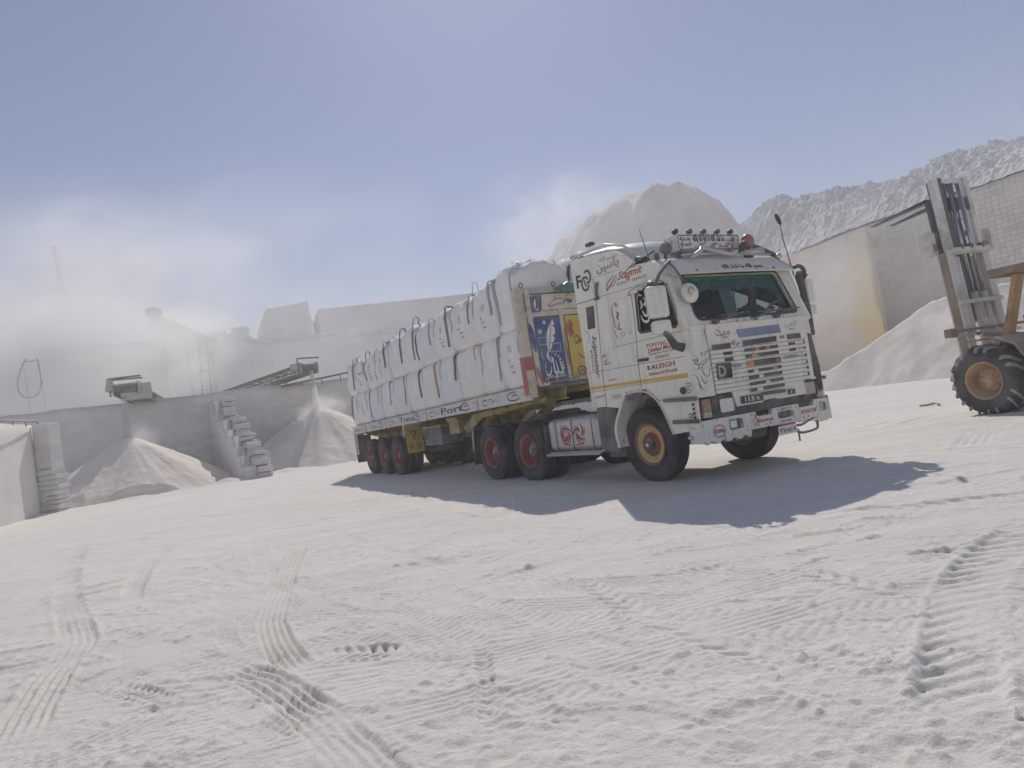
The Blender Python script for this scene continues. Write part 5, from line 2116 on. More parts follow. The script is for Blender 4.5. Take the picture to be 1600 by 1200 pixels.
# --------------------------------------------------------------- roof furniture
mb = MB()
LBX = .72
q = [z2(fr, 150, 105, LBX), z2(fr, 725, 92, LBX), z2(fr, 765, 235, LBX), z2(fr, 165, 290, LBX)]
lb0, lb1 = -.62, .62
zt_, zb_ = 3.33, 3.105
mb.add([(LBX - .02, lb0, zb_), (LBX - .02, lb1, zb_), (LBX - .02, lb1, zt_), (LBX - .02, lb0, zt_), (LBX - .24, lb0, zb_), (LBX - .24, lb1, zb_), (LBX - .28, lb1, zt_), (LBX - .28, lb0, zt_)],
       [(0, 1, 2, 3), (4, 7, 6, 5), (0, 3, 7, 4), (1, 5, 6, 2), (3, 2, 6, 7), (0, 4, 5, 1)], M_PAINT2)
for y in (-.5, .5):
    mb.bar((LBX - .13, y, 2.98), (LBX - .13, y, 3.12), .05, .05, M_DARK)
lb_o = mb.build('light_board', parent=truck, bevel=.008)
LB = frame((LBX - .0185, 0, 0), (0, 1, 0), (0, 0, 1))
mb = MB()
write(mb, arabic('ما شاء الله لا قوة الا بالله'), .13, LB @ Matrix.Translation((-.32, 3.235, 0)), M_BROWN, .62, bold=.04)
write(mb, arabic('توكلت على الله'), .07, LB @ Matrix.Translation((-.57, 3.245, 0)), M_BROWN, .20, bold=.02)
write(mb, arabic('الحمد لله'), .07, LB @ Matrix.Translation((-.57, 3.17, 0)), M_BROWN, .20, bold=.02)
write(mb, arabic('قف'), .09, LB @ Matrix.Translation((.38, 3.23, 0)), M_BROWN, .14, bold=.02)
write(mb, arabic('صلى على النبى'), .06, LB @ Matrix.Translation((-.30, 3.145, 0)), M_BROWN, .62, bold=.02)
fr_ = rrect(lb0 + .02, zb_ + .015, lb1 - .02, zt_ - .015, .02)
ribbon(mb, fr_ + fr_[:1], .012, LB, M_BROWN, .001)
mb.build('lettering', parent=lb_o)
for y in (-.16, .10, .38):
    mb = MB()
    mb.lathe([(0, .05), (.03, .05), (.05, .04), (.055, 0)], M_CHROME, 16, Matrix.Translation((LBX - .02, y, 3.15)) @ Matrix.Rotation(-PI / 2, 4, 'Z'))
    mb.build('board_lamp', parent=lb_o)
for i in range(5):
    y = -.55 + i * .275
    mb = MB()
    mb.tube([(LBX - .12, y, 3.32), (LBX - .12, y, 3.37), (LBX - .10, y, 3.385)], [.016, .016, .035], M_BLACK, 10)
    mb.tube([(LBX - .135, y, 3.39), (LBX - .07, y, 3.39)], .035, M_BLACK, 10)
    mb.build('marker_lamp', parent=lb_o)
mb = MB()                                    # round work lamp on a bar, near side
mb.lathe([(0, .06), (.05, .06), (.085, .03), (.09, -.01), (.06, -.06), (0, -.07)], M_DARK, 20, Matrix.Translation((.80, -.95, 3.11)) @ Matrix.Rotation(-PI / 2, 4, 'Z'))
mb.tube([(.78, -.95, 3.05), (.78, -.97, 2.96)], .02, M_BLACK, 8)
mb.tube([(.74, -1.08, 3.06), (.74, -1.08, 2.97)], [.035, .03], M_BLACK, 10)
mb.tube([(.35, -1.18, 3.0), (.72, -1.08, 3.10)], .012, M_BLACK, 6)
mb.build('work_lamp', parent=truck)
mb = MB()
mb.tube([(.30, -1.13, 3.0), (.42, -1.10, 3.05), (.55, -1.08, 3.02)], [.05, .065, .04], M_BLACK, 10)
mb.box((.12, -1.2, 3.03), (.10, .05, .05), M_BLACK)
mb.box((.17, -1.2, 3.03), (.04, .06, .07), M_BLACK)
mb.build('roof_fitting', parent=truck)
for x in (-.78, -.55):
    mb = MB()
    mb.box((x, -1.12, 3.40 if x < -.7 else 3.545), (.14, .08, .05), M_BLACK, None, .012)
    mb.build('marker_lamp', parent=truck)
mb = MB()                                    # chromed air horns and looping hose on the roof front
mb.tube(spline([(.98, -.70, 2.93), (.97, -.50, 3.02), (.93, -.42, 3.07), (.98, -.25, 3.02), (1.02, -.05, 2.965), (1.0, .15, 2.955)], 6), .03, M_ALU, 10)
mb.tube([(.90, -.78, 2.99), (.92, -.2, 3.0), (.92, .95, 2.965)], .018, M_ALU, 8)
mb.tube([(.85, .42, 3.02), (1.0, .72, 3.0)], [.03, .055], M_ALU, 12)
mb.build('air_horn', parent=truck)
mb = MB()
mb.tube([(.84, .60, 2.95), (.84, .60, 3.05)], .07, M_BLACK, 14)
bm = bmesh.new()
bmesh.ops.create_icosphere(bm, subdivisions=3, radius=.095)
mb.addbm(bm, M_REDLAMP, True, Matrix.Translation((.84, .62, 3.18)) @ Matrix.Scale(1.2, 4, (0, 0, 1)))
mb.tube([(.84, .45, 3.02), (.90, .45, 3.14), (.96, .47, 3.14)], .045, M_BLACK, 10)
mb.build('beacon', parent=truck)
mb = MB()
mb.tube([(.80, .72, 3.14), (.84, .90, 3.07), (.92, 1.06, 2.95)], .035, M_BLACK, 10)
mb.tube([(.93, 1.08, 2.96), (.95, 1.12, 2.90)], .05, M_CHROME, 10)
mb.build('air_snorkel', parent=truck)
mb = MB()
mb.tube([(.70, -1.17, 2.95), (.60, -1.18, 3.42)], .006, M_BLACK, 5)
mb.build('aerial', parent=truck)
mb = MB()
mb.tube([(1.06, 1.22, 2.62), (1.0, 1.20, 3.15), (.99, 1.19, 3.42)], [.010, .007, .005], M_BLACK, 5)
bm = bmesh.new()
bmesh.ops.create_icosphere(bm, subdivisions=2, radius=.045)
mb.addbm(bm, M_BLACK, True, Matrix.Translation((.99, 1.17, 3.47)) @ Matrix.Rotation(.5, 4, 'X') @ Matrix.Scale(2.2, 4, (0, 0, 1)) @ Matrix.Scale(.45, 4, (1, 0, 0)))
mb.build('aerial', parent=truck)

# mirrors
def mirror(s):
    mb = MB()
    y = s * (1.50 if s < 0 else 1.43)
    if s < 0:
        body = [(1.06, 2.56, 2.15, .27), (1.07, 2.125, 1.94, .25)]
    else:
        body = [(1.10, 2.54, 2.20, .22), (1.10, 2.17, 2.0, .21)]
    for (x, zt, zb, wd) in body:
        mb.box((x, y, (zt + zb) / 2), (.11, wd, zt - zb), M_PAINT, Matrix.Rotation(s * .25, 4, 'Z'), .055)
        mb.box((x - .06, y, (zt + zb) / 2), (.012, wd - .05, zt - zb - .06), M_LAMP, Matrix.Rotation(s * .25, 4, 'Z'))
    m_o = mb.build('wing_mirror', parent=truck)
    mb = MB()
    if s < 0:
        mb.tube(spline([(1.10, -1.22, 2.86), (1.14, -1.34, 2.80), (1.12, -1.46, 2.68), (1.07, -1.5, 2.55)], 6), .022, M_BLACK, 8)
        mb.build('mirror_arm', parent=m_o)
        mb = MB()
        mb.tube([(.86, -1.34, 2.58), (.93, -1.44, 2.62), (1.02, -1.5, 2.57)], [.03, .05, .03], M_BLACK, 8)
        mb.build('mirror_arm', parent=m_o)
        mb = MB()
        mb.tube([(1.09, -1.5, 1.98), (1.15, -1.48, 1.90), (1.19, -1.44, 1.78), (1.22, -1.34, 1.74)], [.03, .04, .055, .06], M_BLACK, 10)
        mb.tube([(.92, -1.36, 2.14), (1.0, -1.46, 2.14)], [.035, .015], M_BLACK, 8)
    else:
        mb.tube(spline([(1.08, 1.20, 2.72), (1.12, 1.28, 2.74), (1.13, 1.36, 2.68), (1.08, 1.43, 2.58)], 6), .03, M_BLACK, 8)
        mb.tube(spline([(1.10, 1.29, 2.66), (1.12, 1.29, 2.3), (1.16, 1.28, 1.95), (1.20, 1.22, 1.72)], 5), [.05] * 8 + [.04] * 8, M_BLACK, 10)
        mb.add([(1.06, 1.27, 2.62), (1.06, 1.56, 2.63), (1.06, 1.46, 2.55), (1.06, 1.34, 2.34), (1.03, 1.27, 2.62), (1.03, 1.56, 2.63), (1.03, 1.46, 2.55), (1.03, 1.34, 2.34)],
               [(0, 3, 2, 1), (4, 5, 6, 7), (0, 1, 5, 4), (1, 2, 6, 5), (2, 3, 7, 6), (3, 0, 4, 7)], M_BLACK)
    mb.build('mirror_arm', parent=m_o)


mirror(-1)
mirror(1)
mb = MB()                                     # round kerb mirror hung at the corner of the screen
c = hit(1077.5, 457.5, 0, 1.17)
RM = frame(c, (0, 1, 0), (0, 0, 1))
mb.lathe([(0, .035), (.07, .033), (.125, .02), (.135, 0), (.12, -.02), (0, -.03)], M_PAINT, 32, Matrix.Translation(c) @ Matrix.Rotation(-PI / 2 - .1, 4, 'Z') @ Matrix.Rotation(.1, 4, 'X'))
ribbon(mb, [(.05 * math.cos(a), .05 * math.sin(a)) for a in np.linspace(0, 2 * PI, 25)], .012, RM @ Matrix.Translation((0.0, .02, .034)), M_BROWN, .004)
ribbon(mb, [(-.02, .02), (.01, .03), (.025, .0), (-.015, -.005), (.02, -.03)], .010, RM @ Matrix.Translation((0.0, .02, .034)), M_REDL, .004)
mb.tube([c + Vector((-.02, -.02, .12)), c + Vector((-.05, -.16, .36)), Vector((1.08, -1.22, 2.85))], .014, M_BLACK, 6)
mb.build('kerb_mirror', parent=truck)
mb = MB()                                     # little visor over the near window
mb.box((.55, -1.33, 2.63), (.34, .15, .06), M_PAINT2, Matrix.Rotation(.5, 4, 'X') @ Matrix.Rotation(-.1, 4, 'Y'), .025)
mb.build('window_visor', parent=truck)

# ---------------------------------------------------------------- inside the cab
M_LINE = material('dark_cab_lining', (0.022, 0.023, 0.028), .9, 0, .3, 6)
mb = MB()
mb.box((-.82, 0, 2.1), (.03, 2.34, 1.8), M_LINE)
mb.box((.02, 0, 2.90), (1.68, 2.30, .03), M_LINE)
for Mx, f in ((SIDE_R, lambda p: p), (SIDE_L, mir)):
    mb.plate(f([(-.80, 1.25), (1.10, 1.25), (1.08, 2.05), (.92, 2.68), (.80, 2.88), (-.80, 2.88)]), [f(win if Mx is SIDE_R else win_far)], .012, off(Mx, -.058), M_LINE)
mb.build('cab_lining', parent=truck)
M_DASH = material('dashboard_vinyl', (0.03, 0.03, 0.034), .6, 0, .2, 6, dust=.2)
M_TEAL = material('teal_curtain', (0.05, 0.22, 0.19), .9, 0, .2, 6, dust=.12, brushed=(1, 30, 1))
M_SEAT = material('dark_seat_cloth', (0.03, 0.032, 0.04), .9, 0, .3, 9)
M_DRAPE = material('grey_blue_drape', (0.20, 0.29, 0.31), .9, 0, .2, 6, brushed=(1, 25, 1))
mb = MB()
mb.box((1.0, 0, 1.90), (.28, 2.2, .24), M_DASH, None, .04)
mb.box((1.04, .75, 2.01), (.14, .50, .06), M_DASH, None, .03)
mb.build('dashboard', parent=truck)
mb = MB()
for i, (y, s) in enumerate(((-.75, .09), (-.62, .06), (-.5, .05), (-.36, .07), (-.2, .05), (-.05, .05), (.85, .06))):
    mb.box((1.02, y, 2.03 + s / 2), (.07, s * 1.3, s), (M_PAINT2, M_ALU, M_TEAL, M_ALU, M_PAINT2)[i % 5], Matrix.Rotation(i * .4, 4, 'Z'), .01)
mb.build('dashboard_clutter', parent=truck)
for x, y in ((.10, -.60), (.55, .80)):
    mb = MB()
    mb.box((x, y, 1.66), (.5, .5, .16), M_SEAT, None, .05)
    mb.box((x - .28, y, 1.98), (.14, .46, .60), M_SEAT, Matrix.Rotation(-.15, 4, 'Y'), .06)
    mb.build('seat', parent=truck)
mb = MB()
n = 130
for i in range(n):                            # fringed pelmet across the top of the screen
    y = -.90 + 1.80 * i / n
    drop = .085 + .02 * math.sin(i * .35) + _r.uniform(0, .035) + .10 * (abs(y) / .9) ** 4
    a = WS @ Vector((y, hgt - .085, -.09 - .008 * math.sin(i * 1.3)))
    b = WS @ Vector((y, hgt - .12 - drop, -.09 - .008 * math.sin(i * 1.3)))
    mb.bar(a, b, .013, .006, M_TEAL, (0, 1, 0))
mb.box(WS @ Vector((0, hgt - .045, -.09)), (.03, 1.86, .10), M_TEAL)
mb.build('curtain_fringe', parent=truck)


def drape(y0, y1, gather, z0, z1, m, x=.92, n=36):
    vs, fs = [], []
    for i in range(n + 1):
        t = i / n
        for j in range(9):
            v = j / 8
            w_ = 1 - gather * math.sin(PI * min(1, v * 1.0)) if v < 1 else 1 - gather
            yc = (y0 + y1) / 2
            y = yc + (y0 + (y1 - y0) * t - yc) * (1 - gather * v)
            vs.append((x + .025 * math.sin(t * 30) * (1 - .3 * v) + .10 * v, y, z1 + (z0 - z1) * v))
    for i in range(n):
        for j in range(8):
            a = i * 9 + j
            fs.append((a, a + 9, a + 10, a + 1))
    mbx = MB()
    mbx.add(vs, fs, m, True)
    return mbx


drape(-.17, .10, .3, 2.02, 2.62, M_DRAPE, .84).build('curtain', parent=truck)
drape(.96, 1.13, .35, 2.02, 2.62, M_TEAL, .86).build('curtain', parent=truck)
drape(-.92, -.80, .3, 2.02, 2.62, M_SEAT, .82).build('curtain', parent=truck)
mb = MB()
ringp = [(.96 + .10 * math.cos(a), .80 + .21 * math.sin(a), 2.10 + .16 * math.cos(a)) for a in np.linspace(0, 2 * PI, 30)[:-1]]
mb.tube(ringp, .018, M_BLACK, 8, closed=True)
for a in (0.5, 2.6, 4.7):
    mb.tube([(.96, .80, 2.08), (.96 + .10 * math.cos(a), .80 + .21 * math.sin(a), 2.10 + .16 * math.cos(a))], .014, M_BLACK, 6)
mb.tube([(.96, .80, 2.08), (1.06, .80, 1.9)], .035, M_BLACK, 8)
mb.build('steering_wheel', parent=truck)

# -------------------------------------------------------------------- wheels
R_T = .525


def tyre_mesh(width, grooves=4, lug=0):
    w2 = width / 2
    p = [(.292, -w2 + .03), (.33, -w2 + .012), (.40, -w2 - .004), (.455, -w2 + .0), (.495, -w2 + .014), (.515, -w2 + .028), (R_T - .003, -w2 + .042)]
    t0, t1 = -w2 + .045, w2 - .045
    for g in range(grooves):
        c = t0 + (t1 - t0) * (g + 1) / (grooves + 1)
        p += [(R_T, c - .010), (R_T - .014, c - .007), (R_T - .014, c + .007), (R_T, c + .010)]
    p += [(R_T - .003, t1 + .003), (.515, w2 - .028), (.495, w2 - .014), (.455, w2), (.40, w2 + .004), (.33, w2 - .012), (.292, w2 - .03)]
    mb = MB()
    mb.lathe(p, M_RUBBER, 72)
    # raised rings of the sidewall
    for rr, s in ((.345, -1), (.47, -1), (.345, 1), (.47, 1)):
        mb.lathe([(rr - .006, s * (w2 - .003)), (rr, s * (w2 + .007)), (rr + .006, s * (w2 - .003))], M_RUBBER, 72)
    if lug:
        for i in range(lug):
            a = 2 * PI * i / lug
            for s in (-1, 1):
                aa = a + (PI / lug if s > 0 else 0)
                Mx = Matrix.Rotation(aa, 4, 'Y')
                mb.box((R_T - .004, s * (w2 - .052), 0), (.018, .055, .05), M_RUBBER, None) if False else mb.add(
                    [Mx @ Vector(v) for v in [(R_T + .006, s * (w2 - .085), -.022), (R_T + .006, s * (w2 - .03), -.022), (R_T + .006, s * (w2 - .03), .022), (R_T + .006, s * (w2 - .085), .022),
                                              (R_T - .02, s * (w2 - .085), -.026), (R_T - .035, s * (w2 - .016), -.026), (R_T - .035, s * (w2 - .016), .026), (R_T - .02, s * (w2 - .085), .026)]],
                    [(0, 1, 2, 3) if s > 0 else (3, 2, 1, 0), (0, 4, 5, 1), (1, 5, 6, 2), (2, 6, 7, 3), (3, 7, 4, 0)], M_RUBBER)
    return mb


def rim_front():
    mb = MB()                                  # outward is -Y
    mb.lathe([(.300, -.120), (.300, -.128), (.285, -.128), (.272, -.118), (.262, -.105)], M_RED, 48)
    mb.lathe([(.262, -.105), (.245, -.112), (.20, -.085), (.178, -.070), (.172, -.078)], M_YEL, 48)
    mb.lathe([(.172, -.078), (.160, -.098), (.10, -.105), (.085, -.100)], M_RED, 48)
    mb.lathe([(.085, -.100), (.082, -.15), (.066, -.165), (.0, -.17)], M_BLACK, 32)
    mb.lathe([(.030, -.165), (.028, -.178), (.0, -.18)], M_WHITEL, 20)
    for i in range(10):
        a = 2 * PI * i / 10
        mb.lathe([(.0, -.028), (.013, -.026), (.016, -.008), (.019, 0)], M_RED, 8, Matrix.Translation((.132 * math.cos(a), -.100, .132 * math.sin(a))))
    for a in (-.9, 2.3):
        mb.lathe([(.0, -.004), (.016, -.003), (.017, 0)], M_BLACK, 12, Matrix.Translation((.215 * math.cos(a), -.093, .215 * math.sin(a))) @ Matrix.Rotation(-.5, 4, 'X'))
    mb.lathe([(.262, -.105), (.262, .12), (.30, .13)], M_DARK, 40)
    return mb


def rim_rear(m1=M_RED, m2=M_RED, hub=M_DARK):
    mb = MB()
    mb.lathe([(.300, -.118), (.300, -.128), (.284, -.128), (.272, -.112), (.262, -.08), (.252, .01), (.235, .055), (.19, .07)], m1, 48)
    mb.lathe([(.19, .07), (.15, .072), (.118, .072)], m2, 40)
    mb.lathe([(.118, .072), (.112, -.02), (.095, -.045), (.07, -.05), (.064, -.075), (.0, -.08)], hub, 32)
    for i in range(10):
        a = 2 * PI * i / 10
        mb.lathe([(.0, -.04), (.013, -.038), (.017, 0)], m2, 8, Matrix.Translation((.155 * math.cos(a), .072, .155 * math.sin(a))))
    for i in range(6):
        a = 2 * PI * i / 6
        mb.lathe([(.0, -.014), (.008, -.012), (.01, 0)], M_CHROME, 6, Matrix.Translation((.085 * math.cos(a), -.046, .085 * math.sin(a))))
    mb.lathe([(.02, -.078), (.018, -.09), (0, -.092)], M_ALU, 12)
    mb.lathe([(.19, .07), (.262, .12), (.30, .13)], M_DARK, 40)
    return mb


def make_wheel(parent, tyre, rim, loc, rz=0.0, spin=0.0):
    """wheel > tyre, rim; the wheel itself is its axle stub."""
    st = MB().cyl((0, .0, 0), (0, .14, 0), .11, M_DARK, 16)
    w_ = st.build('wheel', parent=parent)
    w_.location = loc
    w_.rotation_euler = (0, 0, rz)
    for mbx, nm in ((tyre, 'tyre'), (rim, 'rim')):
        c_ = mbx.build(nm, parent=w_)
        c_.rotation_euler = (0, spin, 0)
    return w_


def clone_wheel(w_, parent, loc, rz, spin):
    c_ = w_.copy()
    COL.objects.link(c_)
    c_.parent = parent
    c_.location = loc
    c_.rotation_euler = (0, 0, rz)
    for ch in list(w_.children):
        d_ = ch.copy()
        COL.objects.link(d_)
        d_.parent = c_
        d_.rotation_euler = (0, spin, 0)
    return c_


FY = .935
fw_ = make_wheel(truck, tyre_mesh(.29, 4), rim_front(), (0, -FY, R_T - .005), .035, .3)
clone_wheel(fw_, truck, (0, FY, R_T - .005), PI + .035, 1.0)
D1, D2 = -3.02, -4.38
dw = make_wheel(truck, tyre_mesh(.27, 3, 44), rim_rear(hub=M_DARK), (D1, -1.075, R_T - .005), 0, .2)
t_smooth = tyre_mesh(.27, 4)
dw2 = make_wheel(truck, t_smooth, rim_rear(hub=M_DARK), (D2, -1.075, R_T - .005), 0, .9)
for w0, x in ((dw, D1), (dw2, D2)):
    clone_wheel(w0, truck, (x, 1.075, R_T - .005), PI, .5)
    clone_wheel(w0, truck, (x, -.745, R_T - .005), PI, 1.4)
    clone_wheel(w0, truck, (x, .745, R_T - .005), 0, 2.2)

# ------------------------------------------------------------------- chassis
mb = MB()
for s in (-1, 1):
    mb.box((-2.1, s * .40, .90), (6.4, .08, .26), M_DARK)
for x in (-5.2, -3.7, -2.0, .9):
    mb.box((x, 0, .90), (.10, .80, .2), M_DARK)
mb.cyl((0, -.85, .50), (0, .85, .50), .075, M_DARK, 12)
for x in (D1, D2):
    mb.cyl((x, -.95, .52), (x, .95, .52), .10, M_DARK, 12)
    bm = bmesh.new()
    bmesh.ops.create_icosphere(bm, subdivisions=2, radius=.24)
    mb.addbm(bm, M_DARK, True, Matrix.Translation((x, 0, .52)))
    for s in (-1, 1):
        for k in range(3):
            mb.bar((x - .6, s * .5, .78 + k * .03), (x + .6, s * .5, .78 + k * .03), .08, .025, M_DARK)
mb.box((.35, 0, .75), (1.1, .7, .7), M_DARK, None, .08)
mb.box((-.9, 0, .72), (1.4, .45, .4), M_DARK, None, .06)
mb.build('chassis', parent=truck)
mb = MB()
mb.lathe([(0, .05), (.42, .05), (.48, .02), (.48, -.03), (0, -.03)], M_DARK, 32, Matrix.Translation((-3.75, 0, 1.10)) @ Matrix.Rotation(PI / 2, 4, 'X'))
mb.box((-3.75, 0, 1.03), (.7, .9, .10), M_DARK)
mb.build('fifth_wheel', parent=truck)
mb = MB()                                      # box behind the front wheel
mb.box((-.67, -1.0, .79), (.46, .42, .68), M_DARK, None, .03)
mb.box((-.66, -.95, .43), (.40, .36, .14), M_DARK, None, .05)
mb.build('battery_box', parent=truck)
# fuel tank with straps, painted flames and step rail
mb = MB()
sec = rrect(-1.22, .50, -.62, 1.02, .085, 6)
vs, fs = [], []
xs_ = [-2.27, -2.255, -2.20, -.98, -.925, -.91]
ins = [.05, .015, 0, 0, .015, .05]
for x, e in zip(xs_, ins):
    for y, z in sec:
        vs.append((x, -.92 + (y + .92) * (1 - e / .3), .76 + (z - .76) * (1 - e / .26)))
k = len(sec)
for i in range(len(xs_) - 1):
    for j in range(k):
        a, b = i * k + j, i * k + (j + 1) % k
        fs.append((a, a + k, b + k, b))
mb.add(vs, fs, M_ALU, True)
mb.f += [tuple(range(k)), tuple((len(xs_) - 1) * k + j for j in reversed(range(k)))]
mb.mi += [0, 0]
mb.sm += [False, False]
t_o = mb.build('fuel_tank', parent=truck, normals=True)
for x in (-2.12, -2.04, -1.06, -1.0, -1.585):
    mb = MB()
    sp = [(x, -.92 + (y + .92) * 1.012, .76 + (z - .76) * 1.016) for y, z in sec]
    wdt = .022 if x in (-2.12, -1.0) else .014
    vs, fs = [], []
    for (xx, y, z) in sp:
        vs += [(xx - wdt, y, z), (xx + wdt, y, z)]
    for j in range(k):
        j2 = (j + 1) % k
        fs.append((2 * j, 2 * j2, 2 * j2 + 1, 2 * j + 1))
    mb.add(vs, fs, M_DARK if abs(x + 2.04) < .01 or abs(x + 1.06) < .01 or abs(x + 1.585) < .01 else M_ALU, True)
    mb.build('strap', parent=t_o)
mb = MB()
TK = frame((-1.585, -1.2215, .76), (1, 0, 0), (0, 0, 1))
rr_ = random.Random(3)
for s in (-1, 1):
    for i in range(26):
        a0 = rr_.uniform(-.5, 2 * PI)
        r0, r1 = rr_.uniform(.02, .08), rr_.uniform(.11, .19)
        pts = [(s * (.19 + (r0 + (r1 - r0) * t) * math.cos(a0 + t * 1.5)), .01 + (r0 + (r1 - r0) * t) * .95 * math.sin(a0 + t * 1.5)) for t in (0, .33, .66, 1)]
        ribbon(mb, spline(pts, 4), .016, TK, M_REDL, .0015, taper=True)
    ribbon(mb, [(s * .06, -.17), (s * .24, -.15), (s * .30, -.11)], .03, TK, M_REDL, .0015, taper=True)
mb.build('painted_flames', parent=t_o)
mb = MB()
mb.tube([(-2.36, -1.22, .41), (-2.28, -1.30, .45), (-.86, -1.30, .455), (-.80, -1.27, .49), (-.80, -1.12, .50)], .022, M_ALU, 8)
mb.tube([(-2.25, -1.24, .475), (-.90, -1.24, .485)], .018, M_ALU, 8)
for x in (-2.2, -1.55, -.95):
    mb.tube([(x, -1.30, .45), (x, -1.0, .50)], .018, M_DARK, 6)
mb.build('side_step', parent=truck)
mb = MB()                                      # mudguard bracket and flap ahead of the drive wheels, lamp stalk behind them
mb.bar((D1 + .62, -1.05, .95), (D1 + .58, -1.05, .40), .32, .02, M_BLACK)
mb.build('mud_flap', parent=truck)
mb = MB()
mb.bar((D2 - .66, -1.05, 1.0), (D2 - .68, -1.05, .30), .40, .02, M_BLACK)
mb.tube([(D2 - .62, -1.22, 1.05), (D2 - .66, -1.24, .55)], .02, M_ALU, 8)
for z in (.62, .5, .38):
    mb.box((D2 - .70, -.95, z), (.05, .12, .07), M_CHROME, None, .015)
mb.build('mud_flap', parent=truck)

# ------------------------------------------------------------------ the driver
M_SHIRT = material('dark_blue_shirt', (0.035, 0.05, 0.075), .9, 0, .25, 12)
M_SKIN = material('brown_skin', (0.17, 0.09, 0.06), .6, 0, .1, 12)
M_HAIR = material('black_hair', (0.012, 0.011, 0.011), .7, 0, .2, 30)


def skinned(name, chain_pts, edges, radii, mat, parent=None, sub=2):
    me = bpy.data.meshes.new(name)
    me.from_pydata([tuple(p) for p in chain_pts], edges, [])
    o = bpy.data.objects.new(name, me)
    COL.objects.link(o)
    sk = o.modifiers.new('skin', 'SKIN')
    sk.use_smooth_shade = True
    if not me.skin_vertices:
        me.attributes.new('skin_vertex', 'FLOAT', 'POINT') if False else None
    bm = bmesh.new()
    bm.from_mesh(me)
    lay = bm.verts.layers.skin.verify()
    bm.verts.ensure_lookup_table()
    for i, v in enumerate(bm.verts):
        r = radii[i]
        v[lay].radius = (r, r) if not isinstance(r, tuple) else r
        v[lay].use_root = (i == 0)
    bm.to_mesh(me)
    bm.free()
    sb = o.modifiers.new('sub', 'SUBSURF')
    sb.levels = sb.render_levels = sub
    me.materials.append(mat)
    if parent is not None:
        o.parent = parent
    return o


person = thing('person', 'driver in dark shirt sitting at the wheel behind the windscreen', 'person')
person.matrix_world = Matrix.Translation(TRUCK_LOC) @ Matrix.Rotation(TRUCK_YAW, 4, 'Z') @ Matrix.Translation((.58, .80, 1.745))
# seated skeleton, one surface: pelvis, spine, neck, head, arms to the wheel, legs under the dash
J = [(0, 0, .06), (-.02, 0, .22), (-.02, 0, .38), (-.01, 0, .50), (.01, 0, .57), (.03, 0, .64), (.045, 0, .74), (.04, 0, .84),
     (-.01, .17, .49), (.10, .25, .29), (.33, .19, .36), (.41, .17, .40),
     (-.01, -.17, .49), (.10, -.26, .30), (.33, -.20, .36), (.41, -.17, .40),
     (.12, .10, .05), (.45, .13, .06), (.50, .12, -.28),
     (.12, -.10, .05), (.45, -.13, .06), (.50, -.12, -.28)]
E_ = [(0, 1), (1, 2), (2, 3), (3, 4), (4, 5), (5, 6), (6, 7), (3, 8), (8, 9), (9, 10), (10, 11), (3, 12), (12, 13), (13, 14), (14, 15), (0, 16), (16, 17), (17, 18), (0, 19), (19, 20), (20, 21)]
Rr = [(.12, .15), (.11, .15), (.11, .16), (.09, .12), .055, .055, (.085, .075), (.06, .055), .062, .048, .038, .03, .062, .048, .038, .03, .085, .065, .05, .085, .065, .05]
b_ = skinned('body', J, E_, Rr, M_SKIN, person)
sh_ = skinned('shirt', [(0, 0, .02)] + J[1:4] + [(.0, 0, .545)] + J[8:10] + J[12:14], [(0, 1), (1, 2), (2, 3), (3, 4), (3, 5), (5, 6), (3, 7), (7, 8)],
              [(.135, .165), (.125, .165), (.125, .175), (.10, .135), .075, .078, .062, .078, .062], M_SHIRT, person)
mb = MB()
bm = bmesh.new()
bmesh.ops.create_uvsphere(bm, u_segments=24, v_segments=14, radius=1)
for v in bm.verts:
    v.co = Vector((v.co.x * .105, v.co.y * .085, v.co.z * .10))
    if v.co.x > .03 and v.co.z < .045:
        v.co.x = .03 + (v.co.x - .03) * .2
        v.co.z = max(v.co.z, -.02)
    if v.co.z < -.05:
        v.co *= .8
mb.addbm(bm, M_HAIR, True, Matrix.Translation((.03, 0, .83)))
mb.build('hair', parent=person)
mb = MB()                                       # nose, brow, ears
mb.tube([(.125, 0, .785), (.145, 0, .755), (.13, 0, .745)], [.010, .016, .012], M_SKIN, 8)
for s in (-1, 1):
    mb.tube([(.04, s * .082, .79), (.035, s * .094, .77), (.04, s * .084, .745)], [.012, .018, .010], M_SKIN, 8)
    mb.tube([(.118, s * .015, .80), (.112, s * .05, .802)], .008, M_HAIR, 6)
mb.tube([(.124, -.025, .718), (.130, 0, .716), (.124, .025, .718)], .008, M_BROWN, 6)
mb.build('face', parent=person)
for s in (-1, 1):                               # hands closed on the rim
    base = Vector((.43, s * .17, .41))
    pts, ed, rad = [base], [], [.028]
    for f_ in range(4):
        o_ = Vector((.0, s * -.012 + 0, .026 - f_ * .018))
        L_ = (.9, 1.0, .95, .75)[f_]
        i0 = len(pts)
        pts += [base + Vector((.035, 0, 0)) + o_, base + Vector((.035 + .03 * L_, s * -.02, .0)) + o_, base + Vector((.03 + .02 * L_, s * -.045, 0)) + o_]
        ed += [(0, i0), (i0, i0 + 1), (i0 + 1, i0 + 2)]
        rad += [.0095, .0088, .008]
    i0 = len(pts)
    pts += [base + Vector((.01, s * -.03, .035)), base + Vector((.04, s * -.045, .045))]
    ed += [(0, i0), (i0, i0 + 1)]
    rad += [.011, .0095]
    skinned('hand', pts, ed, rad, M_SKIN, person, 1)
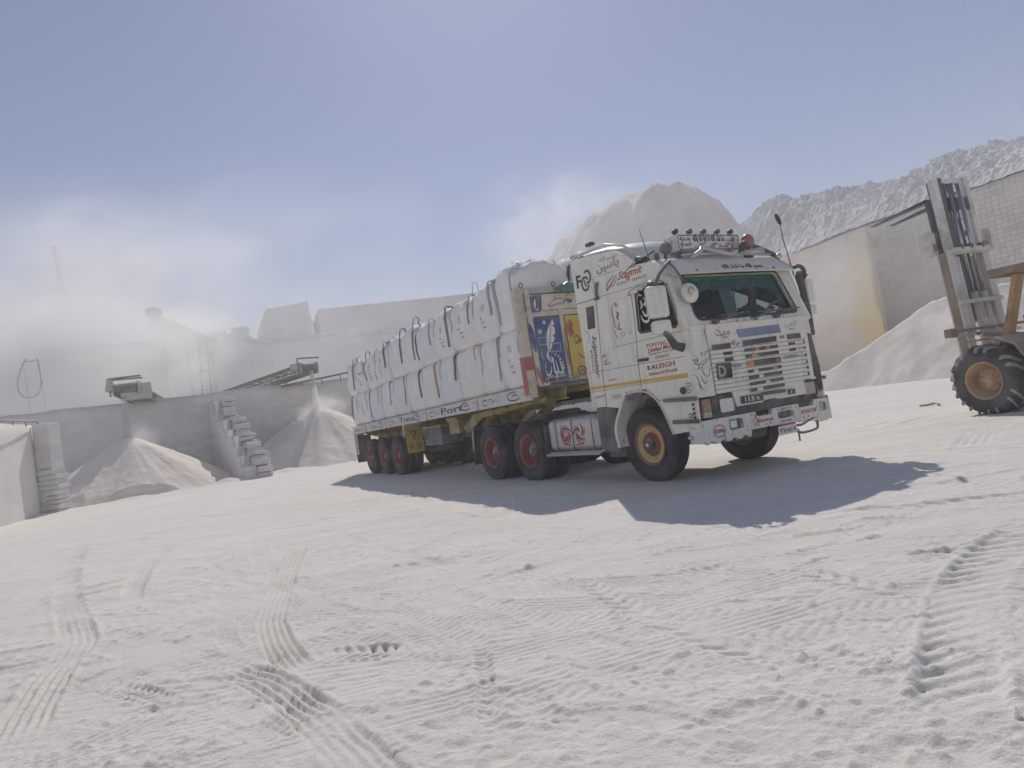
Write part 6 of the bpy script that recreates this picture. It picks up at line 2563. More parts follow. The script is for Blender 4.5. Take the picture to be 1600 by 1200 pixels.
# =================================================================== TRAILER
KP = -3.9
TR_M = (Matrix.Translation(TRUCK_LOC) @ Matrix.Rotation(TRUCK_YAW, 4, 'Z') @ Matrix.Translation((KP, 0, 0)) @ Matrix.Rotation(TRAILER_YAW - TRUCK_YAW, 4, 'Z')
        @ Matrix.Translation((-KP, 0, 0)))
T0 = Vector((-8.4, 0, 0))
trailer = thing('flatbed_trailer', 'long white railed flatbed semitrailer with painted headboard carrying white bulk bags', 'trailer')
trailer.matrix_world = TR_M @ Matrix.Translation(T0)


def tb(mbx, name, m=None, parent=None, **kw):
    o = mbx.build(name, m, parent or trailer, **kw)
    if parent is None:
        o.location = -T0
    return o


def ths(px, py, ax, val):
    o, d = TR_M.inverted() @ _O, TR_M.to_3x3().inverted() @ ray(px, py)
    return o + d * ((val - o[ax]) / d[ax])


def zs(x):
    return 1.495 + .0118 * (x + 14.45)


M_RAIL = material('white_side_rail', (0.66, 0.64, 0.60), .65, 0, .08, 4, dust=.3, second=(.20, .14, .10), second_scale=7, second_amt=.2, second_sharp=.06)
M_CREAM = material('cream_headboard_paint', (0.60, 0.55, 0.46), .6, 0, .1, 4, dust=.3, second=(.35, .26, .18), second_scale=6, second_amt=.25)
M_BLUE = material('blue_panel_paint', (0.035, 0.085, 0.27), .5, 0, .08, 5, dust=.10)
M_YELP = material('yellow_panel_paint', (0.56, 0.42, 0.07), .55, 0, .1, 5, dust=.15)
M_REDP = material('faded_red_paint', (0.40, 0.09, 0.10), .6, 0, .15, 5, dust=.2)
M_TARP = material('green_tarpaulin', (0.03, 0.20, 0.13), .45, 0, .2, 6, dust=.25)

XR, XF = -14.45, -2.38
mb = MB()
n = 12
for i in range(n):                             # timber deck following the slope of the frame
    a, b = XR + (XF - XR) * i / n, XR + (XF - XR) * (i + 1) / n
    mb.bar((a, 0, zs(a) - .04), (b, 0, zs(b) - .04), 2.44, .06, M_DARK)
tb(mb, 'deck')
bounds = [XR, -12.95, -10.85, -7.55, -4.62, XF]
TSIDE = frame((0, -1.262, 0), (1, 0, 0), (0, 0, 1))
for s in (-1, 1):
    mb = MB()
    mb.plate([(XR, zs(XR) - .235), (XF, zs(XF) - .235), (XF, zs(XF) + .005), (XR, zs(XR) + .005)] if s < 0 else
             [(-XF, zs(XF) - .235), (-XR, zs(XR) - .235), (-XR, zs(XR) + .005), (-XF, zs(XF) + .005)], [], .05,
             frame((0, s * 1.262, 0), (-s, 0, 0), (0, 0, 1)), M_RAIL)
    r_o = tb(mb, 'side_rail')
    if s < 0:
        for x in bounds[1:-1]:
            m2 = MB()
            m2.box((x, -1.275, zs(x) - .115), (.16, .03, .25), M_RAIL, None, .008)
            for q in (-.05, .05):
                m2.box((x + q, -1.292, zs(x) - .06), (.02, .012, .03), M_RUST)
            m2.build('stake_pocket', parent=r_o)
        ml = Many('lettering', r_o)

        def rail_text(body, x, size, wd, m=M_INK, dz=-.175, **kw):
            ml.cut()
            write(ml, body, size, TSIDE @ Matrix.Translation((x, zs(x) + dz, .002)) @ Matrix.Rotation(.0118, 4, 'Z'), m, wd, **kw)
        rail_text('Trans', -9.55, .20, 1.15, bold=.01)
        rail_text('Port', -6.55, .20, 1.25, bold=.015)
        rail_text('Trans', -12.4, .17, .70, M_GREYL)
        rail_text('SERVICE', -14.2, .14, .72, M_GREYL)
        for x in (-10.55, -7.30, -4.35, -13.3):     # wheeled ornament strokes
            ml.cut('painted_motif')
            a_ = [(x + .14 + .12 * math.cos(a), zs(x) - .12 + .055 * math.sin(a)) for a in np.linspace(.2, 5.4, 18)]
            ribbon(ml, a_, .018, off(TSIDE, .002), M_INK, .002)
            ribbon(ml, spline([(x + .30, zs(x) - .10), (x + .40, zs(x) - .06), (x + .50, zs(x) - .14), (x + .62, zs(x) - .08)], 5), .02, off(TSIDE, .002), M_INK, .002, taper=True)
        for x in (-8.15, -5.15, -2.98, -11.25):
            ml.cut('painted_motif')
            a_ = [(x + .26 * math.cos(a), zs(x) - .11 + .075 * math.sin(a)) for a in np.linspace(1.2, 5.6, 18)]
            ribbon(ml, a_, .022, off(TSIDE, .002), M_INK, .002)
            ribbon(ml, spline([(x - .1, zs(x) - .12), (x + .05, zs(x) - .08), (x + .2, zs(x) - .13)], 5), .025, off(TSIDE, .002), M_INK, .002, taper=True)
        ml.close()
# main beams: deep between the axles and the neck, shallow over the kingpin
prof = [(XR + .2, zs(XR) - .08), (XR + .2, .98), (-9.2, .96), (-8.6, .82), (-6.4, .86), (-5.6, 1.22), (-2.5, 1.36), (-2.42, zs(XF) - .08)]
for s in (-1, 1):
    mb = MB()
    P_ = [(x, z) for x, z in prof]
    Mx = frame((0, s * .52, 0), (-s, 0, 0), (0, 0, 1))
    mb.plate(P_ if s < 0 else mir(P_), [], .03, Mx, M_YCH)
    for i in range(1, len(prof) - 2):
        a, b = prof[i], prof[i + 1]
        mb.bar((a[0], s * .52, a[1]), (b[0], s * .52, b[1]), .18, .025, M_YCH)
    for x in np.arange(-13.8, -2.6, .9):
        zlow = np.interp(x, [p[0] for p in prof[1:7]], [p[1] for p in prof[1:7]])
        mb.box((x, s * .55, (zs(x) - .1 + zlow) / 2), (.02, .10, zs(x) - .12 - zlow), M_YCH)
    tb(mb, 'main_beam')
mb = MB()
for x in np.arange(-14.2, -2.5, .6):
    mb.bar((x, -1.2, zs(x) - .13), (x, 1.2, zs(x) - .13), .07, .10, M_YCH)
    for s in (-1, 1):
        mb.add([(x, s * .55, zs(x) - .17), (x, s * 1.2, zs(x) - .17), (x, s * .55, zs(x) - .42), (x + .02, s * .55, zs(x) - .17), (x + .02, s * 1.2, zs(x) - .17), (x + .02, s * .55, zs(x) - .42)],
               [(0, 1, 2), (5, 4, 3), (0, 2, 5, 3), (1, 0, 3, 4), (2, 1, 4, 5)], M_YCH)
tb(mb, 'cross_member')
mb = MB()                                       # sloping gooseneck skirt over the drive axles
mb.box((-4.0, 0, 1.27), (2.9, 1.0, .07), M_DARK)
for s in (-1, 1):
    mb.add([(-6.3, s * .9, 1.05), (-5.6, s * .9, 1.33), (-2.5, s * .9, 1.42), (-2.5, s * .9, 1.36), (-5.2, s * .9, 1.22), (-6.0, s * .9, .95)], [(0, 1, 2, 3, 4, 5)], M_YCH)
tb(mb, 'gooseneck')
AX = (-10.31, -11.62, -12.93)
mb = MB()
for x in AX:
    mb.cyl((x, -.95, .52), (x, .95, .52), .075, M_DARK, 12)
    for s in (-1, 1):
        for k in range(3):
            mb.bar((x - .5, s * .52, .68 + k * .035), (x + .5, s * .52, .68 + k * .035), .08, .03, M_DARK)
        mb.bar((x + .62, s * .52, .75), (x + .62, s * .52, .98), .10, .12, M_DARK)
tb(mb, 'axle')
t_tr = tyre_mesh(.26, 4)
r_tr = rim_rear(M_RED, M_RED, M_RUST)
w1 = make_wheel(trailer, t_tr, r_tr, Vector((AX[0], -1.095, R_T - .005)) - T0, 0, .4)
for i, x in enumerate(AX):
    if i:
        clone_wheel(w1, trailer, Vector((x, -1.095, R_T - .005)) - T0, 0, .7 * i)
    clone_wheel(w1, trailer, Vector((x, 1.095, R_T - .005)) - T0, PI, .5 * i)
    clone_wheel(w1, trailer, Vector((x, -.775, R_T - .005)) - T0, PI, .3 * i)
    clone_wheel(w1, trailer, Vector((x, .775, R_T - .005)) - T0, 0, .8 * i)
# yellow painted mud flap ahead of the axles, tail frame with lamps, rear flap
mb = MB()
mb.bar((-9.35, -1.02, 1.26), (-9.25, -1.02, .58), .44, .025, M_YELP)
f_o = tb(mb, 'mud_flap')
fm = frame((-9.285, -1.02, .8), (0, 1, 0), (-.145, 0, 1))
ml = MB()
ribbon(ml, spline([(-.08, .30), (.02, .34), (.05, .26), (-.02, .20), (.0, .12)], 5), .03, off(fm, .02), M_INK, .003)
for y in (-.12, .10):
    ribbon(ml, [(y + .05 * math.cos(a), -.05 + .04 * math.sin(a)) for a in np.linspace(0, 2 * PI, 16)], .02, off(fm, .02), M_INK, .003)
ribbon(ml, spline([(-.2, -.16), (-.1, -.12), (0, -.17), (.1, -.12), (.2, -.16)], 5), .02, off(fm, .02), M_REDP, .003)
l_ = ml.build('painted_motif', parent=f_o)
mb = MB()
mb.box((-9.32, -1.02, 1.32), (.10, .5, .10), M_RAIL)
mb.tube([(-9.45, -1.22, 1.30), (-9.5, -1.22, 1.0)], .025, M_RAIL, 8)
tb(mb, 'flap_bracket')
for s in (-1, 1):
    mb = MB()
    xx = XR + .02
    for y in (.95, 1.22):
        mb.bar((xx, s * y, zs(XR) - .2), (xx, s * y, .62), .05, .05, M_RAIL)
    for z in (1.2, 1.0, .8, .62):
        mb.bar((xx, s * .95, z), (xx, s * 1.22, z), .05, .05, M_RAIL)
    mb.box((xx + .04, s * 1.08, .95), (.04, .20, .6), M_REDP, None, .01)
    mb.bar((XR - .02, s * 1.08, .66), (XR + .05, s * 1.08, .34), .32, .015, M_BLACK)
    mb.bar((XR + .45, s * 1.05, 1.2), (XR + .45, s * 1.05, .50), .42, .015, M_BLACK)
    tb(mb, 'tail_frame')
mb = MB()
mb.bar((XR - .02, -1.25, zs(XR) - .12), (XR - .02, 1.25, zs(XR) - .12), .08, .24, M_RAIL)
mb.bar((XR, -1.1, .58), (XR, 1.1, .58), .08, .10, M_RAIL)
tb(mb, 'rear_sill')
mb = MB()                                       # tool chest, air tanks, spare carrier and legs hung below
mb.box((-7.75, -.86, .94), (1.15, .46, .42), M_DARK, None, .02)
mb.box((-7.75, -.86, 1.17), (1.2, .5, .04), M_YCH)
tb(mb, 'tool_box')
mb = MB()
mb.tube([(-8.9, -.70, .86), (-8.35, -.70, .86)], .19, M_DARK, 16)
tb(mb, 'air_tank')
mb = MB()
mb.bar((-6.95, -.98, 1.28), (-6.35, -.98, 1.28), .06, .08, M_YCH)
mb.box((-6.62, -.93, 1.10), (.55, .1, .30), M_YCH)
tb(mb, 'bracket')
for s in (-1, 1):
    mb = MB()
    mb.bar((-5.95, s * .68, 1.35), (-5.95, s * .68, .62), .14, .14, M_DARK)
    mb.bar((-5.95, s * .68, .70), (-5.95, s * .68, .34), .10, .10, M_ALU)
    mb.box((-5.95, s * .68, .33), (.28, .26, .03), M_DARK)
    mb.bar((-5.95, s * .66, .9), (-6.6, s * .6, 1.2), .06, .06, M_DARK)
    tb(mb, 'landing_leg')

# headboard: posts, rails and its painted panels
HX = -2.40
HB = frame((HX, 0, 0), (0, 1, 0), (0, 0, 1))
zb = zs(HX)
mb = MB()
for s in (-1, 1):
    mb.bar((HX - .04, s * 1.19, zb - .2), (HX - .06, s * 1.19, 3.32), .16, .14, M_CREAM)
    mb.bar((HX + .02, s * 1.05, zb), (HX + .02, s * 1.05, 3.30), .08, .06, M_CREAM)
mb.bar((HX - .03, -1.25, 3.27), (HX - .03, 1.25, 3.27), .10, .10, M_STEEL_W)
for z in (2.86, zb + .06):
    mb.bar((HX - .02, -1.15, z), (HX - .02, 1.15, z), .08, .10, M_CREAM)
for y in (-1.02, -.42, .24, .62):
    mb.bar((HX - .015, y, zb), (HX - .015, y, 3.2), .08, .10, M_CREAM)
mb.plate([(-1.14, zb - .08), (1.14, zb - .08), (1.14, 3.22), (-1.14, 3.22)], [], .03, off(HB, -.05), M_CREAM)
h_o = tb(mb, 'headboard')
for y0 in (-1.12, -.5):                         # lifting rings on the top rail
    pass
mb = MB()
for y in (-1.13, -.48):
    mb.tube([(HX + .02 + .0, y + .03 * math.cos(a), 3.37 + .045 * math.sin(a)) for a in np.linspace(0, 2 * PI, 14)[:-1]], .009, M_BLACK, 6, closed=True)
    mb.build('ring', parent=h_o)
    mb = MB()
mb.box((HX - .06, -1.19, zb + .18), (.17, .17, .66), M_REDP, None, .01)
mb.build('red_post_foot', parent=h_o)
mb = MB()
mb.plate([(-.99, 1.675), (-.46, 1.675), (-.47, 2.78), (-.99, 2.78)], [], .01, off(HB, .045), M_BLUE)
bl_o = mb.build('blue_panel', parent=h_o)
BP = off(HB, .048)
mb = MB()
fe = spline([(-.795, 2.17), (-.80, 2.30), (-.77, 2.52), (-.66, 2.70), (-.615, 2.745)], 6)
fe2 = spline([(-.615, 2.745), (-.60, 2.62), (-.62, 2.45), (-.69, 2.30), (-.76, 2.20)], 6)
notch = []
for i, p in enumerate(fe2):
    notch.append((p[0] - (.05 if i in (6, 12, 17) else 0), p[1] + (.02 if i in (6, 12, 17) else 0)))
mb.plate([(x, z) for x, z in fe + notch[1:-1]][::-1], [], .003, off(BP, .001), M_WHITEL)
ribbon(mb, [(-.66, 2.70), (-.70, 2.5), (-.79, 2.2)], .012, off(BP, .002), M_BLUE, .002)
for c_, r_ in (((-.905, 2.55), .05), ((-.795, 2.70), .04)):
    st = [(c_[0] + r_ * (1 if i % 2 == 0 else .55) * math.cos(i * PI / 8), c_[1] + r_ * (1 if i % 2 == 0 else .55) * math.sin(i * PI / 8)) for i in range(16)]
    mb.plate(st, [[(c_[0] + .3 * r_ * math.cos(-i * PI / 5), c_[1] + .3 * r_ * math.sin(-i * PI / 5)) for i in range(10)]], .003, off(BP, .001), M_WHITEL)
for q in (rrect(-.955, 2.32, -.76, 2.44, .005), rrect(-.75, 2.18, -.54, 2.32, .005)):
    ribbon(mb, q + q[:1], .007, off(BP, .001), M_WHITEL, .001)
for pts, wd in (([(-.81, 2.20), (-.82, 2.10), (-.78, 2.02)], .045), ([(-.77, 2.10), (-.73, 2.05), (-.78, 1.99)], .04), ([(-.92, 2.24), (-.93, 2.12), (-.89, 2.05)], .012)):
    ribbon(mb, spline(pts, 6), wd, off(BP, .001), M_WHITEL, .001, taper=True)
# the flowing white calligraphy with its row of dots
for pts, wd in (([(-.72, 2.08), (-.73, 1.94), (-.72, 1.82), (-.67, 1.80), (-.66, 1.90), (-.69, 2.04)], .034), ([(-.78, 1.95), (-.80, 1.84), (-.84, 1.79), (-.885, 1.80), (-.90, 1.88)], .03),
                ([(-.60, 2.05), (-.58, 1.92), (-.56, 1.84), (-.60, 1.80), (-.65, 1.83), (-.66, 1.95)], .034), ([(-.69, 1.86), (-.70, 1.75), (-.705, 1.68)], .028), ([(-.885, 2.0), (-.895, 1.92), (-.90, 1.90)], .016)):
    ribbon(mb, spline(pts, 7), wd, off(BP, .001), M_WHITEL, .001, taper=True)
for i, (y, z) in enumerate(((-.66, 2.13), (-.61, 2.09), (-.58, 2.04), (-.55, 1.98), (-.54, 1.93), (-.53, 1.88))):
    mb.plate([(y + .016 * math.cos(i_ * PI / 4), z + .02 * math.sin(i_ * PI / 4)) for i_ in range(8)], [], .003, off(BP, .001), M_WHITEL)
write(mb, arabic('المستعان'), .10, off(BP, .001) @ Matrix.Translation((-.93, 1.735, 0)), M_WHITEL, .40, bold=.01)
mb.build('painted_motif', parent=bl_o)
mb = MB()
mb.plate([(-.36, 1.70), (.20, 1.70), (.20, 2.79), (-.36, 2.79)], [], .01, off(HB, .045), M_YELP)
y_o = mb.build('yellow_panel', parent=h_o)
mb = MB()
for i in range(9):
    a = PI * (.25 + .5 * i / 8) + .3
    ribbon(mb, [(-.14 + .10 * math.cos(a + 1.2), 2.55 + .10 * math.sin(a + 1.2)), (-.14 + .22 * math.cos(a + 1.2), 2.55 + .22 * math.sin(a + 1.2))], .022, off(HB, .048), M_REDP, .002, taper=False)
for pts in ([(-.24, 2.35), (-.18, 2.42), (-.12, 2.34), (-.20, 2.28), (-.24, 2.35)], [(-.22, 2.30), (-.1, 2.32), (-.06, 2.40)], [(-.20, 2.12), (-.1, 2.02), (-.02, 2.06)]):
    ribbon(mb, spline(pts, 6), .025, off(HB, .048), M_BROWN, .002, taper=True)
ribbon(mb, [(-.17 + .075 * math.cos(a), 1.80 + .075 * math.sin(a)) for a in np.linspace(0, 2 * PI, 20)], .028, off(HB, .048), M_BROWN, .002)
ribbon(mb, [(-.20, 1.77), (-.17, 1.83), (-.13, 1.77)], .02, off(HB, .048), M_BROWN, .002)
mb.build('painted_motif', parent=y_o)
mb = MB()
mb.plate([(-.80, 2.915), (.35, 2.915), (.35, 3.19), (-.76, 3.19)], [], .01, off(HB, .045), M_RAIL)
s_o = mb.build('sign_panel', parent=h_o)
mb = MB()
ribbon(mb, spline([(-.62, 3.03), (-.66, 2.985), (-.58, 2.97), (-.50, 3.01)], 6), .022, off(HB, .048), M_REDL, .002, taper=True)
ribbon(mb, spline([(-.66, 3.01), (-.50, 3.09), (-.30, 3.09), (-.15, 3.05), (-.28, 3.02)], 8), .016, off(HB, .048), M_REDL, .002, taper=True)
ribbon(mb, spline([(-.36, 3.03), (-.26, 3.06), (-.18, 3.03), (-.27, 3.01)], 6), .03, off(HB, .048), M_BLUE, .002, taper=True)
write(mb, arabic('الرحمن'), .07, off(HB, .047) @ Matrix.Translation((-.52, 3.0, 0)), M_INK, .20, bold=.0)
mb.build('lettering', parent=s_o)
mb = MB()
mb.plate([(-1.0, 2.89), (-.84, 2.89), (-.86, 3.16), (-1.0, 3.16)], [], .01, off(HB, .045), M_BLUE)
for pts, m, wd in (([(-.985, 2.92), (-.97, 3.02), (-.975, 3.13)], M_REDP, .04), ([(-.93, 2.95), (-.92, 3.05), (-.91, 3.12)], M_WHITEL, .035), ([(-.93, 2.94), (-.89, 2.92), (-.86, 2.97)], M_WHITEL, .02)):
    ribbon(mb, spline(pts, 5), wd, off(HB, .047), m, .002, taper=True)
mb.build('painted_panel', parent=h_o)
mb = MB()
for pts, m, wd in (([(-1.09, 2.70), (-1.06, 2.45), (-1.04, 2.20)], M_BLUE, .10), ([(-1.08, 1.95), (-1.03, 1.80), (-1.0, 1.68)], M_REDP, .08), ([(-.40, 2.6), (-.42, 2.3), (-.39, 2.0)], M_REDP, .02), ([(-.43, 2.2), (-.40, 1.9)], M_BLUE, .015)):
    ribbon(mb, spline(pts, 5), wd, off(HB, .050), m, .002, taper=True)
mb.build('painted_motif', parent=h_o)
mb = MB()
mb.plate([(-1.06, zb - .03), (-.86, zb - .03), (-.86, zb + .10), (-1.06, zb + .10)], [], .01, off(HB, .045), M_CREAM)
ribbon(mb, spline([(-1.02, zb), (-.95, zb + .06), (-.90, zb + .02)], 5), .03, off(HB, .047), M_REDP, .002)
write(mb, 'SAFE', .07, off(HB, .047) @ Matrix.Translation((-.80, zb + .02, 0)), M_REDP, .16, bold=.01)
el = rrect(-.58, zb + .005, -.25, zb + .105, .04)
ribbon(mb, el + el[:1], .014, off(HB, .047), M_BLUEP, .002)
write(mb, 'ALLAH', .065, off(HB, .047) @ Matrix.Translation((-.54, zb + .03, 0)), M_BLUEP, .26, bold=.015)
mb.build('lettering', parent=h_o)
# green sheet bundled on the headboard
gxs, gys = np.linspace(-1, 1, 36), np.linspace(-1, 1, 22)
X, Y = np.meshgrid(gxs, gys)
hgt_ = .10 * (1 - np.abs(X) ** 3) * (1 - np.abs(Y) ** 3) + .035 * fbm(X * 3, Y * 2, 3, 4) + .05 * np.abs(fbm(X * 5 + Y * 3, Y, 2, 8))
Ptar = np.stack([HX + .12 + Y * .17 + .02 * fbm(X * 4, Y * 4, 2, 3), X * .46 - .02, 3.24 + hgt_ - .16 * np.clip(Y - .4, 0, 1)], -1)
M3 = np.array(TR_M)
Ptar = Ptar @ M3[:3, :3].T + M3[:3, 3]
tarp = grid_mesh('tarpaulin', Ptar, M_TARP)
tarp.modifiers.new('thickness', 'SOLIDIFY').thickness = .012
tag(tarp, 'folded green tarpaulin lying on top of the headboard', 'tarpaulin')

# ===================================================================== BAGS
M_BAG = [material('woven_bag_%s' % k, c_, .75, 0, .05, 3, dust=.25, streak=((.62, .58, .53), .35), bump=.18, bscale=9, dust_col=(.66, .63, .59)) for k, c_ in
         (('white', (.86, .845, .83)), ('cool', (.79, .80, .825)), ('warm', (.86, .825, .78)))]
M_STRAP = [material('webbing_%s' % k, c_, .9, 0, .2, 20, dust=.15) for k, c_ in
           (('grey', (.16, .17, .21)), ('navy', (.06, .08, .15)), ('ochre', (.42, .29, .15)), ('pale', (.36, .37, .40)))]
M_PRINT = material('bag_print', (.36, .36, .40), .85, 0, .3, 15, dust=.2)


def make_bag(seed, upper):
    """Body function of a filled bulk bag: unit cube directions -> surface (half sizes about .53)."""
    rs = random.Random(seed)
    o1, o2 = rs.uniform(0, 50), rs.uniform(0, 50)
    bul = rs.uniform(.9, 1.1)

    def f(p, hx, hy, hz):
        x, y, z = p
        e = 10.0
        l = (abs(x) ** e + abs(y) ** e + abs(z) ** e) ** (1 / e)
        x, y, z = x / l, y / l, z / l
        w_ = 1 + .030 * bul * math.cos(z * 1.45) - .03 * max(0, abs(z) - .78) / .22
        side_ = max(abs(x), abs(y))
        X, Y, Z = x * hx * w_, y * hy * w_, z * hz
        n1 = noise.noise(Vector((x * 1.4 + o1, y * 1.4 + o2, z * 1.1)))
        n2 = noise.noise(Vector((x * 4.5 + o2, y * 4.5, z * 2.2 + o1)))
        n3 = abs(noise.noise(Vector((x * 6 + o1, y * 6 + o2, z * 1.2))))
        d = .035 * n1 + .014 * n2 - .020 * n3 * (.5 + max(0, abs(z) - .3))
        if side_ > .55:
            m = 1 + d / .53
            X, Y = X * m, Y * m
        if z > 0:
            r = math.hypot(x, y)
            if upper:
                dome = .21 * max(0, 1 - r * r * .55) * (z ** 3) + .07 * noise.noise(Vector((x * 3 + o1, y * 3, o2))) * z ** 4
                Z += dome
            else:
                Z += .02 * n1
            Z += .05 * n2 * z ** 3
        return Vector((X, Y, Z))
    return f


def bag_mesh(f, hx, hy, hz, m, n=18):
    mb = MB()
    idx = {}
    vs, fs = [], []

    def vert(p):
        k = tuple(round(c * 1000) for c in p)
        if k not in idx:
            idx[k] = len(vs)
            vs.append(f(p, hx, hy, hz))
        return idx[k]
    for ax in range(3):
        for s in (-1, 1):
            for i in range(n):
                for j in range(n):
                    q = []
                    for a, b in ((0, 0), (1, 0), (1, 1), (0, 1)):
                        u, v = -1 + 2 * (i + a) / n, -1 + 2 * (j + b) / n
                        p = [0, 0, 0]
                        p[ax], p[(ax + 1) % 3], p[(ax + 2) % 3] = s, u, v
                        q.append(vert(p))
                    fs.append(tuple(q) if s > 0 else tuple(reversed(q)))
    mb.add(vs, fs, m, True)
    return mb


def strap_mesh(f, hx, hy, hz, u, side_y, low, loop, wd, m, seed):
    rs = random.Random(seed)
    mb = MB()
    pts, outs = [], []
    N_ = 12
    for i in range(N_ + 1):
        v = low + (.93 - low) * i / N_
        wob = u + .05 * math.sin(v * 2 + seed)
        p = f((wob, side_y, v), hx, hy, hz)
        pts.append(p + Vector((0, side_y * .010, 0)))
    top = f((u, side_y * .72, 1), hx, hy, hz)
    a = pts[-1]
    if loop > 0:
        lean_ = rs.uniform(-.08, .08)
        pts += [a + Vector((lean_ * .4, side_y * -.02, loop * .55)), a + Vector((lean_, side_y * -.06, loop)), a + Vector((lean_ * 1.3 + .03, side_y * -.14, loop * .9)),
                top + Vector((lean_, 0, .05)), top + Vector((0, side_y * -.08, .008))]
    else:
        pts += [a + Vector((0, side_y * -.03, .035)), top + Vector((0, 0, .012)), top + Vector((0, side_y * -.08, .008))]
    pts = [Vector(p) for p in spline([tuple(p) for p in pts], 3)]
    vs, fs = [], []
    for i, p in enumerate(pts):
        t = (pts[min(i + 1, len(pts) - 1)] - pts[max(i - 1, 0)]).normalized()
        w_ = Vector((1, 0, 0))
        w_ = (w_ - t * w_.dot(t)).normalized()
        nn = t.cross(w_)
        for q in (-1, 1):
            vs.append(p + w_ * q * wd / 2)
        for q in (-1, 1):
            vs.append(p + w_ * q * wd / 2 - nn * .005)
    for i in range(len(pts) - 1):
        a, b = 4 * i, 4 * i + 4
        fs += [(a, a + 1, b + 1, b), (a + 2, b + 2, b + 3, a + 3), (a, b, b + 2, a + 2), (a + 1, a + 3, b + 3, b + 1)]
    mb.add(vs, fs, m, False)
    return mb


def print_mesh(f, hx, hy, hz, body, size, u, v, ang, m):
    vs, fs = text_geo(body, size, None, .008)
    c_, s_ = math.cos(ang), math.sin(ang)
    out = []
    for p in vs:
        x, z = c_ * p.x - s_ * p.y, s_ * p.x + c_ * p.y
        uu, vv = u + x / hx, v + z / hz
        q = f((max(-.97, min(.97, uu)), -1, max(-.97, min(.97, vv))), hx, hy, hz)
        out.append(q + Vector((0, -.004 - p.z, 0)))
    return out, fs


BX_ = [XR + .0, -13.6, -12.42, -11.22, -10.02, -8.78, -7.66, -6.5, -5.5, -4.36, -3.4, -2.50]
UP = [3.44, 3.42, 3.46, 3.50, 3.54, 3.56, 3.52, 3.54, 3.56, 3.62, 3.74]
ordn = ['first', 'second', 'third', 'fourth', 'fifth', 'sixth', 'seventh', 'eighth', 'ninth', 'tenth', 'eleventh']
look = {(0, 1): ('faint print and worn', None), (0, 4): ('ochre strap', 2), (0, 5): ('thick navy strap', 1), (0, 6): ('ochre stained strap', 2), (0, 7): ('navy strap', 1), (0, 9): ('pale grey strap', 3),
        (1, 0): ('dark strap and loop', 0), (1, 1): ('dirty stencilled print', 0), (1, 4): ('broad dark loop', 1), (1, 9): ('high grey strap and stencil', 3)}
prints = {(1, 8): '15', (1, 9): '15', (0, 10): '15', (1, 2): '15', (1, 1): 'LIMESTONE', (1, 3): '15', (0, 1): 'CaCO3', (1, 7): '15'}
rb = random.Random(21)
GRP = 'white bulk bags stacked on the trailer'
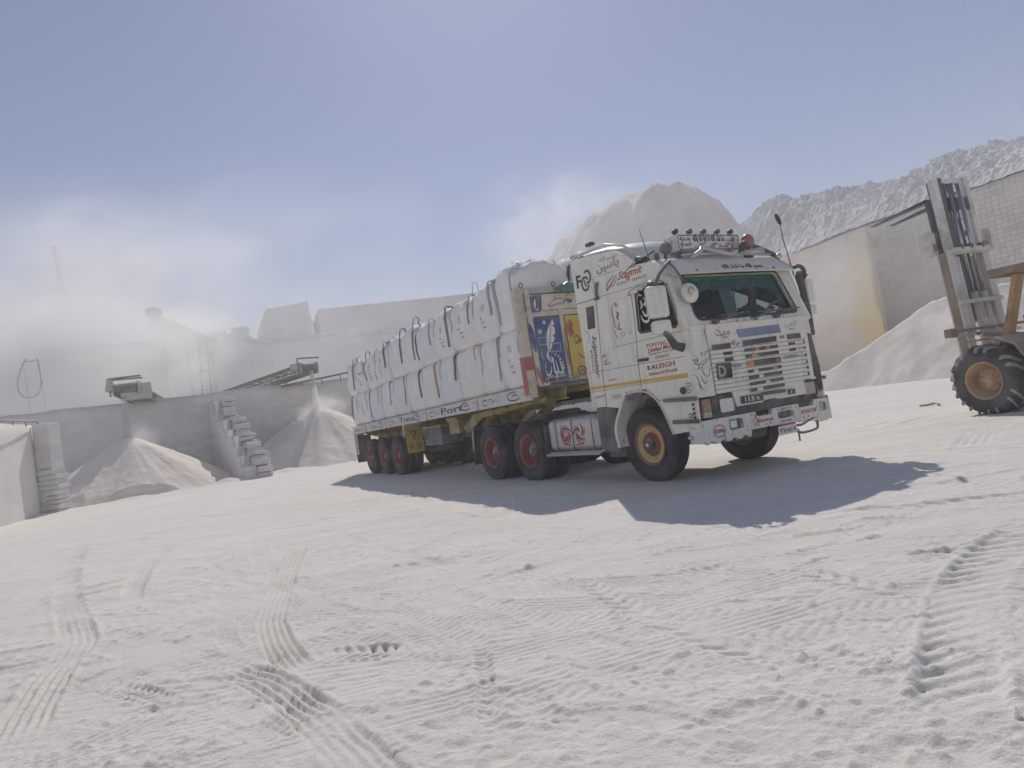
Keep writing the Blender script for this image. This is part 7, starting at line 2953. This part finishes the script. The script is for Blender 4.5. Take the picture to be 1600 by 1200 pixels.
for row in (0, 1):                              # 0 = the near row, 1 = the far row
    for i in range(11):
        x0, x1 = BX_[i], BX_[i + 1]
        for tier in (0, 1):
            if row == 1 and tier == 0 and 0 < i < 10:
                pass
            xc, zd = (x0 + x1) / 2, zs((x0 + x1) / 2)
            zmid = zd + 1.0 + .012 * i * .3 + rb.uniform(-.03, .03)
            lo, hi_ = (zd, zmid + .01) if tier == 0 else (zmid - .02, UP[i] + (rb.uniform(-.06, .10) if row else 0) - .06)
            hx, hz, hy = (x1 - x0) / 2 / 1.02, (hi_ - lo) / 2 * 1.01, .57
            if i == 10 and tier == 1:
                hz += .02
            seed = 100 * row + 10 * i + tier
            f = make_bag(seed, tier == 1)
            yc = (-.63 if row == 0 else .60) + rb.uniform(-.03, .03)
            st = look.get((tier, i), (None, None)) if row == 0 else (None, None)
            mi_ = M_BAG[1 if (tier, i) in ((0, 4), (0, 7), (1, 6), (0, 2), (1, 3)) else 2 if (tier, i) in ((1, 1), (0, 6), (1, 8)) else rb.choice((0, 0, 2))]
            if row == 0:
                what = st[0] or ('plain %s' % ('broad' if x1 - x0 > 1.15 else 'narrow'))
                pos = 'upper' if tier else 'lower'
                lab = '%s bulk bag, %s tier near side, %s from trailer tail' % (what, pos, ordn[i])
                if i == 10:
                    lab = '%s white bulk bag, %s tier, beside the headboard post' % (what, pos)
            else:
                lab = 'white bulk bag of the far row, behind the near bags on the trailer' if i < 10 or tier == 0 else 'white bulk bag with dark loops just behind the green tarpaulin'
            root = bag_mesh(f, hx, hy, hz, mi_, 18 if row == 0 else 12).build('bulk_bag')
            root.matrix_world = TR_M @ Matrix.Translation((xc, yc, (lo + hi_) / 2)) @ Matrix.Rotation(rb.uniform(-.04, .04) * (1 if i < 10 else .3), 4, 'Z') @ Matrix.Rotation(rb.uniform(-.012, .012), 4, 'Y')
            tag(root, lab, 'bulk bag', GRP)
            scol = M_STRAP[st[1]] if st[1] is not None else None
            us = (-.80, .80)
            for s_y in ((-1, 1) if row == 0 else (-1,)):
                for u in us:
                    if row == 1 and tier == 0:
                        continue
                    main = (u > 0) == (rb.random() < .8)
                    if tier == 0 and main and st[1] is None and rb.random() < .45:
                        main = False
                    wd = rb.choice((.05, .075, .09)) if main else .022
                    m_s = (scol or rb.choice(M_STRAP[:2] + [M_STRAP[3], M_STRAP[0]])) if main else M_STRAP[3]
                    lp = 0 if tier == 0 else rb.choice((.10, .18, .26, .30))
                    if i == 10 and tier == 1:
                        lp = .05
                    sm = strap_mesh(f, hx, hy, hz, u * rb.uniform(.85, 1.08), s_y, rb.uniform(-.75, .1) if main else rb.uniform(-.2, .5), lp, wd, m_s, seed + int(u * 10) + s_y * 3)
                    sm.build('lifting_strap', parent=root)
            if row == 0 and (tier, i) in prints:
                pm = MB()
                b_ = prints[(tier, i)]
                ang = PI / 2 if rb.random() < .5 else 0
                if i == 8:
                    ang = 0
                v_, f_ = print_mesh(f, hx, hy, hz, b_, .17 if len(b_) < 4 else .08, -.1, .25, ang - (PI / 2 if len(b_) > 3 else 0), M_PRINT)
                pm.add(v_, f_, M_PRINT)
                for k_ in range(3):
                    v_, f_ = print_mesh(f, hx, hy, hz, ('NET', 'EGYPT', 'BULK')[k_], .05, -.25 + .1 * k_, -.05 - .2 * k_, 0, M_PRINT)
                    pm.add(v_, f_, M_PRINT)
                pm.build('printing', parent=root)
# ============================================================= MAST LOADER
LD_A = math.radians(110)
LD_C = Vector((9.05, 12.37, 0))
LD_M = Matrix.Translation(LD_C) @ Matrix.Rotation(LD_A, 4, 'Z')


def ld(px, py, ax, val):
    o, d = LD_M.inverted() @ _O, LD_M.to_3x3().inverted() @ ray(px, py)
    return o + d * ((val - o[ax]) / d[ax])


M_CAT = material('worn_yellow_machine_paint', (0.50, 0.28, 0.075), .6, 0, .18, 3, dust=.28, second=(.15, .085, .05), second_scale=4, second_amt=.3, second_sharp=.12, up_dust=.6)
M_CATB = material('brown_machine_steel', (0.24, 0.165, 0.10), .7, 0, .25, 4, dust=.3, second=(.32, .20, .08), second_scale=5, second_amt=.25, up_dust=.6)
M_MAST = material('dusty_mast_steel', (0.78, 0.76, 0.72), .6, .05, .15, 2, dust=.5, brushed=(6, 6, .5), second=(.30, .21, .15), second_scale=3, second_amt=.2, second_sharp=.15)
M_MASTD = material('dark_shaded_mast_steel', (0.075, 0.075, 0.085), .5, .3, .2, 4, dust=.18)
M_ROD = material('hydraulic_rod', (0.40, 0.43, 0.48), .2, .85, .08, 6, dust=.25)
M_LTYRE = material('loader_tyre_rubber', (0.030, 0.031, 0.034), .85, 0, .3, 6, dust=.22, dust_col=(.42, .42, .42), bump=.12, bscale=50)
M_LUGD = material('dust_packed_tread', (0.05, 0.05, 0.055), .9, 0, .25, 6, dust=.75, dust_col=(.50, .49, .48))

loader = thing('fork_loader', 'worn yellow wheeled loader with tall dusty fork mast', 'loader', LD_C, LD_A)
CY = -.20

# lugged tyre and deep dish rim
RT, WT = .615, .50
mb = MB()
w2 = WT / 2
mb.lathe([(.315, -w2 + .06), (.36, -w2 + .01), (.44, -w2 - .012), (.51, -w2 + .0), (.555, -w2 + .035), (.572, -w2 + .09), (.578, 0), (.572, w2 - .09), (.555, w2 - .035), (.51, w2), (.44, w2 + .012), (.36, w2 - .01),
          (.315, w2 - .06)], M_LTYRE, 64)
nl = 22
for i in range(nl):                             # angled bars, meeting in a chevron
    for s in (-1, 1):
        a0 = 2 * PI * (i + (.5 if s > 0 else 0)) / nl
        path = [(0.0, .0), (.35, .07), (.70, .17), (1.0, .26), (1.10, .285)]
        vs, fs = [], []
        for (q, da) in path:
            y = s * q * w2 * .98
            rb_ = .572 if q < .9 else .572 - (q - .9) * .32
            rt_ = RT if q < .9 else RT - (q - .9) * .30
            if q > 1.05:
                y = s * (w2 + .012)
            for dd_, r_ in ((-.042, rb_ - .02), (-.034, rt_), (.034, rt_), (.042, rb_ - .02)):
                a = a0 + da + dd_
                vs.append((r_ * math.cos(a), y, r_ * math.sin(a)))
        k = len(path)
        for j in range(k - 1):
            for c_ in range(3):
                a, b = j * 4 + c_, j * 4 + c_ + 1
                fs.append((a, b, b + 4, a + 4) if s < 0 else (a, a + 4, b + 4, b))
        fs.append(tuple(range((k - 1) * 4, k * 4)) if s < 0 else tuple(reversed(range((k - 1) * 4, k * 4))))
        mb.add(vs, fs, M_LUGD if i % 3 else M_LTYRE)
l_tyre = mb
mb = MB()                                       # rim: outward is -Y
mb.lathe([(.330, -.20), (.330, -.225), (.312, -.228), (.300, -.21), (.290, -.17), (.282, -.02), (.262, .02), (.215, .03)], M_CAT, 48)
mb.lathe([(.215, .03), (.20, -.02), (.185, -.06), (.12, -.075), (.115, -.10), (.0, -.11)], M_CAT, 40)
for i in range(10):
    a = 2 * PI * i / 10
    mb.lathe([(.0, -.022), (.012, -.02), (.015, 0)], M_MAST, 6, Matrix.Translation((.15 * math.cos(a), -.068, .15 * math.sin(a))))
for i in range(6):
    a = 2 * PI * i / 6
    mb.lathe([(.0, -.016), (.010, -.014), (.012, 0)], M_MAST, 6, Matrix.Translation((.08 * math.cos(a), -.10, .08 * math.sin(a))))
l_rim = mb
lw = make_wheel(loader, l_tyre, l_rim, (-.06, 1.22 - w2, RT - .03), PI - .0, .1)
for x, y, rz, sp in ((-.06, 2 * CY - (1.22 - w2), 0, .3), (-2.75, 1.22 - w2, PI, .6), (-2.75, 2 * CY - (1.22 - w2), 0, .9)):
    clone_wheel(lw, loader, (x, y, RT - .03), rz, sp)

# body: front frame, rear engine hood, counterweight
mb = MB()
mb.box((-.15, CY, .78), (1.25, 1.25, .62), M_CATB, None, .05)
mb.cyl((-.06, .8, .585), (-.06, 2 * CY - .8, .585), .14, M_CATB, 14)
mb.cyl((-2.75, .8, .585), (-2.75, 2 * CY - .8, .585), .14, M_CATB, 14)
mb.box((-1.4, CY, .75), (1.4, .8, .5), M_CATB, None, .05)
mb.box((-2.9, CY, 1.15), (2.1, 1.5, .95), M_CAT, None, .10)
mb.box((-3.95, CY, .85), (.35, 1.9, .7), M_CATB, None, .08)
mb.build('chassis', parent=loader)
mb = MB()                                       # front wing over the wheel
pts = [(.42, 1.20), (.1, 1.32), (-.35, 1.33), (-.68, 1.18), (-.86, .85)]
for i in range(len(pts) - 1):
    a, b = pts[i], pts[i + 1]
    if i > 0:
        mb.bar((a[0], .78, a[1] - .04), (b[0], .78, b[1] - .04), .82, .03, M_CATB)
mb.box((-.45, .50, 1.0), (.85, .05, .62), M_CATB)
mb.build('wing', parent=loader)
for s, y in ((1, .50), (-1, 2 * CY - .50)):
    mb = MB()
    b_ = ld(1570, 528, 1, y) if s > 0 else None
    mb.bar((-.10, y, 1.15), (-.47, y, 2.30), .09, .20, M_CAT, (0, 1, 0), .015)
    mb.build('canopy_post', parent=loader)
    mb = MB()
    mb.bar((-2.1, y, 1.5), (-2.0, y, 2.38), .09, .14, M_CAT, (0, 1, 0), .015)
    mb.build('canopy_post', parent=loader)
mb = MB()
mb.box((-1.05, CY, 2.40), (2.0, 1.7, .09), M_CAT, Matrix.Rotation(-.02, 4, 'Y'), .03)
mb.bar((-.04, .62, 2.36), (-.04, 2 * CY - .62, 2.36), .09, .10, M_CATB, (0, 0, 1), .02)
mb.bar((-.04, .64, 2.38), (-2.1, .64, 2.42), .06, .12, M_CATB, (0, 0, 1), .02)
mb.build('canopy', parent=loader)
mb = MB()                                       # ladder, handrail and seat in the open cab
mb.tube([(-.62, .70, 1.25), (-.66, .70, 1.75), (-.80, .70, 1.82), (-.95, .70, 1.75), (-.98, .70, 1.3)], .018, M_DARK, 8)
mb.tube([(-.55, .66, 1.32), (-.55, .66, 1.58), (-.78, .66, 1.58)], .015, M_DARK, 8)
mb.tube([(-.70, .62, 1.3), (-.90, .60, 1.55), (-1.05, .60, 1.4)], .018, M_DARK, 8)
mb.build('handrail', parent=loader)
mb = MB()
mb.box((-1.5, CY, 1.45), (.55, .55, .18), M_SEAT, None, .05)
mb.box((-1.75, CY, 1.80), (.15, .55, .6), M_SEAT, None, .05)
mb.build('seat', parent=loader)

# the two-stage mast, leaning a little forward
TILT = Matrix.Translation((.72, 0, .6)) @ Matrix.Rotation(math.radians(4), 4, 'Y') @ Matrix.Translation((-.72, 0, -.6))


def mast(mbx, name):
    o = mbx.build(name, parent=loader)
    o.matrix_local = TILT
    return o


MX = .72
yl, yr = .32, -.60


def rail(mbx, x, y, z0, z1, w_, d_, m, tilt=.0):
    mbx.box((x, y, (z0 + z1) / 2), (d_, w_, z1 - z0), m, None, .012)


mb = MB()
for y, s in ((yl, 1), (yr, -1)):                # outer channels
    mb.box((MX + .09, y, 1.72), (.05, .18, 2.56), M_MAST, None, .008)
    mb.box((MX - .09, y, 1.72), (.05, .18, 2.56), M_MAST, None, .008)
    mb.box((MX, y + s * .075, 1.72), (.18, .03, 2.56), M_CATB)
mb.box((MX - .12, (yl + yr) / 2, 2.98), (.06, yl - yr + .20, .10), M_MAST, None, .01)
mb.box((MX - .13, (yl + yr) / 2, 2.02), (.05, yl - yr + .24, .08), M_MAST, None, .01)
mb.box((MX - .12, (yl + yr) / 2, .55), (.10, yl - yr + .10, .22), M_CATB, None, .01)
o_m = mast(mb, 'outer_mast')
mb = MB()
for y in (yl - .21, yr - .02):                  # inner channels, run up
    mb.box((MX + .04, y, 2.95), (.20, .11, 3.05), M_MAST, None, .01)
mb.box((MX + .06, yl - .225, 3.68), (.26, .09, 1.56), M_MASTD, None, .01)  # dark strip painting the shade on the rail's side face
for z in (4.42, 3.72, 3.02):
    mb.box((MX + .04, -.27, z), (.10, .66, .11), M_MAST, None, .01)
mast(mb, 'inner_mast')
ml = Many('lift_cylinder', loader)
for y, r, z1_ in ((-.14, .055, 2.9), (-.40, .05, 2.9)):
    ml.cut()
    ml.tube([(MX - .02, y, .6), (MX - .02, y, 2.2)], r + .02, M_MAST, 14)
    ml.tube([(MX - .02, y, 2.2), (MX - .02, y, 4.35)], r * .7, M_ROD, 14)
ml.close()
for o_ in ml.done:
    o_.matrix_local = TILT
ml = Many('lift_chain', loader)
for y in (-.06, -.27, -.50):
    ml.cut()
    ml.box((MX + .0, y, 3.0), (.03, .05, 2.75), M_MASTD if y > -.3 else M_MAST)
    ml.box((MX - .03, y - .03, 3.95), (.05, .05, .25), M_MASTD)
ml.close()
for o_ in ml.done:
    o_.matrix_local = TILT
mb = MB()
mb.box((MX + .02, -.22, 2.3), (.02, .60, 1.2), M_MAST)
mb.box((MX - .05, -.18, 1.25), (.02, .34, .8), M_MAST)
mast(mb, 'mast_guard')
# carriage with its side plates, forks turned up
mb = MB()
mb.box((MX + .22, -.28, 3.42), (.07, 1.55, .10), M_CATB, None, .01)
mb.box((MX + .22, -.28, 3.08), (.07, 1.55, .12), M_CATB, None, .01)
for y in (.40, -.96):
    mb.box((MX + .20, y, 3.24), (.08, .26, .44), M_MAST, None, .01)
    mb.box((MX + .15, y + (.14 if y > 0 else -.14), 3.24), (.20, .04, .44), M_MAST)
    mb.box((MX + .14, y, 3.16), (.05, .12, .14), M_CATB)
mb.box((MX - .14, -.17, 3.0), (.12, .95, .10), M_MAST, None, .01)
for y in (.1, -.15, -.45):
    mb.box((MX - .16, y, 3.06), (.08, .08, .10), M_MASTD)
mast(mb, 'fork_carriage')
for y in (.03, -.52):
    mb = MB()
    hx_ = MX + .30
    heel = Vector((hx_, y, 4.15))
    tipv = Vector((hx_ + 1.36, y, 4.13))
    mb.bar((hx_, y, 3.05), (hx_, y, 4.16), .13, .07, M_MASTD, (1, 0, 0))
    d_ = (tipv - heel).normalized()
    a = heel
    vs = []
    for t, th in ((0, .06), (.5, .045), (1, .012)):
        p = heel.lerp(tipv, t)
        for yy in (-.065, .065):
            vs += [p + Vector((0, yy, th / 2)), p + Vector((0, yy, -th / 2))]
    fs = []
    for i in range(2):
        b_ = 4 * i
        fs += [(b_, b_ + 2, b_ + 6, b_ + 4), (b_ + 1, b_ + 5, b_ + 7, b_ + 3), (b_, b_ + 4, b_ + 5, b_ + 1), (b_ + 2, b_ + 3, b_ + 7, b_ + 6)]
    fs += [(0, 1, 3, 2), (8, 10, 11, 9)]
    mb.add(vs, fs, M_MASTD)
    mast(mb, 'fork')
mb = MB()                                       # tilt beam across the foot of the mast
mb.bar((.58, .98, 1.50), (.58, -.95, 1.50), .10, .05, M_CATB)
mb.bar((.62, .86, 1.42), (.62, -.95, 1.40), .06, .06, M_MAST)
mb.box((.58, .93, 1.48), (.14, .16, .16), M_CATB, None, .01)
mb.tube([(.40, .30, 1.38), (-.30, .30, 1.25)], .05, M_CATB, 10)
mb.tube([(.55, .30, 1.40), (.40, .30, 1.38)], .03, M_ROD, 10)
mb.build('tilt_beam', parent=loader)

# scrap of bent wire on the yard near the loader
g = gnd(1440, 634)
mb = MB()
q = [gnd(a, b) + Vector((0, 0, .03)) for a, b in ((1438, 636), (1448, 635), (1458, 632.5), (1464, 632), (1468, 634))]
mb.tube([tuple(p) for p in q], .022, M_CATB, 6)
mb.tube([tuple(p + Vector((.02, .06, .0))) for p in q[:3]], .018, M_CATB, 6)
tag(mb.build('bent_wire'), 'bent rusty wire lying on the white ground left of loader wheel', 'wire')
